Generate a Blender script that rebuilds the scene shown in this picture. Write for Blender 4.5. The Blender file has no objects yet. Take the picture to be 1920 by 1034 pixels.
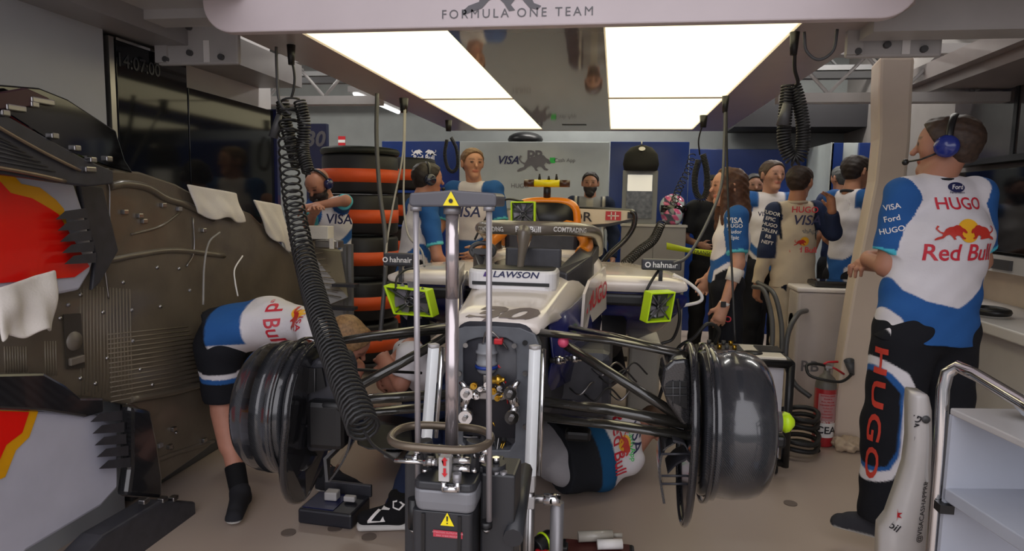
import bpy, bmesh, math, random
import numpy as np
from mathutils import Vector, Matrix, Quaternion
from mathutils.bvhtree import BVHTree
random.seed(4)
S = bpy.context.scene
V = Vector
# ---------------- camera ----------------
F = 1250.0
CAM = V((0, 0, 1.45))
_v = V(((1153-960)/F, (517-384)/F, -1)).normalized()          # garage axis (+Y) in camera space
_a = 0.018
_b = math.sqrt(1-_a*_a) ; 
# world up in camera space, perpendicular to _v
_k = (_v.x*_a)
_A = _v.y; _B = _v.z
_r = 1-_a*_a
# solve b*_A + c*_B = -_k ; b^2+c^2=_r
_n = math.hypot(_A, _B); _ph = math.atan2(_B, _A); _th = math.acos(-_k/(_n*math.sqrt(_r)))
_cand = [(math.sqrt(_r)*math.cos(_ph+s*_th), math.sqrt(_r)*math.sin(_ph+s*_th)) for s in (1, -1)]
_bc = max(_cand, key=lambda q: q[0])
_z = V((_a, _bc[0], _bc[1])); _x = _v.cross(_z)
M_wc = Matrix((( _x.x, _v.x, _z.x), (_x.y, _v.y, _z.y), (_x.z, _v.z, _z.z)))
M_cw = M_wc.transposed()
cd = bpy.data.cameras.new('camera'); cam = bpy.data.objects.new('camera', cd); S.collection.objects.link(cam)
cam.matrix_world = Matrix.Translation(CAM) @ M_cw.to_4x4()
cd.sensor_fit = 'HORIZONTAL'; cd.sensor_width = 36; cd.lens = 36*F/1920; cd.clip_start = .05; cd.clip_end = 100
S.camera = cam
def ray(px, py): return M_cw @ V(((px-960)/F, (517-py)/F, -1))
def at(px, py, Y):
    d = ray(px, py); return CAM + d*(Y/d.y)
def atz(px, py, z):
    d = ray(px, py); return CAM + d*((z-CAM.z)/d.z)
def atx(px, py, X):
    d = ray(px, py); return CAM + d*(X/d.x)
# ---------------- world, exposure ----------------
W = bpy.data.worlds.new('daylight'); S.world = W; W.use_nodes = True
nt = W.node_tree; nt.nodes.clear()
wo = nt.nodes.new('ShaderNodeOutputWorld'); bg = nt.nodes.new('ShaderNodeBackground')
tc = nt.nodes.new('ShaderNodeTexCoord'); sp = nt.nodes.new('ShaderNodeSeparateXYZ'); cr = nt.nodes.new('ShaderNodeValToRGB')
nt.links.new(tc.outputs['Generated'], sp.inputs[0]); nt.links.new(sp.outputs['Z'], cr.inputs[0])
cr.color_ramp.elements[0].position = -.02; cr.color_ramp.elements[0].color = (.16, .16, .165, 1)
cr.color_ramp.elements[1].position = .06; cr.color_ramp.elements[1].color = (.95, .93, .98, 1)
nt.links.new(cr.outputs[0], bg.inputs[0]); bg.inputs[1].default_value = 2.2; nt.links.new(bg.outputs[0], wo.inputs[0])
S.view_settings.view_transform = 'Standard'; S.view_settings.look = 'None'; S.view_settings.exposure = 0.0
for _i, (_x, _y, _e) in enumerate(((-3.6, 6.2, 55), (-.3, 7.5, 60), (2.0, 6.8, 45), (-1.2, 4.2, 22), (1.6, 4.6, 22))):      # fill lamps added under the roof to brighten the back of the garage
    _l = bpy.data.lights.new('ceiling_fill_light', 'AREA'); _l.shape = 'RECTANGLE'; _l.size = 1.6; _l.size_y = .25; _l.energy = _e; _l.color = (1, .96, .9)
    _o = bpy.data.objects.new('ceiling_fill_light', _l); _o.location = (_x, _y, 3.3); S.collection.objects.link(_o)
S.view_settings.gamma = 1; S.view_settings.use_curve_mapping = False
# ---------------- materials ----------------
def srgb(h):
    if isinstance(h, str):
        h = h.lstrip('#'); h = ''.join(q+q for q in h) if len(h) == 3 else h; c = [int(h[i:i+2], 16)/255 for i in (0, 2, 4)]
    else: c = h
    return tuple(x/12.92 if x <= .04045 else ((x+.055)/1.055)**2.4 for x in c)
MATS = {}
def mat(name, col, rough=.5, metal=0, coat=0, emit=0, bump=0, bscale=60, vary=.06, attr=False, trans=0, wave=0, alpha=1, spec=.5, vscale=6):
    if name in MATS: return MATS[name]
    m = bpy.data.materials.new(name); m.use_nodes = True; t = m.node_tree; b = t.nodes['Principled BSDF']
    c = srgb(col) if not attr else (1, 1, 1)
    b.inputs['Roughness'].default_value = rough; b.inputs['Metallic'].default_value = metal
    b.inputs['Specular IOR Level'].default_value = spec
    if coat: b.inputs['Coat Weight'].default_value = coat; b.inputs['Coat Roughness'].default_value = .06
    if trans: b.inputs['Transmission Weight'].default_value = trans
    if alpha < 1: b.inputs['Alpha'].default_value = alpha
    tcn = t.nodes.new('ShaderNodeTexCoord')
    if attr:
        a = t.nodes.new('ShaderNodeVertexColor'); a.layer_name = 'Col'; src = a.outputs[0]
    else:
        a = t.nodes.new('ShaderNodeRGB'); a.outputs[0].default_value = (*c, 1); src = a.outputs[0]
    if vary:
        n = t.nodes.new('ShaderNodeTexNoise'); n.inputs['Scale'].default_value = vscale; n.inputs['Detail'].default_value = 4
        t.links.new(tcn.outputs['Object'], n.inputs[0])
        mr = t.nodes.new('ShaderNodeMapRange'); mr.inputs[3].default_value = 1-vary; mr.inputs[4].default_value = 1+vary
        mr.inputs[1].default_value = .3; mr.inputs[2].default_value = .7
        t.links.new(n.outputs[0], mr.inputs[0])
        h = t.nodes.new('ShaderNodeHueSaturation'); t.links.new(src, h.inputs['Color']); t.links.new(mr.outputs[0], h.inputs['Value'])
        src = h.outputs[0]
    t.links.new(src, b.inputs['Base Color'])
    if emit: t.links.new(src, b.inputs['Emission Color']); b.inputs['Emission Strength'].default_value = emit
    if bump or wave:
        if wave:
            n = t.nodes.new('ShaderNodeTexWave'); n.inputs['Scale'].default_value = wave; n.bands_direction = 'Z' if bscale > 0 else 'Y'
        else:
            n = t.nodes.new('ShaderNodeTexNoise'); n.inputs['Scale'].default_value = bscale; n.inputs['Detail'].default_value = 3
        t.links.new(tcn.outputs['Object'], n.inputs[0])
        bp = t.nodes.new('ShaderNodeBump'); bp.inputs['Strength'].default_value = bump; bp.inputs['Distance'].default_value = .004
        t.links.new(n.outputs[0], bp.inputs['Height']); t.links.new(bp.outputs[0], b.inputs['Normal'])
    MATS[name] = m; return m
m_white = mat('white_paint', '#dcd6d2', .3, coat=.3)
m_carwhite = mat('car_white', '#e6dcd2', .22, coat=.6, vary=.03)
m_panel = mat('white_panel', '#c9c6c6', .35, vary=.03)
m_grey = mat('grey_paint', '#8f8c8c', .4)
m_lgrey = mat('light_grey', '#b4b1b0', .4)
m_dgrey = mat('dark_grey', '#4a4a4c', .45)
m_black = mat('black_plastic', '#161618', .4)
m_rubber = mat('black_rubber', '#1b1b1c', .65)
m_gloss = mat('black_gloss', '#0b0b0d', .09, coat=.5)
m_navy = mat('navy_paint', '#1a1f55', .25, coat=.4)
m_blue = mat('blue_panel', '#1d3a8c', .35)
m_dblue = mat('dark_blue', '#141a4a', .3)
m_orange = mat('orange_paint', '#f08a1c', .3, coat=.4)
m_tyreorange = mat('orange_cover', '#e85a22', .55)
m_yellow = mat('fluoro_yellow', '#c8f01c', .4, vary=.03)
m_yel = mat('yellow_paint', '#f2de1a', .35)
m_red = mat('red_paint', '#c0202a', .35)
m_steel = mat('brushed_steel', '#a5a3a3', .28, metal=1)
m_chrome = mat('chrome', '#d8d8da', .12, metal=1)
m_alu = mat('matt_aluminium', '#8f8d90', .45, metal=.6)
m_gold = mat('gold_fitting', '#c9a040', .25, metal=1)
m_ink = mat('ink_black', '#1c1a22', .5)
m_inkg = mat('ink_grey', '#6c6a6e', .5)
m_inkw = mat('ink_white', '#e9e6e4', .5)
m_inkr = mat('ink_red', '#c8283a', .5)
m_inknavy = mat('ink_navy', '#1e2350', .5)
m_green = mat('ink_green', '#35c552', .5)
m_towel = mat('white_towel', '#dcd6cf', .9, bump=.4, bscale=120)
m_cable = mat('cable_black', '#232324', .5)
m_cableg = mat('cable_grey', '#8d8a86', .5)
m_cloth = mat('cloth', '', .85, attr=True, bump=.25, bscale=90, vary=.05, spec=.2)
m_skin = mat('skin', '', .55, attr=True, vary=.05, vscale=30)
m_hair = mat('hair', '', .6, attr=True, vary=.35, vscale=70)
def carbon():
    m = mat('carbon_gloss', '#242427', .16, coat=.6, vary=0)
    t = m.node_tree; b = t.nodes['Principled BSDF']
    tcn = t.nodes.new('ShaderNodeTexCoord'); w = t.nodes.new('ShaderNodeTexChecker'); w.inputs['Scale'].default_value = 260
    w.inputs[1].default_value = (*srgb('#2c2c2f'), 1); w.inputs[2].default_value = (*srgb('#1c1c1f'), 1)
    mp = t.nodes.new('ShaderNodeMapping'); mp.inputs['Rotation'].default_value = (.785, .785, .785)
    t.links.new(tcn.outputs['Object'], mp.inputs[0]); t.links.new(mp.outputs[0], w.inputs[0]); t.links.new(w.outputs[0], b.inputs['Base Color'])
    return m
m_carbon = carbon()
m_mcarbon = mat('carbon_matt', '#34343a', .42, vary=.2, vscale=20)
m_arm = mat('suspension_carbon', '#2a2824', .2, coat=.7, vary=.1)
# ---------------- objects ----------------
def wl(o):
    p = V((0, 0, 0))
    while o: p += o.location; o = o.parent
    return p
class MB:
    def __init__(s): s.v = []; s.f = []; s.m = []; s.sm = []; s.col = None
    def add(s, vs, fs, mi=0, smooth=False):
        n = len(s.v); s.v += [V(v) for v in vs]; s.f += [[i+n for i in f] for f in fs]; s.m += [mi]*len(fs); s.sm += [smooth]*len(fs); return s
    def box(s, c, d, mi=0, R=None):
        c = V(c); d = V(d)/2; vs = [V((x*d.x, y*d.y, z*d.z)) for x in (-1, 1) for y in (-1, 1) for z in (-1, 1)]
        if R: vs = [R @ v for v in vs]
        return s.add([v+c for v in vs], [(0, 1, 3, 2), (4, 6, 7, 5), (0, 4, 5, 1), (2, 3, 7, 6), (0, 2, 6, 4), (1, 5, 7, 3)], mi)
    def box2(s, a, b, mi=0): return s.box((V(a)+V(b))/2, [abs(b[i]-a[i]) for i in range(3)], mi)
    def prism(s, pts, ext, mi=0, smooth=False):
        n = len(pts); e = V(ext); p = [V(q) for q in pts]; N = V((0, 0, 0))
        for i in range(n): N += (p[i]-p[0]).cross(p[(i+1) % n]-p[0])
        if N.dot(e) > 0: p.reverse()
        return s.add(p+[q+e for q in p], [list(range(n)), list(range(2*n-1, n-1, -1))]+[(i, i+n, (i+1) % n+n, (i+1) % n) for i in range(n)], mi, smooth)
    def tube(s, pts, r, n=10, mi=0, closed=False, smooth=True, ey=1, up=None):
        pts = [V(p) for p in pts]; N = len(pts); rs = r if hasattr(r, '__len__') else [r]*N
        T = [((pts[(i+1) % N] if closed or i < N-1 else pts[i])-(pts[i-1] if closed or i > 0 else pts[i])) for i in range(N)]
        T = [t.normalized() if t.length > 1e-9 else V((0, 0, 1)) for t in T]
        u = V(up) if up else (V((0, 0, 1)) if abs(T[0].z) < .9 else V((1, 0, 0)))
        vs = []
        for i in range(N):
            u = (u-T[i]*u.dot(T[i]))
            if u.length < 1e-6: u = V((1, 0, 0))-T[i]*T[i].x
            u.normalize(); w = T[i].cross(u)
            for k in range(n):
                a = 2*math.pi*k/n; vs.append(pts[i]+w*(math.cos(a)*rs[i])+u*(math.sin(a)*rs[i]*ey))
        fs = []
        for i in range(N if closed else N-1):
            j = (i+1) % N
            for k in range(n): fs.append((i*n+k, i*n+(k+1) % n, j*n+(k+1) % n, j*n+k))
        s.add(vs, fs, mi, smooth)
        if not closed:
            b = len(s.v)-N*n
            s.f += [[b+k for k in range(n-1, -1, -1)], [b+(N-1)*n+k for k in range(n)]]; s.m += [mi]*2; s.sm += [False]*2
        return s
    def cyl(s, a, b, r, n=20, mi=0, r2=None): return s.tube([a, b], [r, r if r2 is None else r2], n, mi)
    def lathe(s, a, ax, prof, n=32, mi=0, closed=False):
        a = V(a); ax = V(ax).normalized(); u = V((0, 0, 1)) if abs(ax.z) < .9 else V((1, 0, 0)); u = (u-ax*u.dot(ax)).normalized(); w = ax.cross(u)
        vs = [a+ax*h+(u*math.cos(2*math.pi*k/n)+w*math.sin(2*math.pi*k/n))*r for h, r in prof for k in range(n)]
        P = len(prof); fs = [(i*n+k, i*n+(k+1) % n, ((i+1) % P)*n+(k+1) % n, ((i+1) % P)*n+k) for i in range(P if closed else P-1) for k in range(n)]
        s.add(vs, fs, mi, True)
        return s
    def loft(s, rings, mi=0, cap=True, closed=True, smooth=True):
        n = len(rings[0]); vs = [p for r in rings for p in r]; fs = []
        for i in range(len(rings)-1):
            for k in range(n if closed else n-1): fs.append((i*n+k, i*n+(k+1) % n, (i+1)*n+(k+1) % n, (i+1)*n+k))
        if cap and closed: fs += [list(range(n-1, -1, -1)), [(len(rings)-1)*n+k for k in range(n)]]
        return s.add(vs, fs, mi, smooth)
    def sphere(s, c, r, n=16, mi=0):
        c = V(c); r = V(r) if hasattr(r, '__len__') else V((r, r, r)); vs = []; m = n//2
        for i in range(1, m):
            for k in range(n):
                a = math.pi*i/m; b = 2*math.pi*k/n; vs.append(c+V((r.x*math.sin(a)*math.cos(b), r.y*math.sin(a)*math.sin(b), r.z*math.cos(a))))
        fs = [((i)*n+k, (i+1)*n+k, (i+1)*n+(k+1) % n, i*n+(k+1) % n) for i in range(m-2) for k in range(n)]
        vs += [c+V((0, 0, r.z)), c-V((0, 0, r.z))]; T = len(vs)
        fs += [(T-2, k, (k+1) % n) for k in range(n)]+[(T-1, (m-2)*n+(k+1) % n, (m-2)*n+k) for k in range(n)]
        return s.add(vs, fs, mi, True)
def clean(bm):
    bmesh.ops.recalc_face_normals(bm, faces=bm.faces)
def part(name, mb, mats, parent=None, bevel=0, seg=2, label=None, subd=0, flat=False, solid=0):
    if not isinstance(mats, (list, tuple)): mats = [mats]
    org = wl(parent) if parent else V((0, 0, 0))
    me = bpy.data.meshes.new(name); me.from_pydata([v-org for v in mb.v], [], mb.f)
    for m in mats: me.materials.append(m)
    me.polygons.foreach_set('material_index', mb.m); me.polygons.foreach_set('use_smooth', [bool(x) and not flat for x in mb.sm]); me.validate()
    bm = bmesh.new(); bm.from_mesh(me); clean(bm); bm.to_mesh(me); bm.free()
    o = bpy.data.objects.new(name, me); S.collection.objects.link(o); o.parent = parent
    if solid: q = o.modifiers.new('s', 'SOLIDIFY'); q.thickness = solid; q.offset = 0
    if bevel: q = o.modifiers.new('b', 'BEVEL'); q.width = bevel; q.segments = seg; q.limit_method = 'ANGLE'; q.angle_limit = .6
    if subd: q = o.modifiers.new('u', 'SUBSURF'); q.levels = subd; q.render_levels = subd
    if label: o['label'] = label
    return o
def tag(o, label, cat, group=None):
    o['label'] = label; o['category'] = cat
    if group: o['group'] = group
    return o
def thing(name, label, cat, loc, group=None):
    o = bpy.data.objects.new(name, None); S.collection.objects.link(o); o.location = V(loc); o.empty_display_size = .1
    return tag(o, label, cat, group)
def solo(name, mb, mats, label, cat, group=None, **k): return tag(part(name, mb, mats, None, **k), label, cat, group)
def struct(name, mb, mats, **k):
    o = part(name, mb, mats, None, **k); o['kind'] = 'structure'; return o
def dup(root, dloc, label=None, group=None):
    r = root.copy(); S.collection.objects.link(r); r.location = root.location+V(dloc)
    if label: r['label'] = label
    if group: r['group'] = group
    for ch in list(root.children):
        c = ch.copy(); S.collection.objects.link(c); c.parent = r
        for g in list(ch.children):
            d = g.copy(); S.collection.objects.link(d); d.parent = c
    return r
def curve(pts, n=8, closed=False):
    pts = [V(p) for p in pts]; N = len(pts); out = []
    for i in range(N if closed else N-1):
        p0 = pts[(i-1) % N] if closed or i > 0 else pts[0]*2-pts[1]; p1 = pts[i]; p2 = pts[(i+1) % N]; p3 = pts[(i+2) % N] if closed or i < N-2 else pts[-1]*2-pts[-2]
        for k in range(n):
            t = k/n; out.append(.5*((2*p1)+(p2-p0)*t+(2*p0-5*p1+4*p2-p3)*t*t+(3*p1-p0-3*p2+p3)*t**3))
    if not closed: out.append(pts[-1])
    return out
def coil(path, R, pitch, r, n=6, per=12, pitch2=None):
    """helix points around a path"""
    path = [V(p) for p in path]; L = [0]
    for i in range(1, len(path)): L.append(L[-1]+(path[i]-path[i-1]).length)
    tot = L[-1]; p2 = pitch2 or pitch; N = int(tot/((pitch+p2)/2)*per); out = []; u = V((1, 0, 0)); j = 0; s = 0; i = -1
    while s <= tot:
        i += 1; s += (pitch+(p2-pitch)*min(1, s/tot/.6))/per
        while j < len(path)-2 and L[j+1] < s: j += 1
        t = (s-L[j])/max(1e-9, L[j+1]-L[j]); p = path[j].lerp(path[j+1], t); T = (path[j+1]-path[j]).normalized()
        u = (u-T*u.dot(T)).normalized(); w = T.cross(u); a = 2*math.pi*i/per
        out.append(p+(u*math.cos(a)+w*math.sin(a))*R)
    return out
# --------- lettering and flat marks ---------
def text_mb(txt, size, bold=0, shear=0, sx=1, space=1):
    cu = bpy.data.curves.new('t', 'FONT'); cu.body = txt; cu.size = size; cu.align_x = 'CENTER'; cu.align_y = 'CENTER'; cu.offset = bold*size; cu.shear = shear; cu.space_character = space
    cu.resolution_u = 3; cu.fill_mode = 'FRONT'
    o = bpy.data.objects.new('t', cu); S.collection.objects.link(o); bpy.context.view_layer.update()
    me = bpy.data.meshes.new_from_object(o); vs = [(v.co.x*sx, v.co.y) for v in me.vertices]; fs = [list(p.vertices) for p in me.polygons]
    bpy.data.objects.remove(o); bpy.data.curves.remove(cu); bpy.data.meshes.remove(me)
    return vs, fs
def ring2(r0, r1, n=24): return [(math.cos(2*math.pi*k/n)*r, math.sin(2*math.pi*k/n)*r) for r in (r0, r1) for k in range(n)], [[k, (k+1) % n, n+(k+1) % n, n+k] for k in range(n)]
BULL = [(-1.0,-.42),(-.86,-.30),(-.62,-.22),(-.55,.02),(-.42,.22),(-.2,.33),(.05,.36),(.28,.46),(.5,.42),(.62,.28),(.78,.2),(.9,.02),(.84,-.06),(.7,-.02),(.62,.06),(.52,-.1),(.62,-.28),(.78,-.34),(.7,-.42),(.52,-.38),(.36,-.2),(.2,-.18),(.1,-.3),(.2,-.42),(.06,-.44),(-.06,-.26),(-.22,-.12),(-.4,-.2),(-.55,-.36),(-.8,-.44),(-.98,-.5)]
TAIL = [(-.55,.0),(-.72,.06),(-.86,.22),(-.74,.38),(-.84,.42),(-.95,.22),(-.8,.02),(-.6,-.1)]
def bull2(sc, flip=1, dx=0, dy=0):
    vs = [(dx+flip*sc*x, dy+sc*y) for x, y in BULL]; n = len(vs); v2 = [(dx+flip*sc*x, dy+sc*y) for x, y in TAIL]
    return vs+v2, [list(range(n)), list(range(n, n+len(v2)))]
def disc2(r, n=28, dx=0, dy=0, ry=None): return [(dx+math.cos(2*math.pi*k/n)*r, dy+math.sin(2*math.pi*k/n)*(ry or r)) for k in range(n)], [list(range(n))]
def rect2(w, h, dx=0, dy=0): return [(dx-w/2, dy-h/2), (dx+w/2, dy-h/2), (dx+w/2, dy+h/2), (dx-w/2, dy+h/2)], [[0, 1, 2, 3]]
def poly2(p): return list(p), [list(range(len(p)))]
def decal(name, shp, c, right, up, m, parent, target=None, off=.0025, grid=.02, label=None, cast=.25):
    """flat mark in the plane (right, up) at c; draped on TARGET when given"""
    vs, fs = shp; right = V(right).normalized(); up = V(up); up = (up-right*up.dot(right)).normalized(); nrm = right.cross(up).normalized(); c = V(c)
    bm = bmesh.new(); bv = [bm.verts.new((x, y, 0)) for x, y in vs]
    for f in fs:
        try: bm.faces.new([bv[i] for i in f])
        except ValueError: pass
    bmesh.ops.triangulate(bm, faces=[f for f in bm.faces if len(f.verts) > 4])
    if target:
        xs = [x for x, y in vs]; ys = [y for x, y in vs]
        for ax, lo, hi in ((0, min(xs), max(xs)), (1, min(ys), max(ys))):
            k = lo+grid
            while k < hi:
                n = V((1, 0, 0)) if ax == 0 else V((0, 1, 0))
                bmesh.ops.bisect_plane(bm, geom=bm.verts[:]+bm.edges[:]+bm.faces[:], plane_co=n*k, plane_no=n, dist=1e-6); k += grid
        bvh = target if isinstance(target, BVHTree) else bvh_of(target)
    dead = []
    for v in bm.verts:
        p = c+right*v.co.x+up*v.co.y
        if target:
            h = bvh.ray_cast(p+nrm*cast, -nrm, 2*cast)
            if h[0] is None: dead.append(v); continue
            q = h[1] if h[1].dot(nrm) > 0 else -h[1]
            p = h[0]+(q*.3+nrm*.7).normalized()*off
        else: p = p+nrm*off
        v.co = p-wl(parent)
    if dead: bmesh.ops.delete(bm, geom=dead, context='VERTS')
    me = bpy.data.meshes.new(name); bm.to_mesh(me); bm.free(); me.materials.append(m)
    o = bpy.data.objects.new(name, me); S.collection.objects.link(o); o.parent = parent
    if label: o['label'] = label
    return o
def bvh_of(o):
    me = o.data; w = wl(o); bpy.context.view_layer.update()
    if o.modifiers:
        dg = bpy.context.evaluated_depsgraph_get(); ev = o.evaluated_get(dg); me = ev.to_mesh()
        b = BVHTree.FromPolygons([v.co+w for v in me.vertices], [tuple(p.vertices) for p in me.polygons]); ev.to_mesh_clear(); return b
    return BVHTree.FromPolygons([v.co+w for v in me.vertices], [tuple(p.vertices) for p in me.polygons])
# ================= room =================
XL, XR, YB = -2.28, 2.35, 8.2
def floor_mat():
    m = mat('floor_paint', '#ac9c90', .3, vary=.05, vscale=1.2)
    t = m.node_tree; b = t.nodes['Principled BSDF']; n = t.nodes.new('ShaderNodeTexNoise'); n.inputs['Scale'].default_value = 2.5; n.inputs['Detail'].default_value = 8
    r = t.nodes.new('ShaderNodeMapRange'); r.inputs[3].default_value = .25; r.inputs[4].default_value = .5
    t.links.new(n.outputs[0], r.inputs[0]); t.links.new(r.outputs[0], b.inputs['Roughness']); return m
struct('floor', MB().box2((-6, -2.5, -.1), (5, YB+.3, 0)), floor_mat())
m_wallg = mat('wall_grey', '#8b8f8e', .7)
m_ceil = mat('ceiling_grey', '#5a5b5c', .8)
struct('wall_back', MB().box2((-6, YB, 0), (5, YB+.15, 4.2)), m_wallg)
struct('wall_right', MB().box2((XR+.2, -.8, 0), (XR+.35, YB, 4.2)), mat('right_wall_grey', '#87827f', .5))
struct('wall_left', MB().box2((XL-.2, -.8, 0), (XL-.04, 4.3, 4.2)).box2((-6, 4.3, 0), (-5.9, YB, 4.2)).box2((-6, 4.3, 0), (XL-.2, 4.4, 4.2)), m_panel)
cb = MB().box2((-6, .6, 3.9), (5, YB, 4.0))
for i in range(28): cb.box2((-6, .7+i*.27, 3.86), (5, .78+i*.27, 3.9))
struct('ceiling', cb, m_ceil)
# roof trusses
m_truss = mat('truss_paint', '#6d6d6e', .6)
for k, (y, z0, z1) in enumerate(((5.9, 2.55, 2.86), (7.4, 2.9, 3.3))):
    t = MB(); t.box2((-5.9, y-.04, z1), (XR+.34, y+.04, z1+.06)); t.box2((-5.9, y-.04, z0-.05), (XR+.34, y+.04, z0))
    x = -5.8; f = 0
    while x < XR-.2:
        t.cyl((x, y, z0 if f else z1), (x+.38, y, z1 if f else z0), .014, 6); f = 1-f; x += .38
    struct('trim_%d' % (k+1), t, m_truss)
tb = MB()
for y in (4.6, 6.6, 7.9): tb.box2((-5.9, y, 3.4), (XR+.34, y+.14, 3.55))
struct('trim_3', tb, m_truss)
# dark ventilation box, high on the back right
m_dark = mat('dark_duct', '#232226', .6)
a = at(1377, 187, 7.6); b = at(1648, 240, 7.6)
struct('trim_4', MB().box2((a.x, 7.5, b.z), (XR+.3, 8.15, a.z)), m_dark)
# tube lights
m_tube = mat('tube_light', '#ffffff', emit=4, vary=0)
for px, py, Y, lab in ((710, 194, 6.4, 'white tube light on the ceiling left of the big light panels'), (490, 112, 5.2, 'short white tube light seen beside the left metal bracket')):
    p = at(px, py, Y); r = thing('tube_light', lab, 'light', p)
    part('housing', MB().box(p+V((0, 0, .03)), (.1, 1.3, .05)), m_lgrey, r); part('tube', MB().cyl(p+V((0, -.6, 0)), p+V((0, .6, 0)), .022), m_tube, r)
# ---------- back wall dressing panels ----------
Yp = 7.5
def wallpanel(x0, x1, ytop, Y, m, name, lab, cat='panel', bot=0, th=.05):
    a = at(x0, ytop, Y); b = at(x1, ytop, Y); c = (a+b)/2
    return solo(name, MB().box2((a.x, Y, bot), (b.x, Y+th, c.z)), m, lab, cat, bevel=.004)
m_bluep = mat('blue_wall_panel', '#16316f', .25, vary=.05)
m_whitep = mat('white_wall_panel', '#b3bab8', .18, vary=.04)
bp1 = wallpanel(716, 861, 265, Yp, m_bluep, 'wall_panel', 'blue back wall panel with white bulls mark left of the white panel')
bp2 = wallpanel(862, 1143, 266, Yp, m_whitep, 'wall_panel', 'white back wall panel with grey team logo in the middle')
bp3 = wallpanel(1145, 1293, 266, Yp, m_bluep, 'wall_panel', 'blue back wall panel behind the helmet bag and showcase')
bp4 = wallpanel(1294, 1514, 280, Yp+.4, m_bluep, 'wall_panel', 'lower blue wall panel behind the woman and the driver')
g = at(1516, 268, 7.0); h = at(1560, 268, 6.5)
bp5 = solo('wall_panel', MB().prism([at(1516, 283, 7.8).xy.to_3d(), at(1558, 283, 7.1).xy.to_3d(), at(1563, 283, 7.1).xy.to_3d(), at(1521, 283, 7.8).xy.to_3d()], (0, 0, 2.1)), m_whitep, 'pale angled partition panel right of the driver', 'panel')
bp6 = wallpanel(1560, 1582, 268, 7.1, m_bluep, 'wall_panel', 'narrow dark blue panel edge right of the pale partition', th=.04)
bp7 = wallpanel(1582, 1612, 268, 7.14, m_whitep, 'wall_panel', 'narrow white stripe panel behind the curly grey hair')
bp8 = wallpanel(1612, 1680, 268, 7.1, m_bluep, 'wall_panel', 'dark blue panel next to the white pillar')
# marks on the white panel
def mark(lab, shp, px, py, Y, m, par, name='lettering', s=.004): return decal(name, shp, at(px, py, Y), (1, 0, 0), (0, 0, 1), m, par, off=s)
Y = Yp
mark('', text_mb('VISA', .125, .02, .3), 952, 301, Y, m_inknavy, bp2)
mark('', text_mb('PB', .17, .03), 1003, 294, Y, m_inkg, bp2)
mark('', bull2(.2), 1003, 306, Y, m_inkg, bp2, 'bull_emblem', .006)
mark('', rect2(.06, .06), 1036, 301, Y, m_green, bp2, 'green_square')
mark('', text_mb('Cash App', .06), 1059, 301, Y, m_inkg, bp2)
mark('', text_mb('HUGO', .07), 975, 349, Y, m_inkg, bp2)
mark('', text_mb('Red Bull', .075, .02), 795, 296, Y, m_inkw, bp1)
mark('', bull2(.07, 1, -.08), 795, 286, Y, m_inkw, bp1, 'bull_emblem')
mark('', bull2(.07, -1, .08), 795, 286, Y, m_inkw, bp1, 'bull_emblem')
# rolled black thing on top of the panels, small cream box
solo('roof_vent_housing', MB().sphere(at(985, 262, 7.9), (.21, .2, .09)), m_black, 'black domed housing peeking above the white wall panel', 'housing')
# panel with 30
a = at(573, 232, 6.2); b = at(609, 330, 6.2)
p30 = solo('garage_number_board', MB().box2((a.x, 6.2, .3), (b.x+.02, 6.26, a.z)), mat('dark_number_board', '#20254c', .4), 'dark blue board with large number 30 behind the coiled hose', 'board')
mark('', text_mb('30', .2, .03, .2), 590, 262, 6.2, m_inkg, p30)
# ---------- left wall : white panel, black screens, blue edge ----------
def left_box(px0, px1, py0, X, th, z0=None):
    a = atx(px0, py0, X); b = atx(px1, py0, X); return a, b
XS = -2.2
s0 = atx(203, 66, XS); zt = s0.z
y1 = atx(352, 200, XS).y; y2 = atx(518, 200, XS).y
struct('trim_5', MB().box2((XL-.04, -.5, 0), (XS-.01, s0.y-.02, zt+.14)), mat('white_side_wall', '#aeb1b6', .3, vary=.03))
struct('trim_6', MB().box2((XL-.04, s0.y, .1), (XS+.0, s0.y+.03, zt)), m_steel)
m_screen = mat('screen_gloss', '#131417', .07, vary=0, spec=.28)
scr = thing('wall_screen', 'large black glossy screen with faint clock digits on the left wall', 'screen', (XS, s0.y+.6, 1))
part('glass', MB().box2((XS-.05, s0.y+.04, .9), (XS, y1, zt-.01)), m_screen, scr, bevel=.003)
part('top_edge', MB().box2((XS-.05, s0.y+.04, zt-.01), (XS+.004, y1, zt+.002)), m_chrome, scr)
c = atx(252, 121, XS); decal('clock_digits', text_mb('14:07:00', .085, .01), (XS, c.y+.03, c.z), (0, 1, 0), (0, 0, 1), mat('screen_digits', '#2c2f33', .4), scr)
scr2 = thing('wall_screen', 'second black glossy screen further back, ending at the blue edge', 'screen', (XS, y2-.4, 1))
part('glass', MB().box2((XS-.05, y1+.01, .9), (XS, y2-.04, zt-.13)), m_screen, scr2, bevel=.003)
part('side_edge', MB().box2((XS-.1, y2-.04, .2), (XS+.02, y2, zt-.12)), m_navy, scr2)
solo('wall_cabinet', MB().box2((XL-.02, s0.y+.04, 0), (XS-.02, y2-.05, .88)), m_dgrey, 'dark low cabinet below the black screens', 'cabinet', bevel=.01)
struct('trim_7', MB().box2((XL-.3, 2.2, zt+.02), (XS+.18, y2, zt+.16)), m_grey)
# canopy slab above left (light grey soffit near the top edge)
a = at(85, 32, 2.75); b = at(365, 24, 2.75)
struct('trim_8', MB().box2((XL-.3, .9, a.z), (-1.5, 2.75, a.z+.08)).box2((XL-.3, 2.68, a.z-.04), (-1.5, 2.82, a.z+.1)), m_lgrey)
struct('trim_9', MB().box2((.8, .9, a.z+.06), (XR+.3, 2.9, a.z+.14)).box2((.95, 2.8, a.z-.12), (XR+.3, 2.95, a.z+.1)), m_lgrey)
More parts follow.
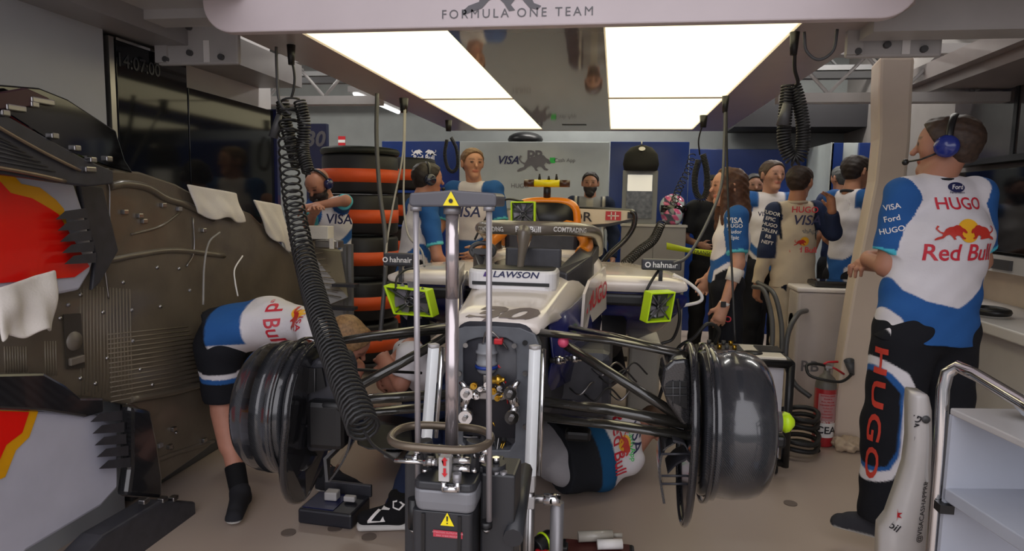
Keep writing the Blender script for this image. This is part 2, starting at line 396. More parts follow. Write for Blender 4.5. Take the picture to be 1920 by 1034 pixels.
# ---------- gantry ----------
GX0, GX1, GZ, GY0, GY1 = -1.68, 1.02, 2.17, 2.62, 6.75
m_gan = mat('gantry_body', '#b3a6a2', .3, vary=.04)
m_ganc = mat('gantry_centre_gloss', '#8d7f7b', .06, vary=.04, coat=.6)
G = thing('light_gantry', 'white overhead gantry with bright light panels above the car', 'gantry', ((GX0+GX1)/2, 4.5, GZ))
lx0, lx1, ci0, ci1 = -1.38, .70, -.72, -.07
ly0, lyS, ly1 = 2.80, 4.73, 6.62
part('body', MB().box2((GX0, GY0+.03, GZ+.03), (GX1, GY1, GZ+.22)), m_gan, G, bevel=.02)
part('side_rail', MB().box2((GX0, GY0, GZ-.0), (lx0, GY1, GZ+.03)), m_gan, G)
part('side_rail', MB().box2((lx1, GY0, GZ-.0), (GX1, GY1, GZ+.03)), m_gan, G)
part('end_rail', MB().box2((lx0, ly1, GZ-.0), (lx1, GY1, GZ+.03)), m_gan, G)
part('end_rail', MB().box2((lx0, GY0, GZ-.0), (lx1, ly0, GZ+.03)), m_gan, G)
part('centre_strip', MB().box2((ci0, ly0, GZ-.005), (ci1, ly1, GZ+.03)), m_ganc, G, label='glossy reflective centre strip')
part('centre_slot', MB().box2((-.5, 6.15, GZ-.008), (-.28, 6.22, GZ-.003)), m_black, G)
m_lamp = mat('light_panel', '#ffffff', emit=1, vary=0)
_b = m_lamp.node_tree.nodes['Principled BSDF']; m_lamp.node_tree.links.clear() if 0 else None
for l in list(m_lamp.node_tree.links):
    if l.to_socket.name in ('Emission Color', 'Base Color'): m_lamp.node_tree.links.remove(l)
_b.inputs['Emission Color'].default_value = (1, .90, .56, 1); _b.inputs['Emission Strength'].default_value = 1.65; _b.inputs['Base Color'].default_value = (.8, .8, .8, 1)
for x0, x1 in ((lx0, ci0), (ci1, lx1)):
    for y0, y1_ in ((ly0, lyS-.02), (lyS+.02, ly1)):
        part('light_panel', MB().box2((x0+.005, y0, GZ+.008), (x1-.005, y1_, GZ+.028)), m_lamp, G, label='glowing warm white light panel')
    part('panel_divider', MB().box2((x0, lyS-.02, GZ+.004), (x1, lyS+.02, GZ+.03)), m_gan, G)
# header
hz = 2.115; hy = 2.58; n = 8; pts = []
for k in range(n+1):
    t = math.pi/2*k/n; pts.append(V((GX0+.12-.12*math.cos(t), hy, hz+.12-.12*math.sin(t))))
for k in range(n+1):
    t = math.pi/2*k/n; pts.append(V((GX1-.12+.12*math.sin(t), hy, hz+.12-.12*math.cos(t))))
pts += [V((GX1, hy, 2.75)), V((GX0, hy, 2.75))]
hd = part('header_panel', MB().prism(pts, (0, .05, 0)), mat('header_white', '#dccfd2', .4, vary=.03), G, bevel=.006)
hdx = thing('x', '', '', (0, 0, 0)); bpy.data.objects.remove(hdx)
decal('lettering', text_mb('FORMULA ONE TEAM', .047, 0, 0, 1, 1.35), at(968, 25, hy), (1, 0, 0), (0, 0, 1), m_inkg, hd)
decal('bull_emblem', bull2(.17), at(950, -17, hy), (1, 0, 0), (0, 0, 1), m_inkg, hd)
# side brackets of the gantry
for x0, x1, y0, y1_, lab in ((297, 452, 38, 122, 'left'), (1588, 1762, 22, 108, 'right')):
    a = at(x0, y0, 3.0); b = at(x1, y1_, 3.0)
    r = thing('gantry_bracket', 'grey bolted metal bracket plate at the %s end of the gantry' % lab, 'bracket', (a+b)/2)
    part('plate', MB().box2((a.x, 2.98, b.z), (b.x, 3.01, a.z+.25)), m_lgrey, r, bevel=.012)
    part('side_flange', MB().box2((a.x, 2.965, b.z+.01), (a.x+.06, 2.98, a.z)), m_lgrey, r)
    for fx, fz in ((.12, .12), (.12, .85), (.8, .15), (.42, .8), (.42, .25)):
        p = V((a.x+(b.x-a.x)*fx, 2.975, b.z+(a.z-b.z)*fz)); part('bolt', MB().cyl(p+V((0, .01, 0)), p-V((0, .012, 0)), .014, 10), m_dgrey, r)
    p = V((a.x+(b.x-a.x)*.62, 2.976, b.z+.06)); part('slot', MB().box(p, (.03, .004, .1)), m_inkw, r)
struct('trim_10', MB().box2((XL-.3, 3.05, 2.27), (GX0, 3.2, 2.36)).box2((GX1, 3.05, 2.2), (XR+.3, 3.2, 2.3)), m_grey)
# white curved pillar on the right
px = [((1650, 1716, 105), 4.25), ((1648, 1712, 165), 4.25), ((1648, 1708, 260), 4.25), ((1640, 1700, 340), 4.25), ((1622, 1684, 430), 4.25), ((1600, 1668, 540), 4.25), ((1582, 1655, 650), 4.25), ((1566, 1640, 760), 4.25), ((1562, 1640, 842), 4.25)]
R1 = []
for (x0, x1, yy), Y in px:
    a = at(x0, yy, Y); b = at(x1, yy, Y); R1.append([a, b, b+V((.05, .28, 0)), a+V((.05, .28, 0))])
for q in R1[-1]: q.z = 0
struct('column_right', MB().loft(R1, smooth=False), mat('pillar_white', '#d0bfae', .45, vary=.03), bevel=.02)
# right wall soffit, screens, shelf, desk
XR2 = XR
so = MB()
a = atx(1920, 78, XR-.35); so.box2((XR-.35, .3, a.z-.08), (XR+.2, 5.1, a.z)); so.box2((XR-.42, .3, a.z-.02), (XR-.35, 5.1, a.z+.08))
struct('trim_11', so, mat('soffit_grey', '#8e8583', .4))
def rwall(x0, y0, x1, y1_, X):  # pixel rect on plane X
    a = atx(x0, y0, X); b = atx(x1, y1_, X); return a, b
sc = thing('timing_screen', 'large dim grey monitor high on the right wall above the man', 'screen', (XR+.12, 4.2, 1.9))
za = 1.45+.35*2.42; zb = 1.45+.13*2.42
part('display', MB().box2((XR+.08, 3.0, zb+.04), (XR+.16, 5.4, za-.0)), mat('screen_dim', '#4c4748', .12, vary=.2, vscale=3), sc)
part('frame', MB().box2((XR+.07, 2.9, zb), (XR+.18, 5.45, zb+.04)).box2((XR+.07, 4.6, zb+.04), (XR+.085, 4.64, za)).box2((XR+.07, 2.9, za), (XR+.18, 5.45, za+.02)), m_black, sc)
p = atx(1898, 138, XR+.1)
part('status_light', MB().box2((XR+.05, 4.0, za-.06), (XR+.07, 4.28, za-.01)), mat('green_light', '#35b045', emit=.25, vary=0), sc, label='green light strip')
part('status_light', MB().box2((XR+.05, 3.7, za-.06), (XR+.07, 3.98, za-.01)), mat('red_light', '#b03035', emit=.25, vary=0), sc, label='red light strip')
zc = 1.45+.12*2.42; zd = 1.45-.105*2.42
scr3 = thing('desk_screen', 'dark glossy screen on the right wall behind the standing man', 'screen', (XR+.2, 3, 1.3))
part('display', MB().box2((XR+.06, 3.2, zd), (XR+.14, 4.16, zc-.02)), m_screen, scr3, bevel=.004)
part('display', MB().box2((XR+.06, 4.18, zd), (XR+.14, 5.4, zc-.02)), m_screen, scr3, bevel=.004)
q = at(1852, 352, 2.86); part('team_mark', MB(), m_inkg, scr3) if 0 else None
struct('trim_12', MB().box2((XR+.02, 2.9, zd-.12), (XR+.2, 5.4, zd-.02)), m_panel)
dk = thing('wall_desk', 'white long desk along the right wall behind the man', 'desk', (XR, 3, 0))
zt2 = .86
part('desktop', MB().box2((1.98, 2.3, zt2-.06), (XR+.19, 5.3, zt2)), m_panel, dk, bevel=.008)
part('cabinet_front', MB().box2((2.08, 2.3, .08), (2.12, 5.3, zt2-.06)), m_panel, dk)
part('plinth', MB().box2((2.12, 2.3, 0), (XR+.18, 5.3, .08)), m_dgrey, dk)
part('upstand', MB().box2((XR+.16, 2.3, zt2), (XR+.19, 5.3, zt2+.22)), mat('cream_upstand', '#cdbba6', .4), dk)
kb = solo('keyboard', MB().box((2.15, 3.4, zt2+.012), (.16, .42, .024)), m_black, 'black keyboard lying on the white desk behind the man', 'keyboard', bevel=.004)
kk = MB()
for i in range(5):
    for j in range(14): kk.box((2.09+i*.03, 3.22+j*.028, zt2+.028), (.024, .023, .01))
part('keys', kk, m_dgrey, kb)
# floor bolts
for px_, py_ in ((541, 1000), (692, 1008), (628, 992), (1482, 945)):
    p = atz(px_, py_, 0); solo('floor_plug', MB().cyl(p, p+V((0, 0, .004)), .032, 20), mat('plug_brown', '#6a5d55', .5), 'round dull metal plug set in the floor near pixel row of the jack' if 0 else {541: 'left floor plug, in front of the black tool tray', 692: 'round floor plug in front of the black boot', 628: 'faint round floor plug below the tool tray', 1482: 'round floor plug in the empty floor right of the car'}[px_], 'floor plug')

ms_ = MB().sphere((2.12, 3.95, zt2+.02), (.045, .07, .03), 14); solo('headphones', MB().tube([(2.12+.08*math.cos(t), 4.1+.1*math.sin(t), zt2+.03) for t in [2*math.pi*k/20 for k in range(20)]], .02, 8, closed=True), m_black, 'black bundle lying on the white desk beside the keyboard', 'headphones')
for y in (3.5, 4.05, 4.5): part('control_keypad', MB().box((XR+.01, y, zd-.07), (.02, .22, .06)), m_dgrey, bpy.data.objects['desk_screen'])
decal('team_mark', text_mb('RB', .12, .02), (XR+.055, 4.9, 1.5), (0, -1, 0), (0, 0, 1), m_inkg, bpy.data.objects['desk_screen'])

for k, (x0, x1) in enumerate(((-2.9, GX0-.02), (GX1+.02, XR+.18))):
    t = MB().box2((x0, 4.7, 2.14), (x1, 4.8, 2.20)).box2((x0, 4.7, 2.44), (x1, 4.8, 2.50)); x = x0+.1; f = 0
    while x < x1-.25: t.cyl((x, 4.75, 2.2 if f else 2.44), (x+.22, 4.75, 2.44 if f else 2.2), .012, 6); f = 1-f; x += .22
    struct('trim_%d' % (13+k), t, m_lgrey)
# ================= figures =================
def surfnet(Fd, o, h):
    S_ = Fd < 0; nx, ny, nz = Fd.shape
    c = np.zeros((nx-1, ny-1, nz-1), np.int8)
    for i in (0, 1):
        for j in (0, 1):
            for k in (0, 1): c += S_[i:nx-1+i, j:ny-1+j, k:nz-1+k]
    act = (c > 0) & (c < 8); I, J, K = np.nonzero(act); idx = -np.ones(act.shape, np.int64); idx[I, J, K] = np.arange(len(I))
    pos = np.zeros((len(I), 3)); cnt = np.zeros(len(I)); C8 = [(i, j, k) for i in (0, 1) for j in (0, 1) for k in (0, 1)]
    for a in C8:
        for ax in range(3):
            if a[ax]: continue
            b = list(a); b[ax] = 1; fa = Fd[I+a[0], J+a[1], K+a[2]]; fb = Fd[I+b[0], J+b[1], K+b[2]]
            m = (fa < 0) != (fb < 0); t = np.where(m, fa/np.where(m, fa-fb, 1), 0)
            for q in range(3): pos[:, q] += np.where(m, a[q]+(t if q == ax else 0), 0)
            cnt += m
    pos = pos/cnt[:, None]+np.stack([I, J, K], 1); vs = pos*h+o
    faces = []
    for ax in range(3):
        u, w = [(1, 2), (2, 0), (0, 1)][ax]; sl0 = [slice(None)]*3; sl1 = [slice(None)]*3; sl0[ax] = slice(0, -1); sl1[ax] = slice(1, None)
        A = S_[tuple(sl0)]; B = S_[tuple(sl1)]; ii = np.array(np.nonzero(A != B)); 
        ok = (ii[u] > 0) & (ii[w] > 0) & (ii[u] < Fd.shape[u]-1) & (ii[w] < Fd.shape[w]-1); ii = ii[:, ok]
        e = np.zeros((3, 1), int); e[u] = 1; g = np.zeros((3, 1), int); g[w] = 1
        q = np.stack([idx[tuple(ii-e-g)], idx[tuple(ii-g)], idx[tuple(ii)], idx[tuple(ii-e)]], 1)
        fl = ~A[tuple(ii)]; q[fl] = q[fl][:, ::-1]; faces.append(q)
    return vs, np.concatenate(faces)
class Pr:
    """tapered rounded limb piece; S,k widen it along S; cutA/cutB give a flat end"""
    def __init__(s, lab, A, B, ra, rb, side=None, k=1, cutA=False, cutB=False, sm=None):
        s.lab = lab; s.A = np.array(A, float); s.B = np.array(B, float); s.ra = ra; s.rb = rb; s.k = k; s.cutA = cutA; s.cutB = cutB; s.sm = sm
        s.S = None if side is None else np.array(V(side).normalized())
    def ev(s, P, full=False):
        ba = s.B-s.A; L = float(ba@ba)+1e-12; q = P-s.A; tr = (q@ba)/L; t = np.clip(tr, 0, 1); q = q-t[..., None]*ba
        if s.S is not None:
            sd = q@s.S; q = q-(sd*(1-1/s.k))[..., None]*s.S
        r = s.ra+(s.rb-s.ra)*t; d = np.sqrt((q*q).sum(-1))-r
        if s.cutA: d = np.maximum(d, -tr*math.sqrt(L))
        if s.cutB: d = np.maximum(d, (tr-1)*math.sqrt(L))
        return (d, tr) if full else d
    def bb(s, m):
        R = max(s.ra, s.rb)*max(1, s.k)+m; return np.minimum(s.A, s.B)-R, np.maximum(s.A, s.B)+R
def sdf_mesh(prs, h=.008, sm=.02, clips=(), wr=0, wf=1, seed=0):
    lo = np.min([p.bb(.03)[0] for p in prs], 0); hi = np.max([p.bb(.03)[1] for p in prs], 0); n = np.ceil((hi-lo)/h).astype(int)+2
    Fd = np.full(n, .25, np.float32); ax = [lo[i]+np.arange(n[i])*h for i in range(3)]
    for p in prs:
        a, b = p.bb(.045); i0 = np.maximum(0, ((a-lo)/h).astype(int)); i1 = np.minimum(n, ((b-lo)/h).astype(int)+2)
        G = np.stack(np.meshgrid(*[ax[i][i0[i]:i1[i]] for i in range(3)], indexing='ij'), -1)
        d = p.ev(G); sl = tuple(slice(i0[i], i1[i]) for i in range(3)); f = Fd[sl]; k = p.sm or sm
        hh = np.maximum(k-np.abs(f-d), 0)/k; Fd[sl] = np.minimum(f, d)-hh*hh*k*.25
    G = None
    if wr or clips:
        X, Y, Z = np.meshgrid(*ax, indexing='ij', sparse=True)
        if wr:
            ph = seed*1.7; w = np.sin(X*31*wf+Z*17*wf+ph)*np.sin(Z*47*wf+Y*23*wf+ph)+.6*np.sin(Z*71*wf-X*29*wf+Y*40*wf+ph*2)*np.sin(X*53*wf+1+ph); Fd = Fd+wr*w
        for (pt, nn) in clips:
            nn = V(nn).normalized(); Fd = np.maximum(Fd, (X-pt[0])*nn.x+(Y-pt[1])*nn.y+(Z-pt[2])*nn.z)
    return surfnet(np.asarray(Fd, float), lo, h)
def labels_of(prs, vs):
    D = np.stack([p.ev(vs) for p in prs], 1); k = D.argmin(1); T = np.zeros(len(vs)); lab = np.array([p.lab for p in prs])[k]
    for i, p in enumerate(prs):
        m = k == i
        if m.any(): T[m] = p.ev(vs[m], True)[1]
    return lab, T
def sdf_part(name, prs, m, parent, col, h=.008, sm=.02, clips=(), wr=0, wf=1, label=None, seed=0):
    vs, fs = sdf_mesh(prs, h, sm, clips, wr, wf, seed)
    C = np.ones((len(vs), 4)); 
    if callable(col):
        lab, T = labels_of(prs, vs); rg = np.random.RandomState(5); C[:, :3] = np.mean([col(vs+rg.uniform(-.42, .42, 3)*h, lab, T) for _ in range(7)], 0)
    else: C[:, :3] = srgb(col)
    org = np.array(wl(parent)) if parent else np.zeros(3)
    me = bpy.data.meshes.new(name); me.vertices.add(len(vs)); me.vertices.foreach_set('co', (vs-org).astype(np.float32).ravel())
    me.loops.add(fs.size); me.loops.foreach_set('vertex_index', fs.astype(np.int32).ravel()); me.polygons.add(len(fs))
    me.polygons.foreach_set('loop_start', np.arange(0, fs.size, 4, dtype=np.int32)); me.polygons.foreach_set('use_smooth', [True]*len(fs)); me.update(calc_edges=True)
    a = me.color_attributes.new('Col', 'FLOAT_COLOR', 'POINT'); a.data.foreach_set('color', C.astype(np.float32).ravel()); me.materials.append(m)
    o = bpy.data.objects.new(name, me); S.collection.objects.link(o); o.parent = parent
    if label: o['label'] = label
    return o
def cols(*h): return [np.array(srgb(x)) for x in h]
def inpoly(x, y, P):
    r = np.zeros(x.shape, bool); n = len(P)
    for i in range(n):
        x0, y0 = P[i]; x1, y1 = P[(i+1) % n]
        if y0 == y1: continue
        r ^= ((y0 > y) != (y1 > y)) & (x < (x1-x0)*(y-y0)/(y1-y0)+x0)
    return r
def PJ(J, Y, **k):
    for n, v in k.items(): J[n] = at(v[0], v[1], Y+(v[2] if len(v) > 2 else 0))
    return J
def skel(loc, yaw, H=1.8, o=None, lean=0, headyaw=0, headpitch=0, w=1):
    """joints of a standing figure, local x right, y forward; yaw 0 looks at +Y; o overrides in metres at H=1.8"""
    J = dict(pel=(0, 0, .97), chest=(0, 0, 1.30), neck=(0, -.01, 1.515), head=(0, .025, 1.655), sL=(-.185*w, 0, 1.455), sR=(.185*w, 0, 1.455), eL=(-.25, -.03, 1.15), eR=(.25, -.03, 1.15),
             wL=(-.25, .07, .90), wR=(.25, .07, .90), hL=(-.095, 0, .93), hR=(.095, 0, .93), kL=(-.105, .02, .50), kR=(.105, .02, .50), aL=(-.11, -.02, .09), aR=(.11, -.02, .09))
    J.update(o or {}); s = H/1.8; R = Matrix.Rotation(yaw, 3, 'Z'); out = {}
    for k, v in J.items():
        v = V(v)
        if lean and k in ('chest', 'neck', 'head', 'sL', 'sR', 'eL', 'eR', 'wL', 'wR'):
            v = Matrix.Rotation(-lean, 3, 'X') @ (v-V((0, 0, .95)))+V((0, 0, .95))
        out[k] = R @ (v*s)+V(loc)
    out['f'] = R @ Matrix.Rotation(headyaw, 3, 'Z') @ Matrix.Rotation(headpitch, 3, 'X') @ V((0, 1, 0)); out['bf'] = R @ V((0, 1, 0)); out['s'] = s
    return out
def hand_prims(W, d, n, s, curl=.5, side=1, lab='hand'):
    """W wrist, d direction of the fingers, n back of hand, side +1 puts the thumb on d x n"""
    d = V(d).normalized(); n = V(n); n = (n-d*n.dot(d)).normalized(); x = d.cross(n)*side; out = []
    K = W+d*.085*s; out.append(Pr(lab, W, K, .026*s, .026*s, x, 1.45, sm=.012))
    for i, (off, L) in enumerate(((.032, .072), (.011, .080), (-.011, .075), (-.031, .058))):
        b = K+x*off*s-d*(.004*abs(i-1))*s; c1 = math.cos(curl*.6); s1 = math.sin(curl*.6); m = b+(d*c1-n*s1)*L*.5*s+x*off*.15*s
        c2 = math.cos(curl*1.7); s2 = math.sin(curl*1.7); e = m+(d*c2-n*s2)*L*.5*s
        out += [Pr(lab, b, m, .0098*s, .009*s, sm=.006), Pr(lab, m, e, .009*s, .0075*s, sm=.006)]
    t0 = W+d*.028*s+x*.026*s; t1 = t0+(d*.6+x*.7-n*.3).normalized()*.042*s; t2 = t1+(d*.85+x*.2-n*.5).normalized()*.034*s
    out += [Pr(lab, t0, t1, .014*s, .011*s, sm=.01), Pr(lab, t1, t2, .011*s, .009*s, sm=.008)]
    return out
def human(root, J, skin='#b5836a', shirt=None, pants=None, hair=None, beard=None, shoes='#17171a', h=.009, sleeve='short', shorts=False, fem=False, fat=1.0,
          shirtcol=None, pantscol=None, haircut='short', curlL=.6, curlR=.6, handL=None, handR=None, collar='#16181f', socks=None, bald=False, hem=.0, seed=0, nohands=(), hands_n=None, loose=1.0):
    s = J['s']; f = J['f'].normalized(); hc = J['head']; nk = J['neck']; sd = (J['sR']-J['sL']).normalized(); hs = (J['hR']-J['hL']).normalized()
    up0 = (hc-nk).normalized(); hu = (V((0, 0, 1)) if abs(f.z) < .8 and up0.z > .3 else up0); hu = (hu-f*hu.dot(f)).normalized(); hx = f.cross(hu)
    P = []
    hk = s
    def hp(x, y, z): return hc+(hx*x+f*y+hu*z)*hk
    P += [Pr('head', hp(0, -.022, .03), hp(0, .022, .03), .083*hk, .078*hk, hx, .94), Pr('head', hp(0, .025, -.02), hp(0, .052, -.082), .064*hk, .036*hk, hx, 1.05),
          Pr('head', hp(-.028, .066, .018), hp(.028, .066, .018), .025*hk, .025*hk), Pr('head', hp(0, .092, .012), hp(0, .112, -.022), .008*hk, .0125*hk, sm=.012),
          Pr('head', hp(-.04, .055, -.012), hp(.04, .055, -.012), .026*hk, .026*hk, sm=.02), Pr('lip', hp(-.016, .085, -.055), hp(.016, .085, -.055), .0085*hk, .0085*hk, sm=.008),
          Pr('head', hp(0, .074, -.092), hp(0, .07, -.095), .018*hk, .018*hk)]
    for q in (-1, 1): P.append(Pr('ear', hp(q*.077, -.006, .018), hp(q*.08, -.012, -.018), .017*hk, .012*hk, f, 1.0, sm=.008))
    P.append(Pr('neck', nk-up0*.02*s, hp(0, -.012, -.035), (.052 if fem else .062)*s, (.047 if fem else .056)*s))
    wc = 1.28 if fem else 1.42; rt = .092*s*fat
    body = [Pr('torso', J['pel']+(J['chest']-J['pel'])*.1, J['chest'], rt*(.98 if not fem else .92), rt*1.08, sd, wc), Pr('torso', J['chest'], nk-(nk-J['chest'])*.35, rt*1.08, rt*.72, sd, wc*1.05),
            Pr('torso', J['sL'].lerp(nk, .1), J['sR'].lerp(nk, .1), .058*s, .058*s), Pr('torso', J['hL'].lerp(J['pel'], .3), J['hR'].lerp(J['pel'], .3), .098*s*fat, .098*s*fat)]
    P += [Pr('torso', b.A, b.B, b.ra*.93, b.rb*.93, b.S, b.k) for b in body]
    shP = list(body); dn = J['pel']-(J['chest']-J['pel']).normalized()*(.05+hem)*s
    if shirt:
        shP = [Pr('torso', dn, J['chest'], rt*1.24, rt*1.18, sd, wc*1.02, cutA=True), Pr('torso', J['chest'], nk-(nk-J['chest'])*.3, rt*1.18, rt*.8, sd, wc*1.05), Pr('torso', J['sL'].lerp(nk, .1), J['sR'].lerp(nk, .1), .066*s, .066*s)]
    tr = []
    if pants: tr = [Pr('hips', J['pel']+(J['chest']-J['pel'])*.12, J['pel'], rt*1.0, rt*1.04, sd, wc, cutA=True), Pr('hips', J['hL'].lerp(J['pel'], .3), J['hR'].lerp(J['pel'], .3), .106*s*fat, .106*s*fat)]
    for q, sg in (('L', -1), ('R', 1)):
        Sx, E, Wr, Hp, Kn, An = (J[c+q] for c in 'sewhka')
        P += [Pr('arm', Sx, E, .050*s, .040*s), Pr('arm', E, Wr, .040*s, .026*s, sm=.015)]
        if sleeve == 'short':
            cut = Sx.lerp(E, .78); shP += [Pr('sleeve'+q, Sx, cut, .068*s, .060*s, cutB=True)]
        elif sleeve == 'long': shP += [Pr('sleeve'+q, Sx, E, .068*s, .056*s), Pr('sleeve'+q, E, Wr.lerp(E, .04), .056*s, .042*s, cutB=True)]
        if q not in nohands:
            d = (handL if q == 'L' else handR) or (Wr-E).normalized(); nn = (hands_n or {}).get(q) or sd*sg
            P += hand_prims(Wr, d, nn, s, curlL if q == 'L' else curlR, 1 if (V(d).cross(V(nn))).dot(J['bf']) > 0 else -1)
        P += [Pr('leg', Hp, Kn, .080*s, .054*s), Pr('leg', Kn, An, .052*s, .036*s, sm=.02), Pr('leg', Kn.lerp(An, .12)-J['bf']*.012*s, Kn.lerp(An, .5)-J['bf']*.014*s, .050*s, .042*s)]
        if pants:
            if shorts: tr.append(Pr('leg'+q, Hp, Hp.lerp(Kn, .92), .098*s*fat, .088*s, cutB=True))
            else: tr += [Pr('leg'+q, Hp, Kn, .098*s*fat, .075*s*loose), Pr('leg'+q, Kn, An.lerp(Kn, .02), .075*s*loose, .064*s*loose, cutB=True)]
        fo = J.get('foot'+q, J['bf']+sd*sg*.25); fo = V(fo).normalized(); ft = V((0, 0, 1)) if 'ftup' not in J else J['ftup']
        
        if not shoes: P.append(Pr('foot', An, An+fo*.1*s-ft*.05*s, .036*s, .03*s))
        if shoes:
            sx = fo.cross(ft).normalized(); An2 = An-ft*(.09*s-.035*s-.012)*1
            sp_ = [Pr('sole', An2-fo*.06*s-ft*.012*s, An2+fo*.165*s-ft*.012*s, .024*s, .022*s, sx, 1.7), Pr('upper', An2-fo*.045*s+ft*.01*s, An2+fo*.15*s, .036*s, .026*s, sx, 1.15), Pr('upper', An2+fo*-.02*s, An+ft*.0*s, .044*s, .046*s, cutB=False), Pr('upper', An-ft*.01*s, An2+fo*.11*s+ft*.012*s, .043*s, .032*s)]
            cu_, cs_ = cols(shoes, '#cfcdc9')
            def sc_(vs, lab, T, A=np.array(An2-ft*.018*s), ft=ft): 
                hgt = (vs-A)@np.array(ft); return np.where((hgt < .0)[:, None], cs_, cu_)
            sdf_part('shoe', sp_, m_cloth, root, sc_, h=min(h, .008), sm=.015)
            if socks: sdf_part('sock', [Pr('sock', An-ft*.01, An.lerp(Kn, .28), .043*s, .047*s, cutB=True)], m_cloth, root, socks, h=.008)
    sk, lipc, dk, nail = cols(skin, skin, '#2a1c18', skin); lipc = sk*np.array([.85, .55, .55])
    hcn = np.array(hc); HX, HF, HU = np.array(hx), np.array(f), np.array(hu)
    def skc(vs, lab, T):
        C = np.tile(sk, (len(vs), 1)); C[lab == 'lip'] = lipc; r = (vs-hcn)/hk; x = r@HX; y = r@HF; z = r@HU
        front = (y > .05); e = front & (((np.abs(x)-.031)/.014)**2+((z-.012)/.008)**2 < 1); C[e] = dk
        b = front & (np.abs(np.abs(x)-.033) < .02) & (np.abs(z-.033) < .005); C[b] = sk*.35
        n_ = front & (np.abs(z+.037) < .004) & (np.abs(np.abs(x)-.006) < .004); C[n_] = sk*.5
        return C
    bo = sdf_part('body', P, m_skin, root, skc, h=h, sm=.022)
    out = {'body': bo, 'hp': hp, 'hx': hx, 'hf': f, 'hu': hu, 'hk': hk}
    if shirt:
        cf = shirtcol or (lambda vs, lab, T: np.tile(np.array(srgb(shirt)), (len(vs), 1)))
        out['shirt'] = sdf_part('shirt', shP, m_cloth, root, cf, h=h if h > .0075 else .0048, sm=.035, wr=.0032, wf=.8, seed=seed)
        cc = nk-up0*.012*s; ring = []
        part('collar', MB().tube([cc+(sd*math.cos(a)*1.12+J['bf'].cross(sd).cross(sd)*0+ (up0.cross(sd))*math.sin(a))*.063*s-(up0.cross(sd)).normalized()*0 for a in [2*math.pi*i/20 for i in range(20)]], .011*s, 8, closed=True), mat('collar_'+collar.strip('#'), collar, .8), root)
    if pants:
        cf = pantscol or (lambda vs, lab, T: np.tile(np.array(srgb(pants)), (len(vs), 1)))
        out['trousers'] = sdf_part('shorts' if shorts else 'trousers', tr, m_cloth, root, cf, h=h if h > .0075 else .0055, sm=.03, wr=.003, wf=.7, seed=seed+3)
    if hair and not bald:
        if haircut == 'short':
            pr = [Pr('hair', hp(0, -.028, .036), hp(0, .022, .038), .090*hk, .084*hk, hx, .96), Pr('hair', hp(0, -.04, -.01), hp(0, -.035, .03), .066*hk, .08*hk, hx, .98)]
            sdf_part('hair', pr, m_hair, root, hair, h=min(h, .007), clips=[(hp(0, .058, .045), f*.9-hu*.62), (hp(0, -.02, -.055), -hu)], wr=.0022, wf=2.6)
        elif haircut == 'long':
            pr = [Pr('hair', hp(0, -.03, .036), hp(0, .012, .042), .093*hk, .088*hk, hx, .98), Pr('hair', hp(0, -.035, 0), hp(0, -.06, -.16), .088*hk, .09*hk, hx, 1.05), Pr('hair', hp(0, -.06, -.16), hp(.02, -.075, -.34), .085*hk, .045*hk, hx, 1.25),
                  Pr('hair', hp(-.05, .03, -.02), hp(-.06, .03, -.22), .045*hk, .03*hk), Pr('hair', hp(.06, .02, -.02), hp(.07, .03, -.26), .04*hk, .028*hk)]
            sdf_part('hair', pr, m_hair, root, hair, h=min(h, .007), clips=[(hp(0, .055, .04), f*.95-hu*.3)] if 0 else [(hp(0, .062, .045), f)], wr=.003, wf=2.2)
    if beard:
        pr = [Pr('beard', hp(0, .038, -.05), hp(0, .06, -.095), .066*hk, .044*hk, hx, 1.04)]
        if haircut == 'bigbeard' or beard[1:2] == '!': pass
        sdf_part('beard', pr, m_hair, root, beard, h=min(h, .007), clips=[(hp(0, .06, -.028), hu*.8+f*.2), (hp(0, .0, -.05), -f)], wr=.002, wf=2.6)
    return out
def headset(root, R, col='#1c2c7c'):
    hp, hx, f, hu, hk = R['hp'], R['hx'], R['hf'], R['hu'], R['hk']
    pts = [hp(math.cos(a)*.098, -.01, .02+math.sin(a)*.105) for a in [math.pi*i/14 for i in range(15)]]
    o = part('headset', MB().tube(pts, .008*hk, 8, ey=1.6, up=f), m_black, root, label='dark over-ear headset')
    for q in (-1, 1):
        e = hp(q*.082, -.008, .0); ax = hx*q
        part('ear_cup', MB().lathe(e, ax, [(-.01, .001), (-.01, .036*hk), (.0, .042*hk), (.02, .042*hk), (.032, .03*hk), (.036, .001)], 20), mat('ear_cup'+col, col, .25, coat=.4), o)
    part('microphone', MB().tube([hp(-.085, .01, -.02), hp(-.08, .07, -.05), hp(-.04, .125, -.06)], .004, 6).sphere(hp(-.035, .128, -.06), .013), m_black, o)
    return o
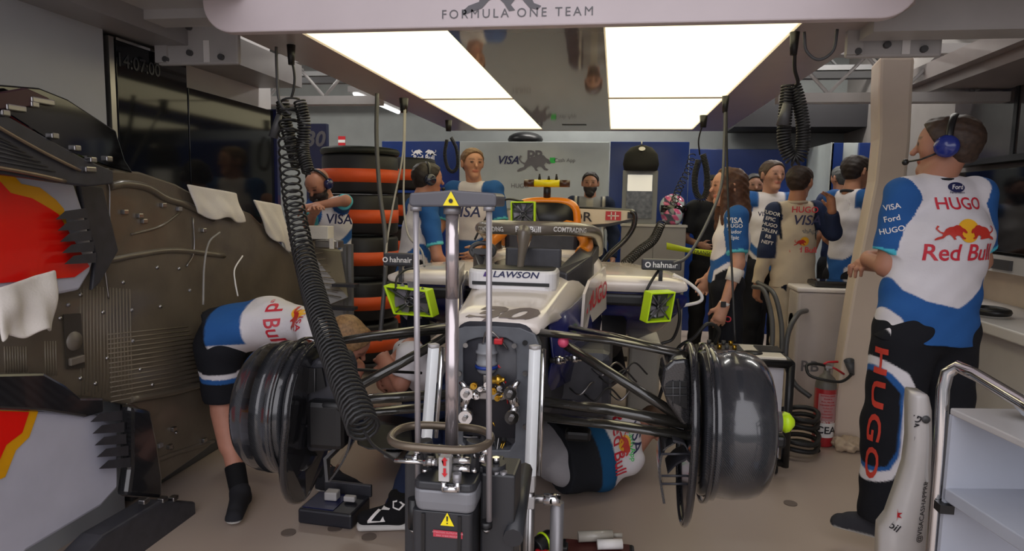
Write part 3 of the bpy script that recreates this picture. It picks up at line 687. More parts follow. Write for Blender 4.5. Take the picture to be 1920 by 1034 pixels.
# ----- clothing patterns -----
WHT, BLU, NVY, BLK, LTB = cols('#d8d4d8', '#2b5a98', '#26304f', '#1c1d22', '#7fa6d0')
def frame_cols(J):
    o = np.array(J['pel']); up = np.array((J['neck']-J['pel'])); L = np.linalg.norm(up); up = up/L
    sd = np.array((J['sR']-J['sL']).normalized()); bf = np.cross(up, sd)   # forward
    return o, up, sd, bf, L
def polo(J, wb=WHT, sl=BLU, low=.16):
    o, up, sd, fw, L = frame_cols(J)
    def f(vs, lab, T):
        r = vs-o; z = r@up; x = r@sd; C = np.tile(wb, (len(vs), 1)); s = J['s']
        ax = np.abs(x)/s; lim = .03*s+np.maximum(0, ax-.05)**2*7.5*s
        side = (z < lim+low*s*.5) & (lab == 'torso'); C[side] = sl
        st = (z < lim+low*s*.5-.07*s) & (ax > .08) & (lab == 'torso'); C[st] = wb
        st = (z < lim+low*s*.5-.11*s) & (ax > .10) & (lab == 'torso'); C[st] = BLK
        sh = (z > L*.80) & (ax > .085+(1-z/L)*.5*0) & (ax > .10); C[sh] = sl
        C[(lab == 'sleeveL') | (lab == 'sleeveR')] = sl
        cuff = ((lab == 'sleeveL') | (lab == 'sleeveR')) & (T > .93); C[cuff] = cols('#5fc3cf')[0]
        col = (z > L*.93) & (ax < .08); C[col] = wb
        return C
    return f
def stripe_pants(J, lo=.46):
    def f(vs, lab, T):
        C = np.tile(BLK, (len(vs), 1)); 
        for q, sg in (('L', -1), ('R', 1)):
            m = lab == 'leg'+q; A = np.array(J['h'+q]); sd = np.array((J['hR']-J['hL']).normalized())*sg; fw = np.cross(np.array([0, 0, 1.]), sd)*0
            x = (vs-A)@sd
            w = m & (T > .30) & (T < .42); C[w & (x > -.02)] = WHT; w = m & (T > .42) & (T < .55); C[w & (x > -.02)] = BLU
        return C
    return f
# ---------- the big man on the right ----------
def big_man():
    Yb = 2.85; s = 1.02; yaw = math.radians(22)    # faces away from us, turned a little to the left
    base = at(1722, 560, Yb); loc = V((base.x, Yb, 0))
    Rz = Matrix.Rotation(yaw, 3, 'Z')
    J = skel(loc, yaw, 1.83, dict(pel=(-.0, 0, .98), sL=(-.205, .02, 1.44), sR=(.205, .0, 1.45), neck=(0, -.01, 1.50), head=(.01, .03, 1.665), eL=(-.31, .09, 1.15), wL=(-.12, .26, 1.19), eR=(.29, .10, 1.16), wR=(-.12, .30, 1.15),
             kL=(-.16, .05, .52), aL=(-.26, .0, .09), kR=(.13, .0, .50), aR=(.16, -.03, .09), hL=(-.10, 0, .93), hR=(.10, 0, .93)), headyaw=math.radians(38), headpitch=.06)
    PJ(J, Yb, neck=(1755, 336), head=(1776, 278, .02), sL=(1693, 368, -.03), sR=(1832, 368, .06), eL=(1662, 500, -.02), wL=(1626, 486, .22), eR=(1838, 490, .12), wR=(1650, 500, .3), chest=(1762, 440, 0), pel=(1738, 590, 0), hL=(1697, 625, -.02), hR=(1772, 625, .05),
       kL=(1668, 800, 0), aL=(1652, 975, 0), kR=(1768, 800, .1), aR=(1765, 968, .1))
    root = thing('person', 'man seen from behind, arms crossed, white and blue team shirt, blue headset', 'person', loc)
    J['footL'] = Rz @ V((-.7, .75, 0)); J['footR'] = Rz @ V((.3, 1, 0))
    o, up, sd, fw, L = frame_cols(J)
    def pl_(px, py, dd):
        dr = ray(px, py); F_ = V(fw); t = ((V(o)-F_*dd)-CAM).dot(F_)/dr.dot(F_); return CAM+dr*t-V(o)
    def pc(px, py): p = pl_(px, py, .12); return (float(np.array(p)@sd), float(np.array(p)@up))
    blue = [pc(*q) for q in ((1700, 455), (1700, 520), (1712, 548), (1740, 566), (1790, 578), (1822, 560), (1860, 520), (1860, 680), (1730, 680), (1722, 640), (1705, 600), (1684, 570), (1690, 500))]
    blk = [pc(*q) for q in ((1684, 505), (1676, 560), (1684, 580), (1700, 680), (1640, 680), (1640, 620), (1658, 575))]
    def sc(vs, lab, T):
        r = vs-o; x = r@sd; z = r@up; d = r@fw; C = np.tile(WHT, (len(vs), 1)); back = d < .13
        C[(inpoly(x, z, blue)) & back] = BLU; C[(~back) & (z < .25)] = BLU
        C[inpoly(x, z, blk) & back] = BLK; C[(lab == 'sleeveL') | (lab == 'sleeveR')] = BLU
        C[(z > L*.78) & (np.abs(x) > .185) & (lab == 'torso')] = BLU
        cuff = ((lab == 'sleeveL') | (lab == 'sleeveR')) & (T > .95); C[cuff] = cols('#4fb8cf')[0]
        return C
    hl = np.array(J['hL'])
    def pp(px, py): p = pl_(px, py, .08); return (float(np.array(p)@sd), float(p.z))
    wst = [pp(q[0]+10, q[1]) for q in ((1630, 640), (1655, 675), (1690, 700), (1705, 735), (1705, 770), (1690, 800), (1696, 830), (1690, 870), (1670, 905), (1625, 930), (1618, 960), (1612, 960), (1615, 915), (1668, 888), (1680, 860), (1682, 830), (1684, 780), (1686, 730), (1670, 705), (1628, 665))]
    bst = [pp(q[0]+10, q[1]) for q in ((1628, 665), (1670, 705), (1686, 730), (1684, 780), (1682, 830), (1680, 860), (1668, 888), (1615, 915), (1615, 906), (1664, 882), (1676, 850), (1680, 790), (1680, 740), (1662, 710), (1625, 678))]
    def pcf(vs, lab, T):
        r = vs-o; x = r@sd; z = r[:, 2]; d = r@fw; C = np.tile(BLK, (len(vs), 1)); back = d < .10
        C[inpoly(x, z, wst) & back] = WHT; C[inpoly(x, z, bst) & back] = BLU; return C
    R = human(root, J, '#a9765f', shirt='#ffffff', pants='#1c1d22', hair='#3a2a20', shoes='#35353a', h=.007, fat=1.2, loose=1.35, shirtcol=sc, pantscol=pcf, hem=.05, curlL=.7, curlR=1.0,
              handL=Rz @ V((.9, -.25, .02)), handR=Rz @ V((-.95, .15, .1)), hands_n={'L': Rz @ V((0, 1, .2)), 'R': Rz @ V((-.2, -.1, 1))})
    hs = headset(root, R)
    # marks on the shirt back
    sh = R['shirt']; rt = V(sd); upv = V((0, 0, 1)); b = bvh_of(sh)
    def dm(shp, px, py, m, tgt=b, nm='lettering', off=.003): return decal(nm, shp, at(px, py, Yb-.12), rt, upv, m, sh, tgt, off=off, cast=.35, grid=.015)
    dm(disc2(.035, 24, 0, 0, .019), 1811, 351, m_inknavy, nm='oval_badge'); dm(text_mb('Ford', .024, .01, .3), 1811, 351, m_inkw, off=.005); dm(text_mb('Performance', .012, .01), 1811, 361, m_inknavy)
    dm(text_mb('HUGO', .064, .012), 1813, 383, m_inkr)
    dm(disc2(.044), 1813, 433, mat('logo_yellow', '#f0b428', .5), nm='sun_emblem', off=.003)
    dm(bull2(.060, 1, -.062), 1811, 436, mat('logo_red', '#c03024', .5), nm='bull_emblem', off=.005); dm(bull2(.060, -1, .062), 1811, 436, mat('logo_red', '#c03024', .5), nm='bull_emblem', off=.005)
    dm(text_mb('Red Bull', .088, .014, 0, .95), 1801, 475, m_inkr)
    b2 = bvh_of(R['trousers'])
    o2 = decal('lettering', text_mb('HUGO', .075, .02, 0, 2.3, 1.15), at(1627, 785, Yb-.12), V((.05, .1, -1)), V((.75, -.66, .1)), mat('trouser_red', '#c03a2a', .6), R['trousers'], b2, off=.004, cast=.4, grid=.015)
    # sleeve lettering
    for i, t in enumerate(('VISA', 'Ford', 'HUGO')):
        decal('lettering', text_mb(t, .03, .01), at(1672+0*i, 392+i*22, Yb-.12), V((.8, -.35, .25)), V((.1, -.2, 1)), m_inkw, sh, b, off=.003, cast=.3, grid=.012)
    # radio on the belt
    p = at(1822, 590, Yb); rd = part('belt_radio', MB().box(p, (.035, .05, .12)), m_black, root, bevel=.006); part('antenna', MB().cyl(p+V((0, 0, .05)), p+V((.01, 0, .17)), .006, 8), m_black, rd)
    return R
big_man()
# ---------- people at the back and around the car ----------
def ptext(R, t, px, py, Y, size, m, rt=(1, 0, 0), up=(0, 0, 1), part_='shirt', **k):
    return decal('lettering', text_mb(t, size, .015, *([k.pop('sh')] if 'sh' in k else [0])), at(px, py, Y), rt, up, m, R[part_], off=.007, cast=.35, grid=.013)
m_lred, m_lyel = mat('logo_red', '#c03024', .5), mat('logo_yellow', '#f0b428', .5)
def person(label, head, Y, H=1.8, yaw=math.pi, skin='#b0806a', o=None, pj=None, fh=None, **k):
    """head = pixel centre of the head; the figure stands on the floor below it"""
    p = at(head[0], head[1], Y); loc = V((p.x, Y, 0)); J = skel(loc, yaw, H, o, headyaw=k.pop('headyaw', 0), headpitch=k.pop('headpitch', 0), w=k.pop('w', 1), lean=k.pop('lean', 0))
    d = p-J['head']; 
    if k.pop('shift', True):
        for q in list(J):
            if q not in ('f', 'bf', 's'): J[q] = J[q]+V((d.x, d.y, d.z if q in ('head', 'neck', 'sL', 'sR', 'chest', 'eL', 'eR', 'wL', 'wR') else 0))
    if pj: PJ(J, Y, **pj)
    pat = k.pop('pat', None); r = thing('person', label, 'person', loc)
    if pat == 'polo': k['shirtcol'] = polo(J); k['shirt'] = '#fff'
    R = human(r, J, skin, h=fh or .010, **k); R['J'] = J; R['root'] = r; return R
# woman with long brown hair, seen from her left side, facing left
w = person('woman with long brown hair in team polo and black shorts, white elbow bandage', (1366, 352), 4.22, 1.70, math.radians(100), '#bd8a72', fh=.008, pat='polo', pants='#1c1d22', shorts=True, hair='#4a2c1c', haircut='long', fem=True, w=.86,
    pj=dict(neck=(1372, 392), sL=(1382, 408, -.10), sR=(1368, 406, .2), chest=(1372, 448), pel=(1362, 520), hL=(1364, 540, -.06), hR=(1358, 540, .10), eL=(1384, 495, -.17), wL=(1357, 573, -.2), eR=(1352, 480, .25), wR=(1330, 520, .25), kL=(1366, 690, -.08), aL=(1362, 830, -.1), kR=(1352, 690, .1), aR=(1350, 820, .1)), curlL=.5, shoes='#2a2a30')
rt = V((1, 0, 0)); ptext(w, 'VISA', 1377, 414, 3.98, .045, m_inkw); 
for i, t in enumerate(('HUGO', 'Tudor', 'Epic')): ptext(w, t, 1377, 424+i*11, 3.98, .03, m_inkw)
Wd = w['J']; e_, w_ = Wd['eL'], Wd['wL']
part('elbow_bandage', MB().tube([e_.lerp(w_, .12), e_.lerp(w_, .42)], [.046, .042], 16), m_towel, w['root'], label='white bandage below the elbow')
wt = part('wrist_watch', MB().tube([e_.lerp(w_, .93), e_.lerp(w_, 1.0)], [.031, .030], 16), m_inkw, w['root']); part('watch_face', MB().box(e_.lerp(w_, .96)+V((-.01, -.03, 0)), (.03, .012, .034)), m_black, wt, bevel=.003)
decal('lettering', text_mb('HUGO', .05, .02), at(1350, 602, 4.0), (1, 0, 0), (0, 0, 1), m_inkr, w['shorts'] if 'shorts' in w else w['trousers'], w['trousers'], off=.004, cast=.3)
# driver in cream race suit, back towards us
CR, = cols('#c9bba6')
def suit(J):
    o, up, sd, fw, L = frame_cols(J); NV = cols('#2c3654')[0]; nv2 = cols('#141a2c')[0]
    def f(vs, lab, T):
        r = vs-o; z = r@up; x = r@sd; C = np.tile(CR, (len(vs), 1)); sl = np.array([l.startswith('sleeve') for l in lab])
        C[sl & (z > L*.35)] = NV; C[(np.abs(x) > .13) & (z > L*.55)] = NV; C[(np.abs(x) > .15) & (z > L*.25) & (x < 0)] = NV
        e = (np.abs(np.abs(x)-.128) < .008) & (z > L*.5); C[e] = nv2; return C
    return f
dY = 5.05
def suit_person():
    Y = dY; p = at(1500, 343, Y); J = skel(V((p.x, Y, 0)), math.radians(-10), 1.76, headyaw=-.5)
    PJ(J, Y, head=(1500, 343), neck=(1494, 376), sL=(1452, 398, -.02), sR=(1530, 396, .05), chest=(1488, 440), pel=(1486, 520), eL=(1437, 466, -.04), wL=(1420, 535, -.02), eR=(1562, 436, .0), wR=(1560, 396, -.10), hL=(1468, 540), hR=(1505, 540), kL=(1470, 640, 0), aL=(1468, 728, 0), kR=(1508, 640, .1), aR=(1508, 722, .1))
    r = thing('person', 'person in a cream and navy racing suit seen from behind', 'person', (p.x, Y, 0))
    cp = suit(J); C1 = CR
    def pcf(vs, lab, T):
        C = np.tile(CR, (len(vs), 1)); q = (vs-np.array(J['pel'])); C[(lab == 'hips') & (q[:, 0] < -.06) & (q[:, 2] > -.1)] = cols('#161d2e')[0]; return C
    R = human(r, J, '#a8755c', shirt='#fff', pants='#fff', hair='#2c1d16', h=.009, sleeve='long', shirtcol=cp, pantscol=pcf, loose=1.25, hem=.02, handR=V((-.15, 0, 1)), handL=V((.0, .2, -1)), collar='#b9ab98', shoes='#e0dcd6')
    R['J'] = J; return R
d = suit_person(); Y_ = dY-.1
ptext(d, 'HUGO', 1509, 394, Y_, .06, m_inkr); ptext(d, 'VISA', 1512, 414, Y_, .095, m_inknavy, sh=.2); ptext(d, 'CashApp', 1512, 434, Y_, .045, m_inkg); ptext(d, 'Red Bull', 1505, 469, Y_, .055, m_inkr)
decal('sun_emblem', disc2(.032), at(1508, 453, Y_), (1, 0, 0), (0, 0, 1), m_lyel, d['shirt'], d['shirt'], off=.007, cast=.35, grid=.013); decal('bull_emblem', bull2(.045, 1, -.03), at(1508, 455, Y_), (1, 0, 0), (0, 0, 1), m_lred, d['shirt'], d['shirt'], off=.010, cast=.35, grid=.013)
for i in range(6): ptext(d, ('TUDOR', 'EPIC', 'HUGO', 'ORLEN', 'RB', 'NEFT')[i], 1446-i*1.5, 400+i*11, Y_, .035, m_inkw, rt=(.95, -.1, -.2))
# man facing us behind the driver
a = person('middle-aged man in white team polo facing the racing suit wearer', (1448, 330), 5.7, 1.84, math.pi, '#b58670', fh=.010, pat='polo', pants='#1c1d22', hair='#4a3a30', headyaw=.35)
ptext(a, 'VISA', 1433, 402, 5.5, .05, m_inknavy)
a = person('dark-haired bearded man peering out behind the racing suit wearer', (1414, 350), 6.6, 1.79, math.pi, '#a67a66', fh=.012, pat='polo', pants='#1c1d22', hair='#15110f', beard='#1a1412')
# man right, facing right, before the pillar
a = person('man with dark curly hair standing side-on near the white pillar', (1606, 323), 5.3, 1.80, math.radians(-65), '#a8765c', fh=.010, pat='polo', pants='#1c1d22', hair='#241914', headyaw=.0,
   o=dict(eL=(-.24, .02, 1.16), wL=(-.22, .2, 1.0), eR=(.25, .05, 1.15), wR=(.2, .3, 1.05)))
for i in range(3): ptext(a, ('HUGO', 'VISA', 'EPIC')[i], 1598, 378+i*8, 5.2, .032, m_inkw)
a = person('person half hidden behind the white pillar', (1650, 345), 5.9, 1.74, math.radians(100), '#b07c66', fh=.012, shirt='#26304f', pants='#1c1d22', hair='#6b5a4c')
# curly grey haired person
a = person('person with curly grey hair turned away beside the blue stripe panel', (1579, 336), 6.5, 1.80, math.radians(20), '#a8765c', fh=.010, shirt='#26304f', pants='#1c1d22', hair='#4c4d4c')
# person at the back centre
def dj(J):
    o, up, sd, fw, L = frame_cols(J); A, B, D = cols('#8d8f90', '#222a3e', '#c4c0b4')
    def f(vs, lab, T):
        r = vs-o; z = r@up; x = r@sd; C = np.tile(A, (len(vs), 1)); C[(np.abs(x) > .11) & (z > L*.5)] = B; C[(np.abs(np.abs(x)-.14) < .012) & (lab == 'torso')] = D; C[np.array([l.startswith('sl') for l in lab])] = B; C[(np.abs(x) < .035)] = cols('#a9a49a')[0]; return C
    return f
def back_man():
    Y = 6.9; p = at(1107, 345, Y); J = skel(V((p.x, Y, 0)), math.pi, 1.80); dz = p-J['head']
    r = thing('person', 'bearded man in grey and navy jacket facing us behind the car', 'person', (p.x, Y, 0))
    J['wR'] = J['wR']+V((.15, -.1, .1)); return human(r, J, '#a87a64', shirt='#fff', pants='#20263c', hair='#1d1512', beard='#1d1512', h=.011, sleeve='long', shirtcol=dj(J))
back_man()
# two men left of the car
a = person('man with dark headset in profile behind the left side of the car', (802, 338), 4.6, 1.78, math.radians(-58), '#b07c66', fh=.009, pat='polo', pants='#1e2030', hair='#1e1512', lean=.12,
   o=dict(eR=(.27, .08, 1.13), wR=(.24, .30, .98), eL=(-.25, .06, 1.14), wL=(-.2, .3, 1.0))); headset(a['root'], a, '#1a2034')
a = person('fair-haired man in white team shirt turning left behind the jack', (886, 308), 5.35, 1.9, math.radians(165), '#bc8a70', fh=.009, pat='polo', pants='#1e2030', hair='#6e5238', headyaw=.75, collar='#1c2440',
   o=dict(eL=(-.27, .05, 1.16), wL=(-.18, .28, 1.02), eR=(.27, .05, 1.16), wR=(.2, .3, 1.04)))
ptext(a, 'VISA', 872, 398, 4.6, .11, m_inknavy, sh=.2)
# bearded bald man looking down
def bald_man():
    Y = 4.75; p = at(598, 345, Y); loc = V((p.x, Y, 0)); J = skel(loc, math.radians(170), 1.74)
    PJ(J, Y, head=(597, 346, -.06), neck=(612, 376), sL=(640, 386, .02), sR=(592, 386, -.02), chest=(618, 420), pel=(622, 480), eL=(652, 388, -.22), wL=(592, 388, -.3), eR=(578, 420, -.2), wR=(590, 398, -.34), hL=(634, 500), hR=(606, 500), kL=(636, 610), kR=(606, 610), aL=(638, 715), aR=(606, 715))
    PJ(J, Y, eL=(648, 376, -.20), wL=(594, 386, -.28))
    J['f'] = V((-.25, -1, -.75)).normalized(); r = thing('person', 'bald man with big dark beard leaning over parts on the left', 'person', loc)
    R = human(r, J, '#b07a62', shirt='#fff', pants='#1c1d22', beard='#2a1712', shoes='#222', h=.008, shirtcol=polo(J), hands_n={'L': V((0, 0, 1)), 'R': V((0, 0, 1))})
    hp, hk, hx = R['hp'], R['hk'], R['hx']
    sdf_part('beard', [Pr('beard', hp(0, .05, -.07), hp(0, .085, -.16), .064, .05, hx, 1.15)], m_hair, r, '#2a1712', h=.008, wr=.003, wf=2.5)
    headset(r, R, '#1b2150'); ptext(R, 'VISA', 636, 412, Y-.2, .1, m_inknavy, sh=.1); return R
bald_man()
# dark figure behind the woman
a = person('dark-clothed person half hidden behind the long-haired woman', (1338, 352), 6.4, 1.70, math.radians(190), '#8a6454', fh=.012, shirt='#1f2024', pants='#1c1c1f', hair='#120e0d', o=dict(wL=(-.15, .2, 1.1), wR=(.15, .2, 1.1)))
# ---------- mechanic bent over the left front corner ----------
def bent_man():
    Y = 3.0; loc = V((at(440, 760, 3.15).x, 3.15, 0))
    J = dict(s=1.0, bf=V((1, 0, 0)), f=V((.75, .1, -.65)))
    PJ(J, Y, pel=(420, 622, -.02), chest=(508, 604, .05), neck=(600, 610, 0), head=(652, 640, 0), sL=(588, 610, .18), sR=(582, 618, -.17), eL=(668, 690, .1), wL=(650, 760, 0), eR=(620, 745, -.28), wR=(575, 870, -.35),
       hL=(420, 640, .10), hR=(412, 655, -.08), kL=(480, 770, .25), kR=(416, 755, -.05), aL=(600, 878, .5), aR=(452, 905, .16))
    J['aR'] = atz(450, 922, .09); J['aL'] = atz(622, 893, .09)
    J['s'] = 1.0; J['footR'] = V((.35, -.9, 0)); J['footL'] = V((1, -.1, 0))
    r = thing('person', 'mechanic bending over behind the left wheel drum in white and blue shirt', 'person', loc)
    o, up, sd, fw, L = frame_cols(J)
    def sc(vs, lab, T):
        z = (vs-o)@up; C = np.tile(WHT, (len(vs), 1)); q = (vs-o)@np.array([0, 0, 1.]); 
        C[(z < L*.33+.0) & (q > -.035)] = BLU; C[z < L*.02] = BLK; C[(lab == 'sleeveL') | (lab == 'sleeveR')] = WHT; return C
    def pc(vs, lab, T):
        C = np.tile(BLK, (len(vs), 1)); m = np.array([l.startswith('leg') for l in lab]); C[m & (T > .38) & (T < .48)] = WHT; C[m & (T >= .48) & (T < .58)] = BLU; return C
    R = human(r, J, '#b07a66', shirt='#fff', pants='#fff', shorts=True, hair='#8a6a48', shoes='#26262a', socks='#141416', h=.008, shirtcol=sc, pantscol=pc, fat=1.12, hands_n={'R': V((-1, 0, 0)), 'L': V((0, 1, 0))})
    b = bvh_of(R['shirt']); rt = (at(500, 615, Y)-at(508, 560, Y)); upv = V(up)*-1
    rt = V((.12, -.15, -1)); upv = V((1, -.1, .05))
    for shp, px, py, m, nm, of in ((text_mb('Red Bull', .095, .014, 0, .95), 502, 590, m_inkr, 'lettering', .003), (disc2(.045), 548, 582, m_lyel, 'sun_emblem', .003), (bull2(.062, 1, .02), 545, 592, m_lred, 'bull_emblem', .005), (text_mb('VISA', .05, .01), 580, 600, m_inkr, 'lettering', .003)):
        decal(nm, shp, at(px, py, Y-.12), rt, upv, m, R['shirt'], b, off=of, cast=.35, grid=.015)
    return R
bent_man()
# ---------- mechanic crouched on the floor under the right side ----------
def under_man():
    r = thing('person', 'mechanic crouching head down under the car, back logo turned to us', 'person', atz(1120, 905, 0)); Y = 3.35
    J = dict(s=1.0, bf=V((0, 1, -.3)).normalized(), f=V((-.6, .6, -.6)))
    PJ(J, Y, pel=(1060, 856, -.1), chest=(1120, 850, 0), neck=(1185, 838, .1), head=(1215, 800, .28), sL=(1175, 800, .15), sR=(1180, 862, -.02), eL=(1140, 770, .35), wL=(1080, 760, .5), eR=(1150, 880, .2), wR=(1100, 895, .4),
       hL=(1050, 822, .05), hR=(1045, 880, -.05), kL=(1020, 800, .5), kR=(1030, 880, .45), aL=(1000, 850, .8), aR=(1000, 890, .85))
    for q in ('pel', 'chest', 'neck', 'hL', 'hR', 'kL', 'kR', 'aL', 'aR', 'wR', 'eR', 'sR'): J[q].z = max(J[q].z, .16 if q in ('pel', 'chest', 'neck', 'sR', 'hR') else .09)
    o, up, sd, fw, L = frame_cols(J)
    T1, T2 = cols('#1b4f78', '#24262b')
    def sc(vs, lab, T):
        z = (vs-o)@up; C = np.tile(WHT, (len(vs), 1)); C[z < L*.52] = T1; C[z < L*.30] = T2; C[(z < L*.05)] = T2; return C
    def pc(vs, lab, T): return np.tile(cols('#9b989b')[0], (len(vs), 1))
    R = human(r, J, '#b07a66', shirt='#fff', pants='#fff', hair='#4a3424', shoes='#26262a', h=.009, shirtcol=sc, pantscol=pc, fat=1.25, hands_n={'R': V((0, 0, 1)), 'L': V((0, 0, 1))})
    b = bvh_of(R['shirt']); rt = V((.12, -.05, -1)); upv = V((1, 0, .12))
    for shp, px, py, m, nm, of in ((text_mb('Red Bull', .075, .012), 1160, 848, m_inkr, 'lettering', .003), (disc2(.03), 1172, 846, m_lyel, 'sun_emblem', .003), (bull2(.05, 1), 1173, 848, m_lred, 'bull_emblem', .005), (text_mb('CashApp', .035, .01), 1186, 850, m_green, 'lettering', .003), (text_mb('VISA', .065, .01), 1194, 838, m_inknavy, 'lettering', .003)):
        decal(nm, shp, at(px, py, 3.2), rt, upv, m, R['shirt'], b, off=of, cast=.5, grid=.015)
under_man()
# ---------- mechanic lying under the car, boot towards us ----------
def kneel_man():
    Y = 3.25; r = thing('person', 'stooping mechanic glimpsed between the left suspension arms and the jack', 'person', V((at(790, 800, Y).x, Y, 0)))
    J = dict(s=1.0, bf=V((-.5, 0, -.8)).normalized(), f=V((-.6, 0, -.8)))
    PJ(J, Y, pel=(822, 730, .1), chest=(790, 690, 0), neck=(768, 662, 0), head=(748, 700, 0), sL=(762, 660, .14), sR=(772, 668, -.14), eL=(742, 700, .2), wL=(728, 712, .1), eR=(752, 720, -.18), wR=(730, 690, -.1),
       hL=(825, 740, .2), hR=(825, 745, 0), kL=(742, 800, .3), kR=(738, 810, .2), aL=(752, 860, .5), aR=(745, 870, .3))
    J['aL'].z = J['aR'].z = .09
    o, up, sd, fw, L = frame_cols(J)
    def sc(vs, lab, T):
        z = (vs-o)@up; C = np.tile(WHT, (len(vs), 1)); C[z < L*.45] = NVY; return C
    human(r, J, '#b07a66', shirt='#fff', pants='#26304f', hair='#2a1c16', h=.010, shirtcol=sc)
kneel_man()
def lying_man():
    r = thing('person', 'mechanic lying under the nose behind the jack, black boot towards us', 'person', atz(740, 985, 0)); Y = 3.2
    J = dict(s=1.0, bf=V((0, -.3, 1)).normalized(), f=V((0, -.2, 1)))
    aR = atz(748, 955, .09)
    PJ(J, 3.2, kR=(800, 826, 0), kL=(850, 830, .1), aL=(815, 900, .0))
    bx = -.88
    for n, v in dict(pel=(bx, 3.5, .16), chest=(bx+.08, 3.85, .16), neck=(bx+.1, 4.05, .18), head=(bx+.1, 4.2, .2), sL=(bx+.28, 4.0, .18), sR=(bx-.08, 4.0, .18), eL=(bx+.4, 3.85, .35), wL=(bx+.28, 3.7, .38), eR=(bx-.2, 3.85, .35), wR=(bx-.05, 3.7, .4), hL=(bx+.1, 3.45, .15), hR=(bx-.1, 3.45, .15)).items(): J[n] = V(v)
    J['aR'] = aR; J['footR'] = V((-1, -.25, 0)); J['aL'].z = .09; J['footL'] = V((-1, -.25, 0))
    o, up, sd, fw, L = frame_cols(J)
    def sc(vs, lab, T):
        z = (vs-o)@up; C = np.tile(WHT, (len(vs), 1)); C[z < L*.35] = NVY; return C
    R = human(r, J, '#b07a66', shirt='#fff', pants='#26304f', hair='#3a2a20', shoes=None, h=.010, shirtcol=sc)
    # large black boot with white marks
    A = J['aR']; x = V((-1, -.3, 0)).normalized(); y = V((-.3, 1, 0)).normalized(); 
    up_ = [Pr('u', A+V((0, 0, -.02)), A+x*.15+V((0, 0, -.035)), .05, .032, y, 1.1), Pr('u', A, A+V((.01, 0, .07)), .052, .055, y, 1.0, cutB=True)]
    bt = sdf_part('boot', up_, m_cloth, r, '#17171a', h=.007, clips=[(A+V((0, 0, -.06)), V((0, 0, -1)))], sm=.03)
    sole = sdf_part('boot_sole', [Pr('s', A+V((.03, 0, -.068))-x*.03, A+x*.165+V((0, 0, -.068)), .02, .02, y, 2.0)], m_cloth, bt, '#c9c6c2', h=.006)
    b = bvh_of(bt); rt = V((.96, -.29, 0)); 
    decal('white_mark', ([(-.05, -.02), (-.02, .03), (.035, .035), (.03, .027), (-.01, .02), (-.035, -.02), (.0, -.02), (.01, .0), (.02, -.022), (-.05, -.03)], [list(range(10))]), A+x*.07+V((0, -.06, -.01)), rt, (0, 0, 1), m_inkw, bt, b, off=.003, cast=.12, grid=.01)
    decal('white_mark', ring2(.026, .018, 5), A+V((.01, -.06, .045)), rt, (0, 0, 1), m_inkw, bt, b, off=.003, cast=.12, grid=.01)
    return R
lying_man()
# ================= the car =================
XC = -.40
car = thing('racing_car', 'white navy and orange open-wheel racing car raised on stands without front wheels', 'car', (XC, 3.6, 0))
def ring(Y, wt, wb, zt, zb, ex=.35, n=28, xc=XC, skew=1.0):
    out = []
    for k in range(n):
        a = 2*math.pi*k/n; c, s_ = math.cos(a), math.sin(a); cx = math.copysign(abs(c)**ex, c); sz = math.copysign(abs(s_)**ex, s_)
        f = (sz+1)/2; w = wb+(wt-wb)*f; out.append(V((xc+cx*w, Y, (zt+zb)/2+sz*(zt-zb)/2)))
    return out
# chassis (nose tub): white top, navy flank
tub = MB().loft([ring(2.26, .145, .155, 1.035, .62), ring(2.45, .155, .17, 1.05, .60), ring(2.75, .175, .21, 1.085, .57), ring(3.0, .20, .26, 1.12, .54), ring(3.25, .23, .30, 1.17, .52), ring(3.45, .26, .32, 1.17, .50)])
tb_ = part('chassis', tub, m_mcarbon, car)
tp = MB().loft([ring(2.265, .15, .16, 1.045, .99, .45), ring(2.45, .165, .185, 1.062, .99, .45), ring(2.72, .185, .235, 1.095, .96, .45), ring(3.0, .215, .28, 1.13, .92, .45), ring(3.25, .245, .32, 1.16, .92, .45), ring(3.42, .25, .34, 1.18, .92, .45)])
cover = part('nose_cover', tp, m_carwhite, car, label='white bodywork with number 30')
for q in (-1, 1):
    fl = MB()
    P_ = [(2.5, .185, 1.01, .72), (2.75, .25, 1.02, .70), (3.0, .31, 1.06, .68), (3.3, .35, 1.1, .66)]
    vs = []
    for Y, w, z1, z0 in P_: vs += [V((XC+q*(w-.02), Y, z1)), V((XC+q*w, Y, (z0+z1)/2)), V((XC+q*(w-.03), Y, z0))]
    fs = [(i*3+j, i*3+j+1, i*3+j+4, i*3+j+3) for i in range(3) for j in range(2)]
    fl.add(vs, fs, 0, True); part('side_panel', fl, m_navy, car, solid=.01, label='dark navy flank panel')
    f2 = MB(); a = (2.92, .335, 1.10, .93); vs = [V((XC+q*.285, 2.78, 1.075)), V((XC+q*.275, 2.86, .90)), V((XC+q*.37, 3.35, .93)), V((XC+q*.36, 3.35, 1.14)), V((XC+q*.30, 2.9, 1.12))]
    hp_ = part('side_panel', MB().add(vs, [(0, 1, 2, 3, 4)]), m_carwhite, car, solid=.012, label='white flank panel with red HUGO lettering')
    if q == 1:
        rt = (vs[2]-vs[1]).normalized(); decal('lettering', text_mb('HUGO', .115, .02, .1, 1.25), (vs[1]+vs[3])/2+V((.012, 0, 0)), rt, (0, 0, 1), m_inkr, hp_, None, off=.004)
# number 30
dn = bvh_of(cover)
def top(shp, px, py, m, nm='lettering', off=.003, tg=dn, par=cover):
    p = None; d_ = ray(px, py); h = tg.ray_cast(CAM, d_); p = h[0] if h[0] else at(px, py, 2.45)
    return decal(nm, shp, p, (1, .0, 0), (0.05, 1, .15), m, par, tg, off=off, cast=.2, grid=.02)
top(text_mb('30', .25, .045, .3, .95, .95), 932, 590, mat('number_taupe', '#6a5e5e', .5), 'race_number')
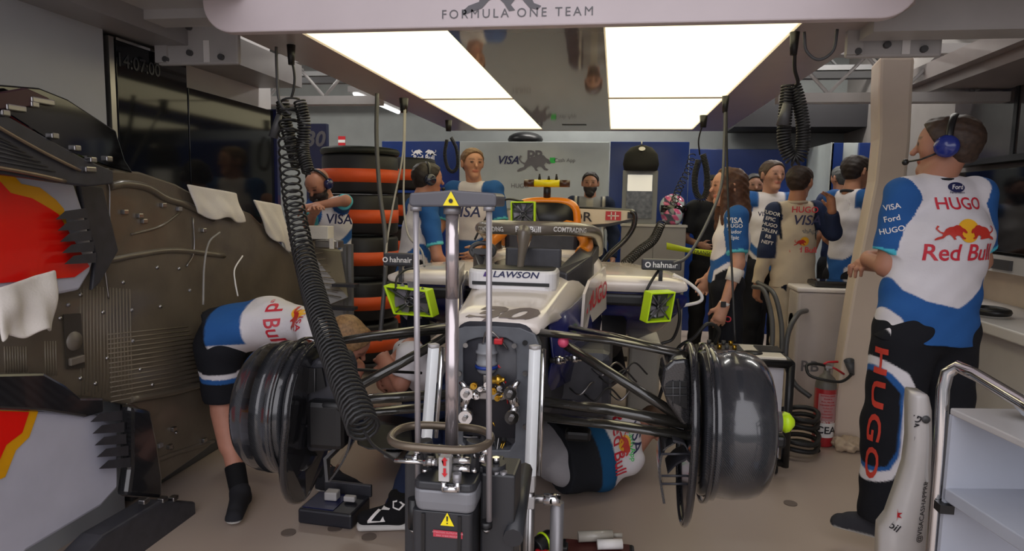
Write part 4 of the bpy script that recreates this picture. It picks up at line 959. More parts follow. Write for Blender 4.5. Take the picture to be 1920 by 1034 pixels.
# bulkhead frame
bz0, bz1 = .60, 1.04
bk = MB(); c0 = at(922, 640, 2.25)
outer = [at(x, y, 2.25) for x, y in ((836, 640), (846, 622), (870, 613), (925, 612), (975, 615), (1003, 627), (1012, 650), (1012, 740), (1005, 850), (985, 872), (860, 872), (836, 840))]
inner = [at(x, y, 2.25) for x, y in ((868, 655), (876, 640), (895, 634), (922, 632), (948, 634), (962, 642), (968, 660), (968, 740), (965, 830), (955, 845), (880, 845), (868, 830))]
n = 12; vs = outer+inner+[p+V((0, .06, 0)) for p in outer]+[p+V((0, .06, 0)) for p in inner]
fs = [(i, (i+1) % n, n+(i+1) % n, n+i) for i in range(n)]+[(2*n+i, 3*n+i, 3*n+(i+1) % n, 2*n+(i+1) % n) for i in range(n)]+[(i, 2*n+i, 2*n+(i+1) % n, (i+1) % n) for i in range(n)]+[(n+i, n+(i+1) % n, 3*n+(i+1) % n, 3*n+i) for i in range(n)]
bkh = part('front_bulkhead', MB().add(vs, fs), mat('bulkhead_grey', '#5b5e64', .4, vary=.12, vscale=25), car, bevel=.004)
part('bulkhead_recess', MB().prism([p+V((0, .09, 0)) for p in inner], (0, .02, 0)), m_black, car)
for x, y in ((874, 647), (965, 648), (862, 700), (985, 700), (985, 800), (860, 800)):
    p = at(x, y, 2.24); part('bolt', MB().cyl(p, p+V((0, -.012, 0)), .009, 10), m_steel, bkh)
for x, y in ((984, 644),):
    p = at(x, y, 2.24); part('hole', MB().cyl(p+V((0, .0, 0)), p+V((0, .008, 0)), .009, 14), m_black, bkh)
# mechanics inside the bulkhead
mech = part('fluid_reservoir', MB().lathe(at(912, 700, 2.26), (0, 0, 1), [(0, .001), (0, .026), (.01, .034), (.03, .034), (.033, .038), (.04, .038), (.043, .034), (.07, .034), (.073, .039), (.08, .039), (.083, .033), (.105, .03), (.11, .001)], 24), mat('reservoir_grey', '#85878c', .3), car)
part('clamp_ring', MB().lathe(at(912, 690, 2.26), (0, 0, 1), [(0, .034), (0, .04), (.01, .04), (.01, .034)], 24), m_blue, mech)
part('brake_line', MB().tube(curve([at(905, 645, 2.24), at(912, 622, 2.22), at(925, 625, 2.22), at(940, 640, 2.23), at(952, 655, 2.25)]), .0035, 6), m_steel, car)
hyd = part('hydraulic_cluster', MB().box(at(912, 737, 2.25), (.13, .05, .035)).cyl(at(888, 730, 2.22), at(936, 732, 2.22), .011).box(at(912, 715, 2.26), (.02, .03, .05)), m_steel, car, bevel=.003)
for i, (x, y, r_) in enumerate(((890, 722, .012), (902, 728, .009), (914, 720, .01), (926, 732, .012), (938, 726, .009), (896, 742, .009), (934, 745, .01), (884, 735, .008))):
    p = at(x, y, 2.2); part('fitting', MB().cyl(p, p+V((0, -.02, 0)), r_, 12).cyl(p+V((0, -.02, 0)), p+V((0, -.03, 0)), r_*.6, 6), m_chrome if i % 3 else m_gold, hyd)
p = at(930, 713, 2.21); part('fitting', MB().lathe(p, (1, 0, .1), [(-.03, .008), (-.02, .014), (.0, .014), (.005, .02), (.012, .02), (.02, .01), (.03, .008)], 14), m_gold, hyd)
for q, sg in ((878, -1), (958, 1)):
    rk = MB(); a = at(q, 735, 2.2); b = at(q+sg*8, 762, 2.2); c = at(q+sg*3, 780, 2.2); d_ = at(q-sg*18, 745, 2.2)
    rk.tube([d_, a], .016, 10).tube([a, b], .018, 10).tube([b, c], .015, 10).cyl(a+V((0, -.03, 0)), a+V((0, .03, 0)), .022).cyl(c+V((0, -.025, 0)), c+V((0, .025, 0)), .024).tube([at(q+sg*14, 715, 2.2), a], .011, 8)
    o_ = part('rocker', rk, m_chrome, car, label='polished suspension rocker')
    part('pivot_bolt', MB().cyl(a+V((0, -.045, 0)), a+V((0, -.03, 0)), .01, 6), m_steel, o_); part('pivot_bolt', MB().cyl(c+V((0, -.04, 0)), c+V((0, -.025, 0)), .009, 6), m_steel, o_)
for x in (892, 906, 930, 944): part('damper', MB().cyl(at(x, 760, 2.3), at(x, 838, 2.3), .011, 12), m_dgrey, car)
rr = random.Random(3)
for i in range(12):
    x = rr.uniform(875, 960); y = rr.uniform(655, 830); pts = curve([at(x, y, 2.28), at(x+rr.uniform(-20, 20), y+rr.uniform(10, 40), 2.26), at(x+rr.uniform(-25, 25), y+rr.uniform(-10, 50), 2.29)], 5)
    part('loom_wire', MB().tube(pts, .003, 6), (m_cable, m_steel, m_red, m_gold)[i % 4] if i % 4 else m_cable, car)
p = at(935, 640, 2.23); part('red_connector', MB().box(p, (.03, .03, .02)), m_red, car, bevel=.004)
part('keel', MB().loft([ring(2.3, .07, .05, .60, .50, .6), ring(2.8, .12, .09, .56, .46, .6), ring(3.4, .2, .2, .5, .42, .6)]), m_mcarbon, car)
# halo
hl = curve([V((XC-.30, 3.95, 1.17)), V((XC-.30, 3.8, 1.24)), V((XC-.29, 3.55, 1.30)), V((XC-.235, 3.25, 1.325)), V((XC-.12, 3.08, 1.335)), V((XC, 3.03, 1.335)), V((XC+.12, 3.08, 1.335)), V((XC+.235, 3.25, 1.325)), V((XC+.29, 3.55, 1.30)), V((XC+.30, 3.8, 1.24)), V((XC+.30, 3.95, 1.17))], 6)
m_halo = mat('halo_carbon', '#6b635a', .3, coat=.4, vary=.06)
halo = part('halo', MB().tube(hl, .042, 14, ey=.8), m_halo, car, label='dark carbon halo ring')
part('halo_strut', MB().tube(curve([V((XC, 2.84, 1.12)), V((XC, 2.9, 1.2)), V((XC, 3.0, 1.31))], 5), [.016, .015, .015, .015, .015, .016, .018, .02, .024, .03, .036][:11], 12, ey=1.8, up=(0, 1, 0)), m_halo, halo)
hb = bvh_of(halo)
for t, x, y, rt, sz in (('Red Bull', 990, 431, (1, 0, 0), .035), ('CASHTRACKING', 1071, 432, (.92, .35, -.05), .03), ('CASHTRACKING', 917, 430, (.92, -.35, .03), .03)):
    d_ = ray(x, y); h = hb.ray_cast(CAM, d_); p = h[0] if h[0] else at(x, y, 3.05)
    t = {'CASHTRACKING': 'CONTRACRED'}.get(t, t) if 0 else t
    decal('lettering', text_mb(t if t == 'Red Bull' else 'COMTRADING', sz, .02), p, rt, (0, 0, 1), m_inkw, halo, hb, off=.003, cast=.12, grid=.01)
# cockpit sides, headrest, seat, wheel area
cp = MB()
for q in (-1, 1):
    vs = [V((XC+q*.2, 2.98, 1.14)), V((XC+q*.30, 3.3, 1.2)), V((XC+q*.32, 3.8, 1.22)), V((XC+q*.24, 3.8, 1.25)), V((XC+q*.22, 3.3, 1.22)), V((XC+q*.14, 3.0, 1.15))]
    part('cockpit_rim', MB().prism([v-V((0, 0, .14)) for v in vs], (0, 0, .14)), m_mcarbon, car, bevel=.01)
part('cockpit_surround', MB().loft([ring(3.42, .33, .36, 1.19, .6), ring(3.8, .34, .40, 1.2, .6), ring(4.2, .26, .36, 1.2, .6)]), m_carwhite, car)
part('seat_back', MB().box(V((XC, 3.75, 1.19)), (.42, .08, .22)), m_mcarbon, car, bevel=.03)
hr = MB()
for q in (-1, 1): hr.tube(curve([V((XC+q*.10, 3.95, 1.33)), V((XC+q*.20, 3.8, 1.3)), V((XC+q*.26, 3.55, 1.24)), V((XC+q*.24, 3.4, 1.2))], 5), .035, 10)
part('headrest', hr.box(V((XC, 3.98, 1.32)), (.3, .1, .12)), m_orange, car, label='orange headrest')
st = thing('x', 'x', 'x', (0, 0, 0)); bpy.data.objects.remove(st)
whl = part('windscreen_panel', MB().box(at(1000, 485, 3.05), (.26, .02, .1)), m_mcarbon, car, bevel=.02)
sw = at(900, 480, 3.3)
part('steering_wheel', MB().tube(curve([at(905+22*math.cos(a), 470+14*math.sin(a), 3.3) for a in [2*math.pi*i/12 for i in range(12)]], 3, True), .012, 8, closed=True).box(at(905, 472, 3.3), (.1, .03, .03)), m_dgrey, car)
# engine cover + airbox
def abring(Y, w, zt, zb, xc=XC, ex=.55): return ring(Y, w*.92, w, zt, zb, ex, 32, xc)
ab = MB().loft([abring(3.93, .205, 1.475, 1.235), abring(3.96, .215, 1.485, 1.22), abring(4.1, .21, 1.49, 1.15), abring(4.5, .17, 1.47, 1.0), abring(5.0, .08, 1.35, .95)])
abx = part('airbox', ab, m_orange, car, label='bright orange air intake cover')
mo = MB().loft([abring(3.90, .17, 1.455, 1.27), abring(3.945, .172, 1.457, 1.27)]); part('intake_opening', mo, m_black, abx)
vs = abring(3.915, .21, 1.48, 1.235); v2 = abring(3.915, .165, 1.45, 1.275); nn_ = 32
part('intake_lip', MB().add(vs+v2+[p+V((0, .04, 0)) for p in vs]+[p+V((0, .04, 0)) for p in v2], [(i, (i+1) % 32, 32+(i+1) % 32, 32+i) for i in range(32)]+[(i, 64+i, 64+(i+1) % 32, (i+1) % 32) for i in range(32)]+[(32+i, 32+(i+1) % 32, 96+(i+1) % 32, 96+i) for i in range(32)], 0, True), m_orange, abx)
part('intake_splitter', MB().tube([V((XC-.08, 3.89, 1.45)), V((XC-.02, 3.9, 1.28))], .008, 8), m_dgrey, abx)
for q in (-1, 1):
    fl = MB().loft([[V((XC+q*.19, 3.95, 1.34)), V((XC+q*.205, 3.95, 1.30)), V((XC+q*.19, 4.0, 1.25)), V((XC+q*.15, 4.0, 1.25))], [V((XC+q*.26, 4.0, 1.24)), V((XC+q*.30, 4.0, 1.21)), V((XC+q*.28, 4.1, 1.18)), V((XC+q*.16, 4.1, 1.2))]]); part('flare', fl, m_orange, abx)
sp_ = at(1020, 358, 3.95)
tc_ = part('camera_stalk', MB().tube([V((XC, 3.97, 1.48)), V((XC, 3.97, 1.56))], .022, 10), m_black, car)
cz = at(1020, 344, 3.95).z
cb_ = part('camera_bar', MB().tube([V((XC-.075, 3.95, cz)), V((XC+.075, 3.95, cz))], .022, 12), m_yel, car, label='yellow roof camera housing')
part('bar_end', MB().tube([V((XC-.135, 3.95, cz)), V((XC-.075, 3.95, cz))], .021, 12), mat('camera_end_brown', '#4a3024', .3), cb_); part('bar_end', MB().tube([V((XC+.075, 3.95, cz)), V((XC+.135, 3.95, cz))], .021, 12), mat('camera_end_brown', '#4a3024'), cb_)
for dx, hh in ((-.045, .03), (.01, .018), (.055, .03)): part('antenna', MB().cyl(V((XC+dx, 3.95, cz+.02)), V((XC+dx, 3.95, cz+.025+hh)), .009, 8, 0, .005), m_black, cb_)
# sidepods
for q in (-1, 1):
    A = MB().loft([ring(3.35, .30, .30, 1.075, 1.02, .5, 24, XC+q*.47), ring(3.5, .34, .34, 1.085, .99, .5, 24, XC+q*.44), ring(3.9, .36, .36, 1.09, .9, .5, 24, XC+q*.42), ring(4.6, .30, .30, 1.06, .55, .5, 24, XC+q*.36), ring(5.4, .15, .15, .95, .5, .5, 24, XC+q*.22)])
    sp = part('sidepod', A, m_carwhite, car, label='white sidepod top')
    B = MB().loft([ring(3.38, .31, .29, 1.02, .93, .5, 24, XC+q*.47), ring(3.8, .34, .26, 1.0, .72, .5, 24, XC+q*.44), ring(4.5, .26, .2, .9, .5, .5, 24, XC+q*.36)])
    part('sidepod_lower', B, m_navy, sp); part('inlet', MB().box(V((XC+q*.46, 3.37, .975)), (.46, .03, .06)), m_black, sp, bevel=.02)
    part('undercut', MB().loft([ring(3.5, .2, .15, .9, .62, .6, 20, XC+q*.3), ring(4.3, .22, .2, .8, .5, .6, 20, XC+q*.3)]), m_black, sp)
part('floor_plate', MB().prism([V((XC-.3, 3.2, .47)), V((XC+.3, 3.2, .47)), V((XC+.5, 3.8, .47)), V((XC+.45, 5.6, .47)), V((XC-.45, 5.6, .47)), V((XC-.5, 3.8, .47))], (0, 0, .02)), m_mcarbon, car)
# flank electronics right of tub
for x, y, sx in ((1045, 676, .06), (1075, 672, .03)): part('sensor_plug', MB().cyl(at(x-14, y, 2.5), at(x+16, y, 2.5), .012, 12).cyl(at(x-4, y, 2.5), at(x+8, y, 2.5), .017, 12), m_chrome, car)
part('damper_cap', MB().sphere(at(1056, 642, 2.28), .02), mat('pink_cap', '#c84a6a', .4), car, label='pink round cap')
part('chassis_side_box', MB().box(at(1085, 700, 3.0), (.3, .4, .3)), m_mcarbon, car, bevel=.04)
for i in range(6):
    x = rr.uniform(1030, 1160); y = rr.uniform(690, 740); part('loom_wire', MB().tube(curve([at(x, y, 2.8), at(x+20, y+12, 2.75), at(x+45, y-12, 2.8), at(x+70, y+10, 2.85)], 5), .004, 6), m_cable if i % 2 else m_steel, car)
# rear wing
wy = 5.35
def wp(x, y, dy=0): return at(x, y, wy+dy)
wg = part('rear_wing', MB().loft([[wp(x, yt), wp(x, yb), wp(x, yb-2, .18), wp(x, yt, .18)] for x, yt, yb in ((926, 396, 414), (960, 394, 417), (1020, 391, 424), (1080, 391, 424), (1140, 393, 420), (1178, 395, 413), (1190, 400, 410))], smooth=False), mat('wing_white', '#ddd0bc', .3), car, label='white rear wing with dark lettering', bevel=.006)
part('wing_underside', MB().loft([[wp(x, yt), wp(x, yt+5), wp(x, yt+5, .2), wp(x, yt-2, .2)] for x, yt in ((926, 413), (1020, 424), (1080, 424), (1140, 420), (1188, 410))], smooth=False), m_black, wg)
part('wing_top_edge', MB().loft([[wp(x, yt-3, .02), wp(x, yt, .0), wp(x, yt, .2), wp(x, yt-4, .2)] for x, yt in ((926, 396), (1020, 391), (1080, 391), (1140, 393), (1186, 396))], smooth=False), m_black, wg)
for a_, sg in ((1190, 1), (926, -1)):
    c_ = curve([wp(a_-sg*8, 396), wp(a_, 402), wp(a_-sg*2, 425), wp(a_-sg*18, 450), wp(a_-sg*45, 475), wp(a_-sg*62, 495)], 5)
    part('endplate', MB().tube(c_, .022, 8, ey=3.2, up=(0, 1, 0)), m_carbon, wg)
    part('end_badge', MB().box(wp(a_-sg*8, 404, -.01), (.045, .01, .05)), m_black, wg)
decal('lettering', text_mb('TUDOR', .105, .012, 0, 1.15), wp(1060, 407, -.01), (1, 0, 0), (0, 0, 1), m_ink, wg, None, off=.006)
decal('red_emblem', ([(-.06, -.035), (.06, -.035), (.06, .035), (-.06, .035)], [[0, 1, 2, 3]]), wp(1150, 405, -.01), (1, 0, 0), (0, 0, 1), m_red, wg, None, off=.006)
decal('white_mark', ([(-.045, -.004), (.045, -.004), (.045, .004), (-.045, .004), (-.02, -.03), (-.012, -.03), (-.012, .03), (-.02, .03), (.012, -.03), (.02, -.03), (.02, .03), (.012, .03)], [[0, 1, 2, 3], [4, 5, 6, 7], [8, 9, 10, 11]]), wp(1150, 405, -.01), (1, 0, 0), (0, 0, 1), m_inkw, wg, None, off=.009)
part('wing_pylon', MB().box(V((XC, 5.3, 1.1)), (.03, .12, .5)), m_black, wg)
# mirrors
for x0, x1, y0, y1_, Y, mm in ((722, 776, 474, 500, 3.3, 'left'), (1203, 1277, 485, 508, 3.35, 'right')):
    a = at(x0, y0, Y); b = at(x1, y1_, Y); c_ = (a+b)/2
    mr = part('wing_mirror', MB().box(c_, (b.x-a.x, .05, a.z-b.z)), m_mcarbon, car, bevel=.008, label='dark %s mirror with pale lettering' % mm)
    decal('lettering', text_mb('hahnair', .040, .014), c_+V((.016, -.027, 0)), (1, 0, 0), (0, 0, 1), m_inkw, mr, None, off=.003)
    decal('round_mark', ring2(.014, .008), c_+V((-.066, -.027, 0)), (1, 0, 0), (0, 0, 1), m_inkw, mr, None, off=.003)
    part('mirror_stalk', MB().box(c_+V((0, .03, -.07)), (.02, .03, .1)), m_carbon, mr)
# LAWSON cowl on the nose
a = at(875, 505, 2.72); b = at(1042, 548, 2.72); c_ = (a+b)/2; w_ = (b.x-a.x)
def rrect(w, d, r=.05, n=6, z=0): return [V((sx*(w/2-r)+math.cos(t)*r, sy*(d/2-r)+math.sin(t)*r, z)) for sx, sy, t0 in ((1, 1, 0), (-1, 1, 90), (-1, -1, 180), (1, -1, 270)) for t in [math.radians(t0+90*i/n) for i in range(n+1)]]
base = V((c_.x, 2.72+.11, b.z))
hgt = a.z-b.z
cw = solo('nose_cooling_unit', MB().loft([[p*.985+base for p in rrect(w_, .24, .06)], [p+V((0, 0, .01))+base for p in rrect(w_, .24, .06)], [p+V((0, 0, hgt-.012))+base for p in rrect(w_*1.0, .24, .06)], [p+V((0, 0, hgt))+base for p in rrect(w_*.97, .22, .055)]], smooth=False), mat('unit_white', '#e6e4e4', .3), 'white rounded cooling unit with driver name lettering on the nose', 'cooling unit', bevel=.002)
part('top_screen', MB().prism([p+V((0, 0, hgt-.004))+base for p in rrect(w_*.93, .19, .05)], (0, 0, .008)), m_black, cw)
part('lower_slot', MB().box(base+V((0, -.121, .028)), (w_*.86, .006, .014)), m_black, cw)
decal('lettering', text_mb('LAWSON', .036, .018, .25, 1.25), base+V((.02, -.122, .066)), (1, 0, 0), (0, 0, 1), m_inknavy, cw, None, off=.002)
decal('flag_mark', ([(-.02, -.01), (.012, -.01), (.02, .01), (-.012, .01)], [[0, 1, 2, 3]]), base+V((-.095, -.122, .066)), (1, 0, 0), (0, 0, 1), mat('flag_violet', '#4a2f7a'), cw, None, off=.002)
# yellow cooling fans
def fan(lab, q, depth, Y, par=None):
    """q = four corners (photo order TL TR BR BL) of the front frame"""
    P_ = [at(x, y, Y+dy) for x, y, dy in q]; cn = sum(P_, V())/4; N = (P_[1]-P_[0]).cross(P_[3]-P_[0]).normalized(); N = N if N.y > 0 else -N
    r = thing('cooling_fan', lab, 'fan', cn, 'fluorescent yellow cooling fans'); del r['group']
    In = [p.lerp(cn, .12) for p in P_]; D = N*depth; vs = P_+In+[p+D for p in P_]+[p+D for p in In]; m4 = 4
    part('frame', MB().add(vs, [(i, (i+1) % 4, 4+(i+1) % 4, 4+i) for i in range(4)]+[(i, 8+i, 8+(i+1) % 4, (i+1) % 4) for i in range(4)]+[(4+i, 4+(i+1) % 4, 12+(i+1) % 4, 12+i) for i in range(4)]+[(8+i, 12+i, 12+(i+1) % 4, 8+(i+1) % 4) for i in range(4)]), m_fluo if 0 else m_yellow, r, bevel=.004)
    part('grille', MB().prism([p+D*.75 for p in In], D*.1), m_dgrey, r)
    R0 = (P_[1]-P_[0]).length*.36; u = (P_[1]-P_[0]).normalized(); w2 = N.cross(u)
    hub = part('hub', MB().lathe(cn+D*.15, N, [(0, .001), (0, R0*.28), (.01, R0*.32), (depth*.5, R0*.32)], 18), m_black, r)
    part('hub_ring', MB().lathe(cn+D*.12, N, [(0, R0*.24), (0, R0*.30), (.004, R0*.30), (.004, R0*.24)], 18, closed=True), m_steel, hub)
    for k in range(7):
        a0 = 2*math.pi*k/7; d1 = u*math.cos(a0)+w2*math.sin(a0); d2 = u*math.cos(a0+.55)+w2*math.sin(a0+.55)
        part('blade', MB().prism([cn+D*.3+d1*R0*.3, cn+D*.3+d1*R0*1.15, cn+D*.5+d2*R0*1.15, cn+D*.5+d2*R0*.3], N*.003), m_smoke, r)
    for i in range(4): part('grille_bar', MB().tube([In[i]+D*.1, cn+D*.1], .004, 6), m_dgrey, r)
    return r
m_smoke = mat('smoke_blade', '#6f6a72', .25)
fan('yellow cooling fan hanging at the left side of the car', ((718, 536, 0), (800, 546, -.05), (812, 596, -.05), (737, 590, 0)), .07, 3.12)
fan('yellow cooling fan at the right side of the car', ((1222, 550, -.04), (1268, 548, 0.02), (1258, 604, .02), (1212, 607, -.04)), .07, 3.2)
fan('yellow cooling fan standing on top of the cockpit', ((957, 378, 0), (1003, 378, 0), (1003, 424, 0), (957, 424, 0)), .05, 3.25)
# ---------- front corners ----------
def arm(pts, r, nm='suspension_arm', ey=.55, par=None, m=None): return part(nm, MB().tube(pts, r, 12, ey=ey), m or m_arm, par or car)
arm([at(1000, 622, 2.3), at(1150, 640, 2.25), at(1292, 668, 2.15)], [.028, .026, .024], ey=.45)
arm([at(1056, 612, 2.75), at(1150, 630, 2.5), at(1268, 660, 2.2)], [.018, .018, .018], ey=.6)
arm([at(1062, 648, 2.3), at(1180, 722, 2.22), at(1290, 792, 2.15)], [.018, .019, .018], 'pushrod', ey=.9)
arm([at(1004, 752, 2.28), at(1140, 768, 2.22), at(1292, 796, 2.15)], [.025, .026, .024], ey=.7)
arm([at(1004, 780, 2.3), at(1140, 796, 2.24), at(1292, 818, 2.15)], [.030, .030, .028], ey=.5)
arm([at(1080, 760, 2.8), at(1290, 805, 2.2)], [.018, .018], ey=.5)
arm([at(838, 612, 2.3), at(700, 628, 2.22), at(560, 652, 2.15)], [.028, .026, .024], ey=.45)
arm([at(838, 620, 2.32), at(650, 640, 2.3), at(600, 645, 2.15)], [.014, .014, .014], ey=.8)
arm([at(838, 632, 2.3), at(740, 688, 2.2), at(640, 742, 2.12), at(600, 770, 2.12)], [.018, .019, .018, .018], 'pushrod', ey=.9)
arm([at(838, 740, 2.28), at(700, 748, 2.22), at(580, 768, 2.15)], [.025, .026, .024], ey=.7)
arm([at(838, 762, 2.3), at(700, 772, 2.24), at(580, 790, 2.15)], [.030, .030, .028], ey=.5)
arm([at(790, 700, 2.6), at(600, 690, 2.2)], [.006, .006], 'brake_hose', ey=1, m=m_cable)
def corner(cx0, cy, x_out, rad, q, lab):
    """q=+1 right corner; drum axis along X"""
    Y = 2.15; A = at(cx0, cy, Y); B = at(x_out, cy, Y); w = abs(B.x-A.x); ax = V((q, 0, 0)); r = rad
    rt_ = part('brake_drum', MB().lathe(A, ax, [(0, r*.45), (0, r*.93), (.006, r*.97), (.02, r*.985), (.03, r*1.03), (.045, r*1.03), (.05, r*.99), (.1, r), (w*.5, r), (w*.68, r*.985), (w*.82, r*.945), (w*.92, r*.88), (w*.98, r*.8), (w, r*.7), (w*.985, r*.70), (w*.97, .001)], 64), m_drum, car, label=lab)
    part('drum_lip', MB().lathe(A+ax*.012, ax, [(0, r*1.04), (0, r*1.075), (.012, r*1.075), (.012, r*1.04)], 64, closed=True), m_carbon, rt_)
    # tall fence plate
    return A, B, w, rt_
m_drum = mat('drum_carbon', '#2c2d31', .2, coat=.7, vary=.0)
_t = m_drum.node_tree; _b = _t.nodes['Principled BSDF']; _tc = _t.nodes.new('ShaderNodeTexCoord'); _n = _t.nodes.new('ShaderNodeTexWave'); _n.inputs['Scale'].default_value = 90; _n.bands_direction = 'DIAGONAL'
_r = _t.nodes.new('ShaderNodeValToRGB'); _r.color_ramp.elements[0].color = (*srgb('#26272b'), 1); _r.color_ramp.elements[1].color = (*srgb('#36373b'), 1)
_t.links.new(_tc.outputs['Object'], _n.inputs[0]); _t.links.new(_n.outputs[0], _r.inputs[0]); _t.links.new(_r.outputs[0], _b.inputs['Base Color'])
A, B, w, drR = corner(1306, 790, 1436, .234, 1, 'large glossy carbon brake drum')
A2, B2, w2, drL = corner(580, 764, 482, .230, -1, 'large glossy carbon brake drum')
def fence(pts, th, dy, par, m=None, nm='drum_fence'):
    return part(nm, MB().prism(pts, (th, 0, 0)), m or m_carbon, par, bevel=.004)
# right fence: tall thin plate just inboard of the drum
fr = []
X0 = at(1288, 780, 2.15).x
for k in range(40):
    a_ = 2*math.pi*k/40; z = A.z+math.sin(a_)*(.245 if math.sin(a_) > 0 else .335); y = 2.15+math.cos(a_)*.215; fr.append(V((X0, y, z)))
fence(fr, .014, 0, drR)
part('fence_rim', MB().tube(fr, .011, 8, closed=True), m_carbon, drR)
# duct scoop right
def scoop(pts_px, Y, dX, par, m):
    P_ = [at(x, y, Y) for x, y in pts_px]; return part('brake_duct', MB().prism(P_, (dX, .16, 0)), m, par, bevel=.02, seg=3)
scoop(((1245, 690), (1262, 675), (1290, 672), (1296, 700), (1296, 800), (1280, 800), (1252, 760), (1240, 725)), 2.08, .0, drR, m_carbon)
gd = part('duct_opening', MB().prism([at(x, y, 2.075) for x, y in ((1248, 722), (1256, 716), (1288, 716), (1288, 768), (1262, 756), (1248, 740))], (0, .006, 0)), m_black, drR)
for x in (1262, 1275): part('duct_grille', MB().cyl(at(x, 716, 2.07), at(x, 762, 2.07), .002, 6), m_dgrey, gd)
for y in (728, 742): part('duct_grille', MB().cyl(at(1248, y, 2.07), at(1288, y, 2.07), .002, 6), m_dgrey, gd)
# lower deflector right
dfp = curve([at(1262, 832, 2.1), at(1242, 846, 2.1), at(1234, 880, 2.1), at(1238, 915, 2.1), at(1243, 945, 2.1)], 5)
part('deflector', MB().loft([[p, p+V((.008, 0, 0)), p+V((.014, .16, .0)), p+V((.004, .16, .0))] for p in dfp], smooth=False), m_carbon, drR)
cf = curve([at(1262, 830, 2.1), at(1285, 838, 2.1), at(1288, 862, 2.1), at(1270, 872, 2.12), at(1252, 890, 2.14)], 5); part('deflector', MB().loft([[p, p+V((.0, 0, .008)), p+V((.0, .12, .008)), p+V((0, .12, 0))] for p in cf], smooth=False), m_mcarbon, drR)
for y in (852, 893, 908): part('tie_rod', MB().cyl(at(1240, y, 2.09), at(1300, y, 2.09), .004, 8), m_mcarbon, drR)
# hub end with yellow tool
hb_ = B+V((.0, 0, .0)); part('axle_stub', MB().lathe(B-V((.01, 0, 0)), (1, 0, 0), [(0, .04), (.03, .04), (.035, .032), (.055, .032), (.06, .001)], 20), m_alu, drR)
yt = part('nut_socket', MB().lathe(B+V((.045, 0, .0)), (1, 0, 0), [(0, .022), (.012, .034), (.025, .03), (.04, .012), (.042, .001)], 14), m_yellow, drR, label='fluorescent yellow nut socket')
part('socket_base', MB().box(B+V((.035, 0, -.06)), (.05, .05, .04)), m_black, drR, bevel=.01)
part('nut_socket', MB().lathe(B2-V((.0, 0, -.0)), (-1, 0, 0), [(0, .036), (.015, .04), (.025, .03), (.03, .001)], 14), m_yellow, drL)
# left fence : crescent plate curving forward
fl_ = []
X1 = at(600, 780, 2.15).x
for k in range(40):
    a_ = 2*math.pi*k/40; z = A2.z+math.sin(a_)*(.225 if math.sin(a_) > 0 else .335); y = 2.15+math.cos(a_)*.21; fl_.append(V((X1-.02-(.05 if z < A2.z else 0)*min(1, (A2.z-z)/.3), y, z)))
part('drum_fence', MB().add(fl_+[p+V((.014, 0, 0)) for p in fl_], [list(range(40)), list(range(79, 39, -1))]+[(i, (i+1) % 40, 40+(i+1) % 40, 40+i) for i in range(40)]), m_carbon, drL)
part('fence_rim', MB().tube(fl_, .013, 8, closed=True), m_carbon, drL)
rimp = [p for p in fl_ if p.y < 2.15]
scoop(((572, 690), (590, 672), (630, 672), (640, 700), (640, 820), (620, 850), (572, 850)), 2.1, .0, drL, m_mcarbon)
gd = part('duct_opening', MB().prism([at(x, y, 2.095) for x, y in ((562, 690), (605, 690), (612, 725), (570, 742), (558, 735))], (0, -.008, 0)), m_black, drL)
for x in (574, 590): part('duct_grille', MB().cyl(at(x, 692, 2.08), at(x, 736, 2.08), .002, 6), m_dgrey, gd)
part('caliper', MB().box(at(620, 790, 2.12), (.13, .12, .17)).cyl(at(600, 760, 2.08), at(660, 765, 2.08), .02), m_black, drL, bevel=.02)
dfp = curve([at(652, 800, 2.1), at(654, 820, 2.1), at(648, 850, 2.1), at(632, 880, 2.1), at(614, 905, 2.1)], 5)
part('deflector', MB().loft([[p, p+V((.008, 0, 0)), p+V((-.02, .2, .02)), p+V((-.03, .2, .02))] for p in dfp], smooth=False), m_carbon, drL)
part('deflector', MB().loft([[at(610, 905, 2.1), at(616, 905, 2.1), at(618, 903, 2.2), at(612, 903, 2.2)], [at(606, 860, 2.1), at(612, 862, 2.1), at(620, 862, 2.25), at(612, 860, 2.25)], [at(628, 838, 2.1), at(632, 842, 2.1), at(640, 842, 2.25), at(634, 838, 2.25)]], smooth=False), m_dgrey, drL)
part('tie_rod', MB().cyl(at(640, 798, 2.1), at(560, 800, 2.1), .004, 8), m_mcarbon, drL)
# ================= jack in the foreground =================
jY = 1.48
jk = thing('car_jack', 'tall grey hydraulic nose jack with three upright posts in the foreground', 'jack', (at(850, 900, jY).x, jY, 0))
m_jgrey = mat('jack_grey', '#55545a', .4); m_jdark = mat('jack_dark', '#2b2c30', .4); m_jpost = mat('jack_post', '#a8a3a6', .3, metal=.4)
tpl = MB(); a = [at(x, y, jY-.03) for x, y in ((768, 362), (830, 358), (848, 356), (866, 358), (926, 362), (931, 368), (930, 388), (868, 388), (846, 389), (828, 388), (771, 388), (765, 382))]
tp_ = part('top_plate', tpl.prism(a, (0, .12, 0)), m_jgrey, jk, bevel=.008)
decal('warning_triangle', ([(-.018, -.014), (.018, -.014), (0, .018)], [[0, 1, 2]]), at(846, 374, jY-.03), (1, 0, 0), (0, 0, 1), m_yel, tp_, None, off=.003)
decal('triangle_mark', disc2(.005, 10), at(846, 377, jY-.03), (1, 0, 0), (0, 0, 1), m_ink, tp_, None, off=.005)
part('lift_post', MB().cyl(at(848, 400, jY), at(848, 560, jY), .0150, 24).cyl(at(848, 560, jY), at(847, 850, jY), .0155, 24), mat('polished_post', '#bdb4b6', .18, metal=.75), jk, label='polished main lift post')
part('post_collar', MB().cyl(at(848, 388, jY), at(848, 402, jY), .020, 20), m_alu, jk)
